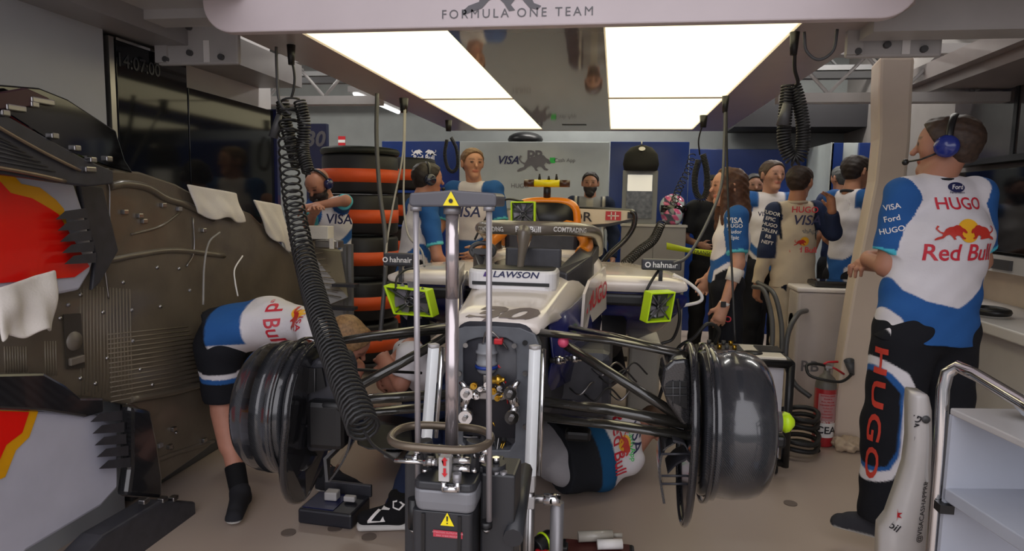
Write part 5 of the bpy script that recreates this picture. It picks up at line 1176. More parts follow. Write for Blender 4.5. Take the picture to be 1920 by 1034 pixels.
for x0, x1, y1_ in ((780, 784, 900), (917, 917, 978)):
    part('guide_rod', MB().cyl(at(x0, 392, jY-.04), at(x1, y1_, jY-.04), .0068, 16), m_jpost, jk); part('rod_collar', MB().cyl(at(x0, 388, jY-.04), at(x0, 396, jY-.04), .0125, 16), m_alu, jk)
# oval handle
hp_ = []
for k in range(40):
    a_ = 2*math.pi*k/40; ex = .55; x = math.copysign(abs(math.cos(a_))**ex, math.cos(a_)); y = math.copysign(abs(math.sin(a_))**.9, math.sin(a_)); c_ = at(827, 820, jY-.03); hp_.append(c_+V((x*.115, y*.075+.0, 0)))
part('handle_ring', MB().tube(hp_, .0095, 12, closed=True), mat('handle_brown', '#6a5f52', .3, metal=.5), jk, label='oval steel handle ring')
for x in (795, 890): part('handle_bracket', MB().tube([at(x, 826, jY), at(x+(8 if x < 850 else -8), 880, jY)], [.02, .024], 10), m_jdark, jk, bevel=.002)
# valve block
vb = part('valve_block', MB().box2(at(822, 858, jY-.09), at(848, 895, jY-.06)), m_lgrey, jk, bevel=.002, label='grey block with red up and down arrows')
c_ = at(834, 876, jY-.092)
for sg in (1, -1): decal('red_arrow', ([(-.003, 0), (.003, 0), (.003, sg*.012), (.007, sg*.012), (0, sg*.021), (-.007, sg*.012), (-.003, sg*.012)], [list(range(7))]), at(834, 876-sg*2, jY-.092), (1, 0, 0), (0, 0, 1), m_red, vb, None, off=.002)
vv = part('valve_pipes', MB().cyl(at(795, 868, jY-.06), at(822, 868, jY-.06), .009).cyl(at(740, 864, jY-.06), at(795, 868, jY-.06), .005), m_chrome, jk)
for y in (864, 880): part('valve_stub', MB().cyl(at(850, y, jY-.06), at(882, y, jY-.06), .008), m_chrome, jk)
part('hose_nut', MB().cyl(at(800, 866, jY-.06), at(812, 867, jY-.06), .013, 6), m_steel, vv); part('valve_knob', MB().cyl(at(857, 888, jY-.08), at(857, 905, jY-.08), .01), m_alu, vv)
for x, y in ((774, 860), (778, 846), (820, 842), (905, 846), (900, 862)): part('clamp_bolt', MB().cyl(at(x, y, jY-.05), at(x+10, y, jY-.05), .010, 6), m_chrome, jk)
rr = random.Random(9)
for i in range(16):
    x = rr.uniform(790, 900); y = rr.uniform(838, 858); part('link_fitting', MB().cyl(at(x, y, jY-.02), at(x+rr.uniform(5, 14), y+rr.uniform(-4, 5), jY-.02), rr.uniform(.004, .009), 8), (m_chrome, m_steel, m_alu)[i % 3], jk)
part('cross_plate', MB().box2(at(780, 866, jY), at(945, 884, jY+.08)), m_jdark, jk, bevel=.004)
part('side_boss', MB().cyl(at(925, 868, jY+.02), at(925, 882, jY+.02), .03, 20), m_jdark, jk); part('clamp_bolt', MB().cyl(at(930, 858, jY+.02), at(930, 868, jY+.02), .009, 6), m_chrome, jk)
# tank
tk = part('tank_head', MB().loft([[p+at(844, 940, jY-.02) for p in rrect(.135, .12, .02)], [p*1.06+at(844, 922, jY-.02) for p in rrect(.135, .12, .02)], [p*1.06+at(844, 900, jY-.02) for p in rrect(.135, .12, .02)]], smooth=False), mat('tank_grey', '#76777c', .35), jk, bevel=.006, label='mid grey upper tank section')
part('tank_lid', MB().loft([[p*1.08+at(844, 900, jY-.02) for p in rrect(.135, .12, .02)], [p*1.04+at(844, 886, jY-.02) for p in rrect(.135, .12, .02)]], smooth=False), m_jdark, jk, bevel=.004)
for x in (797, 889): part('lid_bolt', MB().cyl(at(x, 886, jY-.06), at(x, 880, jY-.06), .007, 6), m_chrome, jk)
part('drain_coupling', MB().cyl(at(832, 918, jY-.09), at(858, 918, jY-.09), .008).cyl(at(832, 905, jY-.09), at(832, 922, jY-.09), .006).cyl(at(858, 905, jY-.09), at(858, 922, jY-.09), .006), m_chrome, jk)
bz = at(844, 940, jY-.02).z
bd = part('tank_body', MB().loft([[V((p.x, p.y, 0))+V((at(844, 940, jY).x, jY-.02, .03)) for p in rrect(.14, .12, .012)], [V((p.x, p.y, 0))+V((at(844, 940, jY).x, jY-.02, bz)) for p in rrect(.14, .12, .012)]], smooth=False), m_jdark, jk, bevel=.002, label='near black tank body with warning sign')
for dx in (-.042, .042): part('body_rib', MB().box2((at(844, 940, jY).x+dx-.004, jY-.084, .05), (at(844, 940, jY).x+dx+.004, jY-.079, bz-.005)), m_black, bd)
tr_ = decal('warning_triangle', ([(-.016, -.014), (.016, -.014), (0, .017)], [[0, 1, 2]]), at(839, 975, jY-.08), (1, 0, 0), (0, 0, 1), m_yel, bd, None, off=.002)
decal('triangle_mark', ([(-.0015, -.003), (.0015, -.003), (.002, .009), (-.002, .009)], [[0, 1, 2, 3]]), at(839, 975, jY-.08), (1, 0, 0), (0, 0, 1), m_ink, bd, None, off=.0035)
decal('triangle_mark', disc2(.0018, 8), at(839, 981, jY-.08), (1, 0, 0), (0, 0, 1), m_ink, bd, None, off=.0035)
decal('red_label', rect2(.068, .016), at(840, 1002, jY-.08), (1, 0, 0), (0, 0, 1), mat('label_red', '#b83a4a', .5), bd, None, off=.002)
for i, t in enumerate(('ATTENTION: OUTPUT POWER', 'MAX 10 BAR PRESSURE')): decal('lettering', text_mb(t, .0052), at(840, 999+i*6, jY-.08), (1, 0, 0), (0, 0, 1), mat('label_pink', '#e0a0a8'), bd, None, off=.0035)
for x0, x1 in ((765, 790), (905, 968)):
    a = at(x0, 940, jY+.02); b = at(x1, 940, jY+.02); part('side_column', MB().box2((a.x, jY-.01, .02), (b.x, jY+.10, at(900, 862 if x0 < 800 else 884, jY).z)), m_jdark, jk, bevel=.006)
for x in (776, 912): part('column_cap', MB().cyl(at(x, 935 if x < 800 else 978, jY-.04), at(x, 990, jY-.04), .014, 14), m_black, jk); part('cap_nut', MB().cyl(at(x, 992, jY-.05), at(x, 1000, jY-.05), .012, 6, 0, .004), m_steel, jk)
for x in (930, 944): part('side_rod', MB().cyl(at(x, 884, jY), at(x, 975, jY), .009, 12), m_alu, jk)
part('jack_base', MB().box((at(844, 940, jY).x+.01, jY+.03, .02), (.3, .3, .04)), m_jdark, jk, bevel=.006)
# inclined arm of the jack
part('tow_arm', MB().tube([at(985, 880, 1.75), at(962, 1010, 1.45)], [.02, .024], 8), m_jdark, jk)
# front stand with the two white uprights
sdn = thing('front_stand', 'steel stand with two white padded uprights under the nose', 'stand', (XC, 2.1, 0))
for q in (((1003, 655), (994, 893)), ((813, 652), (800, 822))):
    a = at(*q[0], 2.08); b = at(*q[1], 2.05); part('upright', MB().tube([a, b], .0195, 4), mat('upright_white', '#f6fafc', .3), sdn, bevel=.002, label='white upright'); 
    part('end_cap', MB().tube([a+V((0, 0, .012)), a], .02, 4), m_lgrey, sdn)
    part('edge_strip', MB().tube([a+V((.028, .01, 0)), b+V((.028, .01, 0))], .008, 6), m_chrome, sdn)
    f = V((b.x, b.y, .03)); part('lower_post', MB().tube([b, f], .018, 8), m_steel, sdn)
part('cross_tube', MB().cyl(at(960, 888, 2.06), at(1000, 888, 2.06), .010).cyl(at(970, 935, 2.06), at(1050, 938, 2.06), .014), m_steel, sdn)
part('end_grip', MB().cyl(at(1020, 937, 2.05), at(1052, 939, 2.05), .020), m_chrome, sdn); part('clamp', MB().box(at(992, 905, 2.05), (.04, .05, .05)).box(at(994, 940, 2.05), (.03, .04, .04)), m_lgrey, sdn, bevel=.004)
p0 = at(1045, 942, 2.06); part('floor_post', MB().cyl(V((p0.x, p0.y, .02)), p0, .022, 12), m_alu, sdn)
part('base_rail', MB().box2((XC-.42, 2.0, 0), (XC+.28, 2.12, .03)), m_alu, sdn, bevel=.003)
part('pad_black', MB().box(at(950, 812, 2.4), (.2, .2, .2)), m_mcarbon, sdn, bevel=.05, label='dark ribbed lower block')
# rear stands (hidden carrying legs)
rs = thing('rear_stand', 'dark stand under the middle of the car floor', 'stand', (XC, 4.7, 0)); part('column', MB().box((XC, 4.7, .24), (.3, .3, .44)), m_dgrey, rs, bevel=.02); part('foot', MB().box((XC, 4.7, .01), (.5, .4, .02)), m_dgrey, rs)
# ================= left: upright car floor, bodywork and wing =================
XF = -2.06
def fx(x, y, X=XF): return atx(x, y, X)
ud = thing('car_underfloor', 'brown-grey carbon car floor standing on its side against the left wall', 'car part', (XF, 3, 0))
m_floorc = mat('floor_carbon', '#5f564a', .32, coat=.35, vary=.22, vscale=5, bump=.15, bscale=30)
ol = [(-80, 300), (120, 300), (196, 318), (262, 322), (330, 345), (372, 368), (420, 380), (470, 400), (520, 450), (560, 490), (590, 530), (620, 562), (560, 600), (430, 700), (428, 740), (412, 820), (385, 845), (300, 905), (270, 935), (240, 760), (180, 750), (-80, 720)]
part('floor_panel', MB().prism([fx(x, y) for x, y in ol], (-.035, 0, 0)), m_floorc, ud, bevel=.01)
m_rib = mat('floor_rib', '#746a5b', .35, vary=.15)
def strip(x0, y0, x1, y1, w, dx=.012, m=m_rib, nm='rib', par=ud): return part(nm, MB().tube([fx(x0, y0, XF+dx*.3), fx(x1, y1, XF+dx*.3)], w, 5), m, par)
rb = MB()
for i in range(16): rb.tube([fx(150+i*6.2, 535+i*.5), fx(152+i*6.4, 745-(i % 3)*5)], .0028, 5)
part('vertical_ribs', rb, m_rib, ud); rb = MB()
for i in range(15): rb.tube([fx(200+i*.6, 628+i*9), fx(352+i*3.2, 613+i*7.6)], .0032, 5)
part('cross_ribs', rb, m_rib, ud); rb = MB()
for i in range(9): rb.tube([fx(8+i*5, 650), fx(10+i*5, 700)], .0028, 5)
part('vertical_ribs', rb, m_rib, ud); rb = MB()
for i in range(5): rb.tube([fx(84+i*5, 640), fx(86+i*5, 705)], .0028, 5)
part('vertical_ribs', rb, m_rib, ud)
part('access_recess', MB().prism([fx(x, y, XF+.004) for x, y in ((118, 590), (150, 588), (158, 690), (124, 692))], (.004, 0, 0)), mat('recess_brown', '#3a352f', .4), ud); part('round_cover', MB().lathe(fx(138, 640, XF+.006), (1, 0, 0), [(0, .038), (.008, .036), (.01, .001)], 20), mat('cover_taupe', '#6d655c', .4), ud)
part('step_cover', MB().box(fx(143, 676, XF+.01), (.02, .07, .03)), mat('cover_taupe', '#6d655c'), ud, bevel=.004)
rr = random.Random(5)
for x, y in ((127, 572), (150, 553), (192, 586), (246, 582), (230, 530), (294, 502), (335, 504), (150, 710), (178, 720), (200, 672), (262, 693), (285, 722), (248, 640), (355, 545), (300, 575), (112, 597), (405, 795), (330, 812), (322, 840)):
    part('floor_bolt', MB().lathe(fx(x, y, XF), (1, 0, 0), [(0, .008), (.006, .008), (.008, .001)], 10), m_steel if (x+y) % 3 else m_alu, ud)
for pts in (((192, 330), (205, 350), (206, 410), (212, 455), (215, 480)), ((196, 500), (200, 530), (204, 560)), ((236, 758), (250, 762), (265, 775), (272, 820), (280, 870)), ((362, 408), (364, 470), (350, 500))):
    part('edge_bead', MB().tube(curve([fx(x, y, XF+.006) for x, y in pts], 5), .0035, 6), m_steel, ud)
for pts, r in ((((205, 350), (235, 345), (275, 352), (310, 372), (350, 385), (400, 410)), .018), (((200, 490), (260, 478), (330, 470), (420, 480)), .014), (((245, 750), (330, 735), (400, 715)), .016), (((280, 870), (330, 850), (400, 828)), .012), (((245, 440), (300, 425), (335, 400)), .006)):
    part('moulded_ridge', MB().tube(curve([fx(x, y, XF) for x, y in pts], 6), r, 8), m_floorc, ud)
for x, y in ((234, 398), (262, 405), (270, 415), (306, 385), (336, 392), (382, 432), (300, 836), (318, 838), (326, 805), (383, 826)): part('bracket', MB().box(fx(x, y, XF+.008), (.018, .028, .02)), m_steel if x % 4 else m_alu, ud, bevel=.003)
# sheets of deflector vanes by the cutout
for (xa, ya, n_, dy, dx) in ((150, 400, 5, 21, 4), (215, 780, 5, 22, 4)):
    for i in range(n_):
        x = xa+i*dx-(40 if ya < 600 else 0)*0; y = ya+i*dy
        part('gill', MB().loft([[fx(x-46, y+12, XF+.11), fx(x-28, y-4, XF+.11), fx(x+14, y-10, XF+.11), fx(x+14, y+9, XF+.11)], [fx(x-34, y+8, XF+.06), fx(x-22, y-2, XF+.06), fx(x+14, y-8, XF+.06), fx(x+14, y+5, XF+.06)]], smooth=False), m_mcarbon, ud)
part('gill_frame', MB().prism([fx(x, y, XF+.03) for x, y in ((140, 345), (185, 350), (215, 470), (180, 530), (165, 545), (172, 480), (150, 400))], (.02, 0, 0)), m_mcarbon, ud, bevel=.006)
part('lower_edge_wing', MB().prism([fx(x, y, XF+.05) for x, y in ((-60, 700), (60, 698), (100, 720), (130, 745), (175, 745), (175, 772), (140, 782), (60, 770), (-60, 765))], (.05, 0, 0)), m_carbon, ud, bevel=.01)
part('upright_fairing', MB().prism([fx(x, y, XF+.03) for x, y in ((222, 760), (262, 768), (275, 830), (284, 890), (284, 935), (215, 930), (222, 880))], (.06, 0, 0)), m_carbon, ud, bevel=.02)
# long foot rail towards us
fp = part('foot_rail', MB().prism([fx(x, y, XF+.10) for x, y in ((330, 938), (332, 972), (296, 1030), (210, 1110), (90, 1150), (40, 1110), (150, 1000), (262, 936))], (.10, 0, 0)), m_mcarbon, ud, bevel=.01)
for x, y in ((305, 937), (325, 935), (270, 940)): part('end_block', MB().box(fx(x, y, XF+.19), (.03, .035, .02)), m_steel, fp, bevel=.004)
# painted bodywork leaning in front of the floor
bw = thing('sidepod_bodywork', 'painted white bodywork panel with big red and yellow graphic, near left edge', 'car part', (-1.9, 2.3, 0))
def px_(pl, X): return [fx(x, y, X) for x, y in pl]
m_bwhite = mat('body_white', '#b3b3c2', .3, coat=.3)
part('upper_shell', MB().prism(px_(((-120, 300), (30, 326), (140, 345), (158, 400), (178, 480), (170, 510), (150, 545), (-120, 600)), XF+.06), (-.03, 0, 0)), m_bwhite, bw, bevel=.012)
part('lower_shell', MB().prism(px_(((-120, 745), (60, 770), (175, 775), (222, 800), (222, 915), (190, 950), (50, 1034), (0, 1100), (-120, 1200)), XF+.08), (-.03, 0, 0)), m_bwhite, bw, bevel=.012)
def skin_(nm, pl, X, m): part(nm, MB().prism(px_(pl, X), (-.004, 0, 0)), m, bw)
m_byel = mat('body_yellow', '#d99a08', .35, coat=.3); m_bred = mat('body_red', '#e0150c', .3, coat=.3, vary=.05)
skin_('yellow_graphic', ((-110, 322), (25, 328), (40, 345), (75, 352), (105, 375), (120, 392), (125, 420), (-110, 420)), XF+.064, m_byel)
skin_('red_graphic', ((-110, 335), (0, 340), (20, 362), (60, 372), (95, 392), (110, 402), (150, 470), (168, 500), (140, 520), (-110, 540)), XF+.067, m_bred)
skin_('yellow_graphic', ((-110, 766), (72, 772), (55, 820), (30, 845), (10, 895), (-110, 950)), XF+.084, m_byel)
skin_('red_graphic', ((-110, 768), (55, 773), (42, 812), (12, 835), (-10, 885), (-110, 935)), XF+.087, m_bred)
# towels
def towel(label, pl, X, Y=None, seed=1, th=.012, fold=.02):
    P_ = [fx(x, y, X) for x, y in pl] if Y is None else [at(x, y, Y) for x, y in pl]; bm = MB(); n = 14
    # bilinear patch from 4 corners (TL,TR,BR,BL)
    TL, TR, BR, BL = P_[:4]; r_ = random.Random(seed); ph = r_.uniform(0, 6); N = (TR-TL).cross(BL-TL).normalized(); N = N if N.dot(CAM-TL) > 0 else -N; vs = []
    for j in range(n+1):
        for i in range(n+1):
            u, v = i/n, j/n; p = TL.lerp(TR, u).lerp(BL.lerp(BR, u), v); w = math.sin(u*9+ph+v*2)*.6+math.sin(u*17-v*5+ph)*.3+math.sin(v*7+ph*2)*.3
            p = p+N*(w*fold*(.3+v)+fold); p.z += math.sin(u*11+ph)*.012*v; vs.append(p)
    bm.add(vs, [(j*(n+1)+i, j*(n+1)+i+1, (j+1)*(n+1)+i+1, (j+1)*(n+1)+i) for j in range(n) for i in range(n)], 0, True)
    o = solo('towel', bm, m_towel, label, 'towel', solid=th, subd=1); return o
towel('crumpled white towel hanging over the red bodywork at the left edge', ((-15, 540), (94, 505), (96, 618), (-15, 640)), XF+.10, seed=2, fold=.02)
towel('white towel draped over the top edge of the upright floor, left one', ((344, 345), (440, 362), (458, 416), (368, 405)), XF+.02, seed=4, fold=.012)
towel('white towel draped over the top edge of the upright floor, right one', ((470, 374), (524, 384), (548, 474), (500, 440)), XF+.02, seed=7, fold=.012)
# dark carbon wing above
rw = thing('carbon_wing', 'black multi-element carbon wing with metal brackets, upper left corner', 'car part', (-1.9, 2.3, 1.5))
def pl3(pl, X, dX, nm, m, **k): return part(nm, MB().prism(px_(pl, X), (dX, 0, 0)), m, rw, **k)
pl3(((-120, 150), (60, 165), (113, 186), (205, 245), (222, 300), (238, 325), (195, 315), (110, 285), (0, 215), (-120, 180)), -1.94, .03, 'main_plane', m_gloss, bevel=.006)
pl3(((-120, 195), (0, 218), (80, 262), (150, 300), (200, 320), (200, 345), (150, 350), (-120, 312)), -1.90, .03, 'flap', m_mcarbon, bevel=.006)
pl3(((-120, 185), (-20, 175), (40, 165), (85, 185), (50, 200), (-120, 215)), -1.88, .02, 'maroon_cover', mat('maroon', '#3a1a22', .4), bevel=.004)
for pts, r in ((((-60, 200), (0, 240), (80, 285), (150, 320)), .006), (((-100, 300), (0, 315), (70, 328), (122, 340)), .007)): part('edge_strip', MB().tube(curve([fx(x, y, -1.86) for x, y in pts], 5), r, 8), mat('edge_bronze', '#8a7a68', .3, metal=.6), rw)
for i in range(7): part('slat_line', MB().tube([fx(-60, 225+i*11, -1.865), fx(20+i*14, 268+i*9, -1.865)], .002, 5), m_dgrey, rw)
for x, y, w_ in ((75, 190, .09), (25, 203, .07), (98, 255, .03), (140, 278, .03), (170, 300, .03), (200, 298, .03), (165, 318, .05), (60, 196, .03), (5, 212, .03)): part('metal_bracket', MB().box(fx(x, y, -1.87), (.03, w_, .02)), m_steel, rw, bevel=.004)
# thin grey cable over the floor, with connector
solo('cable', MB().tube(curve([fx(412, 436, XF+.05), fx(392, 455, XF+.08), fx(383, 500, XF+.1), fx(381, 572, XF+.12)], 8), .005, 8), m_cableg, 'thin grey cable arching down over the upright floor', 'cable')
solo('cable', MB().tube(curve([fx(455, 480, XF+.05), fx(440, 505, XF+.06), fx(441, 530, XF+.08), fx(446, 556, XF+.1)], 8), .004, 8), m_inkw, 'thin white cable beside the bent mechanic\'s back', 'cable')
# second floor part and trolley by the bearded man
fp2 = thing('spare_floor_part', 'brown ribbed carbon part clamped in front of the bearded man', 'car part', at(600, 500, 4.3))
part('shell', MB().loft([[at(540, 470, 4.2), at(575, 462, 4.25), at(600, 580, 4.2), at(560, 540, 4.15)], [at(600, 440, 4.4), at(640, 470, 4.4), at(655, 560, 4.3), at(610, 575, 4.25)]], smooth=False), m_floorc, fp2, bevel=.01)
for i in range(9): part('rib', MB().tube([at(548+i*3, 472+i*9, 4.18), at(600+i*5, 462+i*12, 4.22)], .004, 5), m_rib, fp2)
part('clamp_block', MB().box(at(618, 458, 4.25), (.16, .1, .05)), m_steel, fp2, bevel=.006); part('clamp_tape', MB().box(at(622, 457, 4.19), (.03, .01, .07)), m_towel, fp2)
part('carton', MB().box(at(600, 436, 4.35), (.16, .1, .09)), m_towel, fp2, bevel=.004, label='small cream box on top')
part('side_step', MB().box(at(648, 535, 4.2), (.16, .08, .02)), m_mcarbon, fp2); part('side_step', MB().box(at(640, 578, 4.2), (.2, .08, .02)), m_mcarbon, fp2)
wbn = thing('work_stand', 'pale stand with vertical steel rails beside the tyre stack', 'stand', (at(650, 560, 4.45).x, 4.45, 0))
for x in (648, 658): part('rail', MB().box2((at(x, 500, 4.45).x-.012, 4.43, 0), (at(x, 500, 4.45).x+.012, 4.47, at(x, 458, 4.45).z)), m_alu, wbn)
part('back_board', MB().box2((at(585, 500, 4.5).x, 4.48, .1), (at(646, 500, 4.5).x, 4.5, at(600, 470, 4.5).z)), m_lgrey, wbn); part('foot', MB().box((at(645, 500, 4.45).x-.06, 4.42, .015), (.34, .3, .03)), m_dgrey, wbn, bevel=.005)
# ================= tyre stacks =================
def tyre(c, R, wd, lab, cover=True):
    r = thing('race_tyre', lab, 'tyre', c, 'wrapped tyres in the stack behind the left'); del r['group']
    part('tyre_cover', MB().lathe(c, (0, 0, 1), [(.0, .001), (0, R*.9), (.006, R*.97), (.025, R), (wd-.025, R), (wd-.006, R*.97), (wd, R*.9), (wd-.01, .001)], 40), mat('tyre_wrap', '#1d1d20', .5), r)
    part('orange_band', MB().lathe(c+V((0, 0, wd*.28)), (0, 0, 1), [(0, R*1.0), (0, R*1.012), (wd*.34, R*1.012), (wd*.34, R*1.0)], 40, closed=True), m_tyreorange, r, label='orange band')
    return r
tyY = 5.45; c0 = at(676, 340, tyY); R_ = .315
names = ['lowest wrapped tyre of the near stack', 'second wrapped tyre from the floor in the near stack', 'middle wrapped tyre of the near stack', 'second wrapped tyre from the top of the near stack', 'topmost wrapped tyre of the near stack, under the round lid']
pitch = (at(676, 408, tyY).z-at(676, 560, tyY).z)/2
zb_ = [at(676, y, tyY).z for y in (636, 560, 480, 404, 330)]
for i, z in enumerate(zb_): tyre(V((c0.x, tyY, z-.15)), R_, .325 if i < 4 else .32, names[i])
tyre(V((c0.x, tyY, max(0.02, zb_[0]-.15-.34))), R_, .32, 'hidden bottom tyre of the near stack') if 0 else None
zs = zb_[0]-.15; part_ = solo('tyre_trolley', MB().box2((c0.x-.3, tyY-.28, .08), (c0.x+.3, tyY+.28, zs-.002)).cyl((c0.x-.25, tyY-.25, .04), (c0.x-.25, tyY-.2, .04), .04).cyl((c0.x+.25, tyY-.25, .04), (c0.x+.25, tyY-.2, .04), .04), m_dgrey, 'low dark trolley carrying the near tyre stack', 'trolley')
solo('stack_lid', MB().lathe(V((c0.x, tyY, zb_[4]+.172)), (0, 0, 1), [(0, .001), (0, R_*1.02), (.03, R_*1.05), (.05, R_), (.06, R_*.85), (.05, .001)], 40), mat('lid_dark', '#23281f', .5, bump=.3, bscale=60), 'dark round lid on the near tyre stack', 'lid')
c1 = at(757, 340, 6.35)
for i, y in enumerate((587, 523, 459, 395, 331)):
    z = at(757, y, 6.35).z; tyre(V((c1.x, 6.35, z-.13)), .31, .3, ['lowest', 'second from the floor', 'middle', 'second from the top', 'topmost'][i]+' wrapped tyre of the far stack beside the blue panel')
z = at(757, 587, 6.35).z-.13
solo('tyre_trolley', MB().box2((c1.x-.28, 6.1, .08), (c1.x+.28, 6.6, z-.002)).cyl((c1.x-.25, 6.15, .04), (c1.x-.25, 6.2, .04), .04).cyl((c1.x+.25, 6.15, .04), (c1.x+.25, 6.2, .04), .04), m_dgrey, 'low dark trolley carrying the far tyre stack', 'trolley')
p = at(641, 265, 7.9); fl = solo('small_flag', MB().box(p, (.09, .01, .12)), m_red, 'small red and white flag above the tyre stack', 'flag'); part('white_band', MB().box(p+V((0, -.006, 0)), (.09, .004, .035)), m_inkw, fl)
# ================= centre back =================
Yc = 6.15
a = at(1166, 420, Yc); b = at(1287, 420, Yc)
cab = thing('grey_cabinet', 'light grey cabinet below the showcase in the middle of the garage', 'cabinet', ((a.x+b.x)/2, Yc+.2, 0))
cm = mat('cabinet_grey', '#8e8b8c', .45)
part('body', MB().box2((a.x, Yc, .05), (b.x, Yc+.42, a.z-.02)), cm, cab, bevel=.006); part('top', MB().box2((a.x-.01, Yc-.01, a.z-.02), (b.x+.01, Yc+.43, a.z)), m_lgrey, cab); part('plinth', MB().box2((a.x+.03, Yc+.03, 0), (b.x-.03, Yc+.4, .05)), m_black, cab)
part('door_gap', MB().box2(((a.x+b.x)/2-.002, Yc-.002, .1), ((a.x+b.x)/2+.002, Yc+.002, a.z-.04)), m_dgrey, cab)
a2 = at(1168, 320, Yc+.2); b2 = at(1230, 417, Yc+.2); zt_ = a.z
sh = thing('display_case', 'square showcase with bright white sheet and photos on the grey cabinet', 'display case', ((a2.x+b2.x)/2, Yc+.2, zt_))
part('frame', MB().box2((a2.x, Yc+.16, zt_), (b2.x, Yc+.26, a2.z)), mat('case_grey', '#77797c', .4), sh, bevel=.004)
w_ = b2.x-a2.x; part('glass_back', MB().box2((a2.x+w_*.12, Yc+.15, zt_+.05), (b2.x-w_*.14, Yc+.16, a2.z-.03)), mat('case_photo', '#5d6068', .15, vary=.5, vscale=25), sh)
part('white_sheet', MB().box2((a2.x+w_*.14, Yc+.145, zt_+.30), (b2.x-w_*.16, Yc+.152, a2.z-.04)), mat('glow_sheet', '#f4f1ea', .5, emit=.35, vary=0), sh, label='white paper sheet with an added glow')  # emission makes the plain paper look brightly lit, no lamp behind it
bg_ = at(1202, 298, Yc+.2); hb = thing('helmet_bag', 'black soft helmet bag with small oval badge on the showcase', 'bag', (bg_.x, Yc+.2, a2.z))
part('body', MB().loft([[V((bg_.x+math.cos(t)*w*1.0, Yc+.2+math.sin(t)*.12, z)) for t in [2*math.pi*k/20 for k in range(20)]] for w, z in ((.15, a2.z), (.165, a2.z+.06), (.15, a2.z+.15), (.10, a2.z+.21), (.04, a2.z+.225))]), mat('bag_black', '#19191a', .8, bump=.4, bscale=20), hb)
decal('oval_badge', disc2(.03, 20, 0, 0, .018), V((bg_.x, Yc+.08, a2.z+.19)), (1, 0, 0), (0, 0, 1), m_inkw, hb, None, off=.02); part('hanging_hook', MB().cyl(V((bg_.x, Yc+.2, a2.z+.22)), V((bg_.x, Yc+.2, a2.z+.27)), .006, 8), m_steel, hb)
# pink helmet
hc_ = at(1262, 394, Yc+.15); hz_ = a.z
hm = thing('racing_helmet', 'pink and white racing helmet on the grey cabinet', 'helmet', (hc_.x, Yc+.2, hz_))
sdf_part('shell', [Pr('h', V((hc_.x, Yc+.2, hz_+.15))+V((0, -.01, .01)), V((hc_.x, Yc+.22, hz_+.15)), .122, .122), Pr('h', V((hc_.x, Yc+.12, hz_+.08)), V((hc_.x, Yc+.2, hz_+.08)), .085, .10)], mat('helmet_paint', '', .2, attr=True, coat=.5), hm,
         lambda vs, lab, T: np.where((np.sin(vs[:, 0]*60+vs[:, 2]*40)*np.sin(vs[:, 2]*55) > .15)[:, None], cols('#c85a88')[0], np.where((np.sin(vs[:, 0]*35) > .2)[:, None], cols('#b9c4cc')[0], cols('#42465a')[0])), h=.007)
part('visor', MB().loft([[V((hc_.x+math.sin(t)*.122, Yc+.2-math.cos(t)*.135, hz_+z)) for z in (.11, .14, .175)] for t in [-1.1+2.2*k/12 for k in range(13)]], closed=False, cap=False), m_gloss, hm, solid=.006)
# yellow strap
solo('barrier_strap', MB().loft([[at(1250, 455, 5.6), at(1250, 468, 5.6)], [at(1290, 465, 5.7), at(1290, 474, 5.7)], [at(1335, 470, 5.8), at(1335, 483, 5.8)]], closed=False, cap=False), mat('strap_yellow', '#b8c81c', .5), 'yellow-green printed strap stretched behind the right mirror', 'strap', solid=.003)
decal('lettering', text_mb('TRANSIT', .04, .01), at(1318, 474, 5.68), (1, 0, -.1), (0, 0, 1), m_ink, bpy.data.objects['barrier_strap'], None, off=.01)
# ================= right side =================
a = at(1497, 545, 4.6); b = at(1612, 545, 4.6); zt_ = atz(1555, 535, 0).z+at(1550, 541, 4.6).z
wc = thing('white_cabinet', 'cream white cabinet left of the curved pillar with tablet on top', 'cabinet', ((a.x+b.x)/2, 4.8, 0)); mcw = mat('cabinet_cream', '#b9b0ab', .4)
part('body', MB().box2((a.x, 4.6, .04), (b.x, 4.84, zt_-.03)), mcw, wc, bevel=.02); part('top', MB().box2((a.x-.01, 4.59, zt_-.03), (b.x+.01, 4.85, zt_)), m_white, wc, bevel=.01); part('plinth', MB().box2((a.x+.02, 4.62, 0), (b.x-.02, 4.82, .04)), m_dgrey, wc)
part('cable_port', MB().lathe(V((a.x-.0, 4.72, zt_-.25)), (-1, 0, 0), [(0, .001), (0, .06), (.005, .06)], 20), m_black, wc); decal('lettering', text_mb('RB', .1, .02), V((a.x+.1, 4.6, .4)), (1, 0, 0), (0, 0, 1), m_inkg, wc, None, off=.004)
tb = solo('tablet', MB().box(V((at(1560, 530, 4.75).x, 4.73, zt_+.02)), (.28, .2, .035)), m_black, 'black tablet-like case lying on the cream white cabinet', 'tablet', bevel=.01); part('screen', MB().box(V((at(1560, 530, 4.75).x, 4.73, zt_+.039)), (.24, .16, .004)), m_gloss, tb)
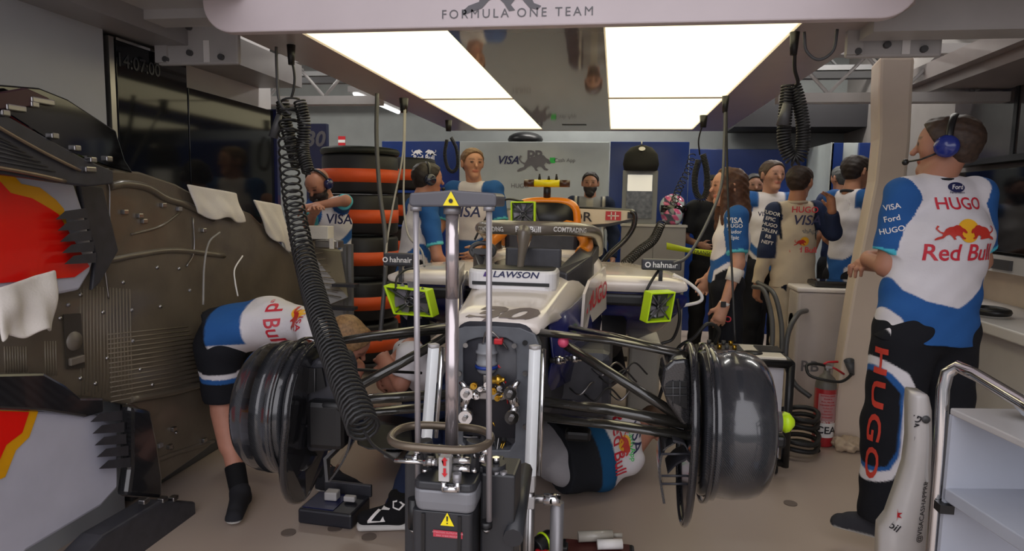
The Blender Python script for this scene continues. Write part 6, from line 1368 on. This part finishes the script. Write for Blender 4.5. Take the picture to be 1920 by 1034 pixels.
# battery cart
a = at(1312, 665, 3.65); b = at(1492, 665, 3.65); zc_ = a.z; Yk = 3.65
ct = thing('battery_cart', 'black-framed white equipment cart with control panel behind the right wheel drum', 'cart', ((a.x+b.x)/2, Yk+.2, 0))
part('body', MB().box2((a.x+.04, Yk+.02, .10), (b.x-.05, Yk+.3, zc_-.04)), mat('cart_panel', '#c9c7cd', .4), ct)
fr_ = MB()
for x in (a.x+.02, b.x-.02):
    for y in (Yk, Yk+.32): fr_.cyl((x, y, .06), (x, y, zc_-.03), .022, 12)
for y in (Yk, Yk+.32): fr_.cyl((a.x+.02, y, zc_-.03), (b.x-.02, y, zc_-.03), .022, 12).cyl((a.x+.02, y, .08), (b.x-.02, y, .08), .02, 12)
for x in (a.x+.02, b.x-.02): fr_.cyl((x, Yk, zc_-.03), (x, Yk+.32, zc_-.03), .022, 12)
part('tube_frame', fr_, m_black, ct); tpn = part('top_panel', MB().box2((a.x+.03, Yk, zc_-.02), (b.x-.04, Yk+.32, zc_+.005)), mat('panel_cream', '#d9d2c6', .35), ct, bevel=.01)
part('control_area', MB().box2((a.x+.05, Yk+.05, zc_+.005), (a.x+.25, Yk+.28, zc_+.01)), m_dgrey, tpn); part('display', MB().box2((a.x+.33, Yk+.12, zc_+.005), (a.x+.46, Yk+.27, zc_+.012)), m_black, tpn); part('round_port', MB().lathe((b.x-.2, Yk+.08, zc_+.004), (0, 0, 1), [(0, .05), (.006, .05), (.007, .001)], 20), m_black, tpn)
for i in range(8): part('connector', MB().cyl((a.x+.08+.04*(i % 4), Yk+.12+.12*(i//4), zc_+.01), (a.x+.08+.04*(i % 4), Yk+.12+.12*(i//4), zc_+.035), .012, 10), m_gold if i % 2 else m_dgrey, tpn)
for x in (a.x+.06, b.x-.06):
    for y in (Yk+.05, Yk+.28): part('caster', MB().cyl((x-.012, y, .035), (x+.012, y, .035), .035, 16).box((x, y, .075), (.03, .03, .03)), m_rubber, ct)
solo('cable', MB().tube(curve([(a.x+.1, Yk+.15, zc_+.03), (a.x+.11, Yk+.1, zc_+.12), (a.x+.04, Yk+.05, zc_+.16), (a.x-.03, Yk+.05, zc_+.08), (a.x-.12, Yk+.1, zc_-.02), (a.x-.2, Yk+.2, .3)], 8), .010, 8), m_cable, 'thick black cable plugged into the left of the battery cart', 'cable')
# hoses right of the cart
for i, (pts, lab) in enumerate(((((1412, 538, 4.8), (1432, 545, 4.7), (1446, 590, 4.6), (1448, 640, 4.5), (1440, 700, 4.4)), 'dark thick hose hanging beside the racing suit, left one'), (((1420, 530, 4.85), (1450, 550, 4.7), (1464, 600, 4.6), (1466, 650, 4.5), (1462, 720, 4.4)), 'dark thick hose hanging beside the racing suit, right one'), (((1512, 583, 4.58), (1496, 590, 4.4), (1478, 625, 4.3), (1474, 680, 4.25), (1490, 720, 4.2), (1520, 745, 4.15)), 'dark hose coming out of the cream cabinet port'))):
    solo('air_hose', MB().tube(curve([at(*p) for p in pts], 8), .016, 10), m_dgrey, lab, 'hose')
for p0, r0, lab in (((1505, 728, 4.1), .10, 'upper coil of black hose on the floor by the extinguisher'), ((1500, 752, 4.05), .12, 'lower coil of black hose on the floor by the extinguisher')):
    c_ = at(*p0); zz = .18 if r0 < .11 else .06; c_.z = zz
    solo('hose_coil', MB().tube([c_+V((math.cos(t)*r0*(1+.1*math.sin(3*t)), math.sin(t)*r0, .02*t/3+math.sin(t*2)*.01-.04)) for t in [2*math.pi*k/24 for k in range(60)]], .014, 8), m_cable, lab, 'hose coil')
# fire extinguisher
e0 = atz(1541, 833, 0); ex = thing('fire_extinguisher', 'red and grey fire extinguisher lettered CEA on the floor before the pillar', 'fire extinguisher', e0)
Hh = at(1541, 700, e0.y).z; R = .062
cyl_ = part('cylinder', MB().lathe(e0, (0, 0, 1), [(0, .001), (0, R*.95), (.01, R), (Hh*.80, R)], 36), mat('extinguisher_red', '#b02a30', .3, coat=.4), ex)
part('shoulder', MB().lathe(e0+V((0, 0, Hh*.80)), (0, 0, 1), [(0, R), (.03, R*.97), (.06, R*.8), (.08, R*.5), (.09, R*.33), (.11, R*.3), (.112, .001)], 36), mat('extinguisher_grey', '#6c6862', .4), ex, label='grey top section')
part('valve', MB().cyl(e0+V((0, 0, Hh+.0)), e0+V((0, 0, Hh+.045)), .018).box(e0+V((0, -.01, Hh+.045)), (.04, .05, .02)), m_steel, ex, bevel=.003)
part('lever', MB().tube([e0+V((-.03, 0, Hh+.05)), e0+V((.0, 0, Hh+.07)), e0+V((.06, 0, Hh+.075))], .007, 8).tube([e0+V((0, 0, Hh+.05)), e0+V((.05, 0, Hh+.03)), e0+V((.10, 0, Hh-.0))], .006, 8), m_red, ex)
part('hose', MB().tube(curve([e0+V((-.02, 0, Hh+.05)), e0+V((-.08, -.02, Hh+.06)), e0+V((-.13, -.04, Hh+.05)), e0+V((-.12, -.07, Hh+.0)), e0+V((-.04, -.09, Hh-.02)), e0+V((.06, -.07, Hh-.03)), e0+V((.13, -.02, Hh-.0)), e0+V((.14, 0, Hh+.03))], 8), .009, 8), m_cable, ex)
part('horn', MB().lathe(e0+V((.145, 0, Hh-.0)), V((-.35, -.25, 1)), [(0, .001), (0, .014), (.03, .018), (.10, .03), (.095, .026), (.04, .012), (.04, .001)], 18), m_dgrey, ex)
def wrapd(x0, x1, z0, z1, m, nm, o=.0015):
    n = 16; vs = []
    for i in range(n+1):
        t = x0+(x1-x0)*i/n; vs += [e0+V((math.sin(t)*(R+o), -math.cos(t)*(R+o), z0)), e0+V((math.sin(t)*(R+o), -math.cos(t)*(R+o), z1))]
    part(nm, MB().add(vs, [(2*i, 2*i+2, 2*i+3, 2*i+1) for i in range(n)], 0, True), m, cyl_)
wrapd(-1.0, 1.25, .06, .15, m_inkw, 'white_label'); wrapd(-.9, 1.2, .16, .33, mat('label_dull_pink', '#b98a8c', .5), 'instruction_label')
bv = bvh_of(cyl_); 
def edec(t, s_, z, m, o=.004, x=.0): decal('lettering', text_mb(t, s_, .02), e0+V((x, -R, z)), (1, .0, 0), (0, 0, 1), m, cyl_, bv, off=o, cast=.05, grid=.01)
edec('CEA', .062, .105, m_ink); edec('ZERO 360', .02, .155, m_inkw)
for i in range(8): edec(('EXTINGUISHER', 'FOAM 6L', 'PULL PIN AIM', 'SQUEEZE LEVER', 'CLASS A B', 'SERVICE', 'CONTENTS', 'WARNING')[i], .012, .32-i*.019, m_red)
# rag
rg = atz(1592, 846, 0); sdf_part('rag', [Pr('r', rg+V((math.sin(i*2.1)*.06, math.cos(i*1.7)*.04+.02, .03+.02*(i % 2))), rg+V((math.sin(i*1.3+1)*.07, math.cos(i*2.3)*.05+.02, .03)), .035, .025) for i in range(7)], mat('rag_cloth', '', .9, attr=True, bump=.5, bscale=60), None, '#b9a58e', h=.006, wr=.006, wf=2.2, clips=[(rg, V((0, 0, -1)))])
tag(bpy.data.objects['rag'], 'crumpled beige rag on the floor behind the standing man', 'rag')
# white nose piece, upright
nY = 2.15
npc = thing('front_wing_endplate', 'white upright aerodynamic nose part with sponsor lettering standing behind the trolley', 'car part', (at(1700, 900, nY).x, nY, 0))
Ln = [(740, 1715, 1738), (745, 1713, 1742), (770, 1712, 1747), (830, 1712, 1748), (880, 1706, 1746), (930, 1690, 1744), (980, 1672, 1741), (1000, 1656, 1740), (1034, 1654, 1738), (1120, 1652, 1740), (1240, 1650, 1742)]
rgs = []
for y, x0, x1 in Ln:
    a = at(x0, y, nY); b = at(x1, y, nY+.02); m_ = (a+b)/2+V((0, -.02, 0)); rgs.append([a, m_, b, b+V((0, .07, 0)), a+V((.01, .09, 0))])
zmin = min(p.z for r in rgs for p in r)
for p in rgs[-1]: p.z = .0
nb = part('shell', MB().loft(rgs), mat('nose_white', '#cdc8c6', .3, coat=.3), npc)
part('groove', MB().loft([[at(x0, y, nY-.005), at(x1, y, nY-.005), at(x1, y, nY+.01), at(x0, y, nY+.01)] for y, x0, x1 in ((775, 1733, 1741), (830, 1734, 1742), (880, 1730, 1740), (905, 1737, 1741))], smooth=False), m_lgrey, npc)
part('mount_hole', MB().lathe(at(1736, 787, nY-.01), (0, -1, 0), [(0, .012), (.003, .012), (.004, .001)], 16), m_dgrey, npc)
bv = bvh_of(nb)
def nd(t, x, y, s_, m, rt, up, sh=0, off=.004, shp=None, nm='lettering'): decal(nm, shp or text_mb(t, s_, .01, sh), at(x, y, nY-.03), rt, up, m, nb, bv, off=off, cast=.1, grid=.012)
nd('COMTRADING', 1709, 850, .034, m_ink, (.18, 0, 1), (-1, 0, .18)); nd('@VISACASHAPPRB', 1738, 970, .024, m_ink, (.02, 0, 1), (-1, 0, .02)); nd('Mobil', 1671, 988, .034, m_ink, (.75, 0, -.45), (.45, 0, .75)); nd('', 1686, 973, 0, m_red, (1, 0, 0), (0, 0, 1), shp=([((.02 if k % 2 else .009)*math.cos(math.pi*k/7), (.02 if k % 2 else .009)*math.sin(math.pi*k/7)) for k in range(14)], [list(range(14))]), nm='star_emblem')
# ================= trolley bottom right =================
tY = 1.62
tl = thing('steel_trolley', 'polished steel frame trolley with pale shelves, bottom right corner', 'trolley', (1.25, 1.6, 0))
c1_, c2_ = at(1788, 690, tY), at(1990, 815, 1.25)
fpth = [at(1748, 1034, tY), at(1762, 860, tY), at(1768, 730, tY), at(1776, 700, tY), at(1796, 688, tY-.01), at(1830, 703, tY-.05), at(1920, 757, tY-.2), at(2000, 806, tY-.32)]
fl0 = fpth[0]+(fpth[0]-fpth[1])*1.0; fl0.z = 0
ft_ = part('tube_frame', MB().tube([fl0]+fpth, .014, 14), m_chrome, tl, label='bent chrome frame tube')
e_ = fpth[-1]; part('tube_frame', MB().tube([V((e_.x, e_.y, 0)), e_], .014, 12), m_chrome, tl)
d0 = V((e_.x-fpth[3].x, e_.y-fpth[3].y, 0)).normalized(); pr_ = V((-d0.y, d0.x, 0))*-1; pr_ = pr_ if pr_.x > 0 else -pr_
X0_ = V((fpth[3].x, fpth[3].y, 0)); Ltr = (V((e_.x, e_.y, 0))-X0_).length
def slab(z, nm, m, th=.02, out=.45, ins=.02, **k): 
    q = [X0_+d0*ins+pr_*.0, X0_+d0*(Ltr-ins), X0_+d0*(Ltr-ins)+pr_*out, X0_+d0*ins+pr_*out]; part(nm, MB().prism([V((p.x, p.y, z)) for p in q], (0, 0, th)), m, tl, bevel=.003, **k)
mts = mat('trolley_panel', '#a9adb8', .3)
zsh = at(1775, 915, tY).z; slab(zsh-.02, 'shelf', mts, .03); slab(.15, 'shelf', mts, .03); slab(zsh-.15-.02, 'lower_rail', m_alu, .02, .03)
ztp = fpth[3].z-.09; slab(ztp, 'top_tray', m_lgrey, .015)
q = [X0_+d0*.03+pr_*.45, X0_+d0*Ltr+pr_*.45]; part('back_panel', MB().prism([V((q[0].x, q[0].y, .1)), V((q[1].x, q[1].y, .1)), V((q[1].x, q[1].y, ztp)), V((q[0].x, q[0].y, ztp))], pr_*.01), mat('trolley_back', '#8f95a5', .35), tl)
q = [X0_+d0*.03, X0_+d0*.03+pr_*.45]; part('end_panel', MB().prism([V((q[0].x, q[0].y, .1)), V((q[1].x, q[1].y, .1)), V((q[1].x, q[1].y, ztp)), V((q[0].x, q[0].y, ztp))], d0*-.01), mts, tl)
part('shelf_clip', MB().box(X0_+d0*.03+V((0, 0, zsh-.035)), (.03, .03, .02)), m_black, tl)
cc_ = X0_+d0*.22+pr_*.1; tw = X0_+d0*.2+pr_*.2
sdf_part('towel', [Pr('r', tw+V((math.sin(i*2.1)*.07, math.cos(i*1.7)*.09, ztp+.05+.02*(i % 2))), tw+V((math.sin(i*1.3+1)*.1, math.cos(i*2.3)*.08, ztp+.05)), .035, .03) for i in range(9)], mat('rag_white', '', .9, attr=True, bump=.4, bscale=60), None, '#d5dbe6', h=.007, wr=.006, wf=2, clips=[(V((0, 0, ztp+.016)), V((0, 0, -1)))])
tag([o for o in bpy.data.objects if o.name.startswith('towel') and 'label' not in o][0], 'crumpled white towel lying on top of the steel trolley', 'towel')
wb_ = solo('metal_fitting', MB().cyl(X0_+d0*.24+pr_*.12+V((0, 0, zsh+.011)), X0_+d0*.24+pr_*.12+V((0, 0, zsh+.04)), .02, 6), m_steel, 'small steel fitting on the trolley shelf', 'fitting')
# ================= small things on the floor in front =================
p = atz(614, 985, 0); bx_ = thing('tool_tray', 'black shallow tool tray with tape rolls on the floor', 'tool tray', p)
R3 = Matrix.Rotation(-.06, 3, 'Z')
part('tray', MB().box(p+V((0, .08, .035)), (.26, .20, .07), 0, R3), mat('tray_dark', '#23242c', .35), bx_, bevel=.01); part('tray_lining', MB().box(p+V((-.04, .08, .071)), (.15, .16, .006), 0, R3), m_dblue, bx_)
part('raised_back', MB().box(p+V((.02, .19, .09)), (.24, .02, .06), 0, R3), m_mcarbon, bx_, bevel=.006)
solo('tape_block', MB().box(p+V((-.02, .10, .095)), (.06, .05, .04)), m_lgrey, 'pale block lying in the tool tray, left one', 'block', bevel=.006); solo('tape_block', MB().box(p+V((.07, .09, .09)), (.055, .03, .025)), m_lgrey, 'small pale block lying in the tool tray, right one', 'block', bevel=.006)
p = atz(1003, 1050, 0); g1 = thing('impact_wrench', 'dark impact wrench with yellow ring at the bottom edge', 'power tool', p)
part('body', MB().cyl(p+V((.0, 0, .045)), p+V((.06, .07, .06)), .042, 20).box(p+V((-.035, .0, .05)), (.04, .08, .1)), m_black, g1, bevel=.006); part('ring', MB().tube([p+V((.03, .035, .052))+V((math.cos(t)*.0, 0, 0))+V((-.5*math.cos(t), .5*math.cos(t), math.sin(t))).normalized()*.044 for t in [2*math.pi*k/20 for k in range(20)]], .005, 6, closed=True), m_yellow, g1, label='yellow ring'); part('red_grip', MB().box(p+V((.03, -.02, .03)), (.06, .03, .05)), m_red, g1, bevel=.01)
p = atz(1118, 1072, 0); g2 = thing('tool_case', 'open black tool case with red lining at the bottom edge', 'tool case', p)
part('case', MB().box(p+V((0, .05, .03)), (.30, .18, .05)), m_black, g2, bevel=.01); part('lining', MB().box(p+V((0, .05, .056)), (.26, .15, .006)), mat('lining_red', '#4a1c18', .6), g2); part('latch', MB().box(p+V((-.13, .0, .075)), (.03, .05, .05)), m_black, g2, bevel=.006)
solo('grease_gun', MB().cyl(p+V((-.08, .10, .085)), p+V((.06, .13, .09)), .022, 16).cyl(p+V((.06, .13, .09)), p+V((.10, .135, .09)), .010, 10), mat('clear_plastic', '#a9a49a', .2), 'pale translucent tube lying in the open tool case', 'tube'); solo('paper_roll', MB().cyl(p+V((.0, .06, .08)), p+V((.10, .075, .085)), .02, 16), m_inkw, 'white roll lying in the open tool case', 'roll')
# black panel on the floor under the left arms
solo('black_floor_panel', MB().prism([at(668, 792, 3.05), at(700, 788, 3.1), at(770, 800, 3.1), at(775, 845, 3.0), at(690, 845, 2.95), at(668, 835, 2.95)], (0, .12, 0)), m_black, 'black slanted part hanging between left drum and jack', 'car part', bevel=.01)
# ================= hanging coiled hoses and cables =================
gz = GZ
def hang(lab, pts, R_, pitch, r_, m=m_cable, nm='coiled_hose', p2=None): return solo(nm, MB().tube(coil(curve([at(*p) for p in pts], 10), R_, pitch, r_, per=12, pitch2=p2), r_, 6), m, lab, 'hose')
hang('long black coiled air hose stretched down to the jack, left of the car', ((545, 185, 3.0), (540, 260, 2.95), (545, 340, 2.85), (558, 420, 2.7), (575, 500, 2.5), (600, 590, 2.2), (632, 680, 1.95), (665, 760, 1.75), (682, 805, 1.65)), .042, .052, .0052, p2=.024)
hang('second black coiled hose doubled up at the top left of the gantry', ((562, 190, 2.95), (570, 230, 2.95), (568, 280, 2.95), (578, 322, 2.92)), .026, .013, .005)
hang('third coiled hose loop hooked at the top left of the gantry', ((530, 190, 3.05), (535, 230, 3.05), (548, 275, 3.05), (558, 310, 3.02)), .028, .013, .005)
hang('thick black coiled hose looped at the top right of the gantry', ((1478, 160, 3.1), (1472, 220, 3.1), (1470, 260, 3.1), (1478, 290, 3.1), (1490, 300, 3.1), (1503, 285, 3.1), (1506, 240, 3.1), (1498, 190, 3.1), (1488, 160, 3.1)), .026, .0125, .0052)
hang('small coiled cable loop hanging in front of the right blue panel', ((1310, 300, 5.6), (1303, 330, 5.6), (1305, 360, 5.6), (1316, 374, 5.6), (1326, 355, 5.6), (1325, 320, 5.6), (1318, 290, 5.6)), .022, .012, .005)
hang('loosely coiled thin cable hanging left of the small coil', ((1298, 290, 5.9), (1290, 320, 5.8), (1275, 350, 5.7), (1262, 385, 5.5)), .028, .05, .004)
hang('thin coiled cable running from the cabinet to the car engine cover', ((1240, 420, 5.4), (1225, 450, 5.2), (1200, 470, 5.0), (1172, 495, 4.8)), .032, .028, .005)
hang('coiled cable loop hanging in front of the left blue panel', ((838, 262, 5.5), (834, 290, 5.5), (840, 316, 5.5), (850, 322, 5.5), (858, 310, 5.5), (856, 280, 5.5), (846, 258, 5.5)), .012, .01, .004)
def cabl(lab, pts, r_=.006, m=m_cable): return solo('cable', MB().tube(curve([at(*p) for p in pts], 8), r_, 8), m, lab, 'cable')
cabl('cable from the gantry corner to the long coiled hose', ((518, 88, 2.95), (519, 130, 2.95), (524, 190, 2.95), (545, 215, 2.95)), .007, m_dgrey)
cabl('second cable with black plug at the left gantry corner', ((545, 100, 3.0), (552, 140, 3.0), (551, 165, 3.0), (546, 185, 3.0)), .006)
cabl('straight dark hose hanging from the left gantry edge down to the car', ((707, 176, 3.85), (706, 260, 3.8), (712, 360, 3.7), (722, 440, 3.6), (722, 520, 3.5), (712, 640, 3.4)), .013, m_dgrey)
cabl('thin pale cable hanging left of the jack, left strand', ((758, 200, 4.2), (755, 290, 4.0), (738, 380, 3.8), (726, 450, 3.6), (722, 500, 3.4)), .006, m_cableg)
cabl('thin pale cable hanging left of the jack, right strand', ((760, 200, 4.2), (758, 300, 4.0), (757, 380, 3.8), (765, 440, 3.6), (790, 470, 3.4), (796, 500, 3.3)), .006, m_cableg)
cabl('dark cable hanging above the long-haired woman, left strand', ((1360, 200, 3.9), (1358, 270, 3.85), (1352, 350, 3.7), (1325, 420, 3.5), (1290, 480, 3.3), (1262, 495, 3.2)), .008, m_dgrey)
cabl('dark cable hanging above the long-haired woman, right strand', ((1362, 200, 3.9), (1363, 290, 3.85), (1366, 400, 3.75), (1372, 500, 3.7), (1378, 640, 3.6)), .006)
cabl('cable dropping from the right gantry corner to the looped hose', ((1490, 95, 2.95), (1490, 130, 3.0), (1496, 155, 3.05), (1486, 165, 3.1)), .008)
cabl('slack cable looping under the right end of the header', ((1508, 60, 2.75), (1512, 95, 2.75), (1535, 112, 2.75), (1562, 95, 2.75), (1570, 55, 2.75)), .006, m_dgrey)
cabl('thin cable pair end hanging right of the light panels', ((1318, 232, 5.3), (1310, 262, 5.4), (1312, 290, 5.5)), .006)
cabl('white looped cable beside the right yellow fan', ((1262, 515, 3.6), (1290, 530, 3.6), (1314, 552, 3.6), (1312, 566, 3.6), (1280, 574, 3.6), (1262, 580, 3.5)), .009, m_inkw)
cabl('black cable drooping from the right mirror behind the fan', ((1240, 500, 3.4), (1220, 530, 3.3), (1205, 560, 3.3)), .007)
cabl('black cable hanging below the right yellow fan', ((1270, 560, 3.35), (1274, 600, 3.35), (1262, 635, 3.4), (1240, 645, 3.4)), .008)
cabl('black cables looping over the left yellow fan', ((742, 545, 3.1), (745, 520, 3.15), (765, 505, 3.2), (785, 510, 3.2), (760, 560, 3.08)), .006)
cabl('black cable arching from the cockpit fan to the left', ((980, 378, 3.3), (950, 374, 3.4), (925, 390, 3.5), (905, 420, 3.6), (890, 450, 3.6)), .006)
cabl('thin black line from the coiled hose end to the jack valve', ((682, 808, 1.64), (700, 835, 1.58), (730, 856, 1.5), (742, 864, jY-.06)), .004)
for (x, y, Y, lab) in ((546, 103, 3.0, 'black plug at the left gantry corner'), (1489, 82, 2.95, 'black plug at the right gantry corner'), (1360, 196, 3.9, 'black plug on the right gantry edge above the woman'), (1319, 228, 5.3, 'black plug on the right gantry edge near its far end'), (757, 198, 4.2, 'black plug on the left gantry edge'), (841, 236, 5.5, 'black plug on the left gantry edge near its far end')):
    p = at(x, y, Y); solo('cable_plug', MB().cyl(p-V((0, 0, .045)), p+V((0, 0, .045)), .014 if Y < 4 else .022, 12, 0, .02 if Y < 4 else .03), m_black, lab, 'plug')
p = at(1470, 225, 3.1); solo('hose_coupling', MB().cyl(at(1476, 195, 3.06), at(1467, 236, 3.06), .018, 14, 0, .026), m_dgrey, 'grey sleeve on the looped hose at the right', 'coupling')
p = at(520, 240, 3.0); solo('hose_coupling', MB().cyl(at(524, 215, 2.98), at(512, 258, 2.98), .014, 14, 0, .022), m_dgrey, 'grey sleeve beside the coiled hoses at the left', 'coupling')
# dark bag / white box beside the under-car mechanic
b_ = atz(1090, 905, 0); solo('dark_pouch', MB().box(at(1084, 815, 3.05), (.12, .08, .05)), m_black, 'black pouch on the crouching mechanic\'s waist', 'pouch', bevel=.015)
solo('equipment_case', MB().box2(at(1180, 640, 4.4), (at(1240, 640, 4.4).x, 4.8, 0)), mat('case_cream', '#b0aca3', .4), 'cream equipment case on the floor behind the right suspension', 'case', bevel=.02)
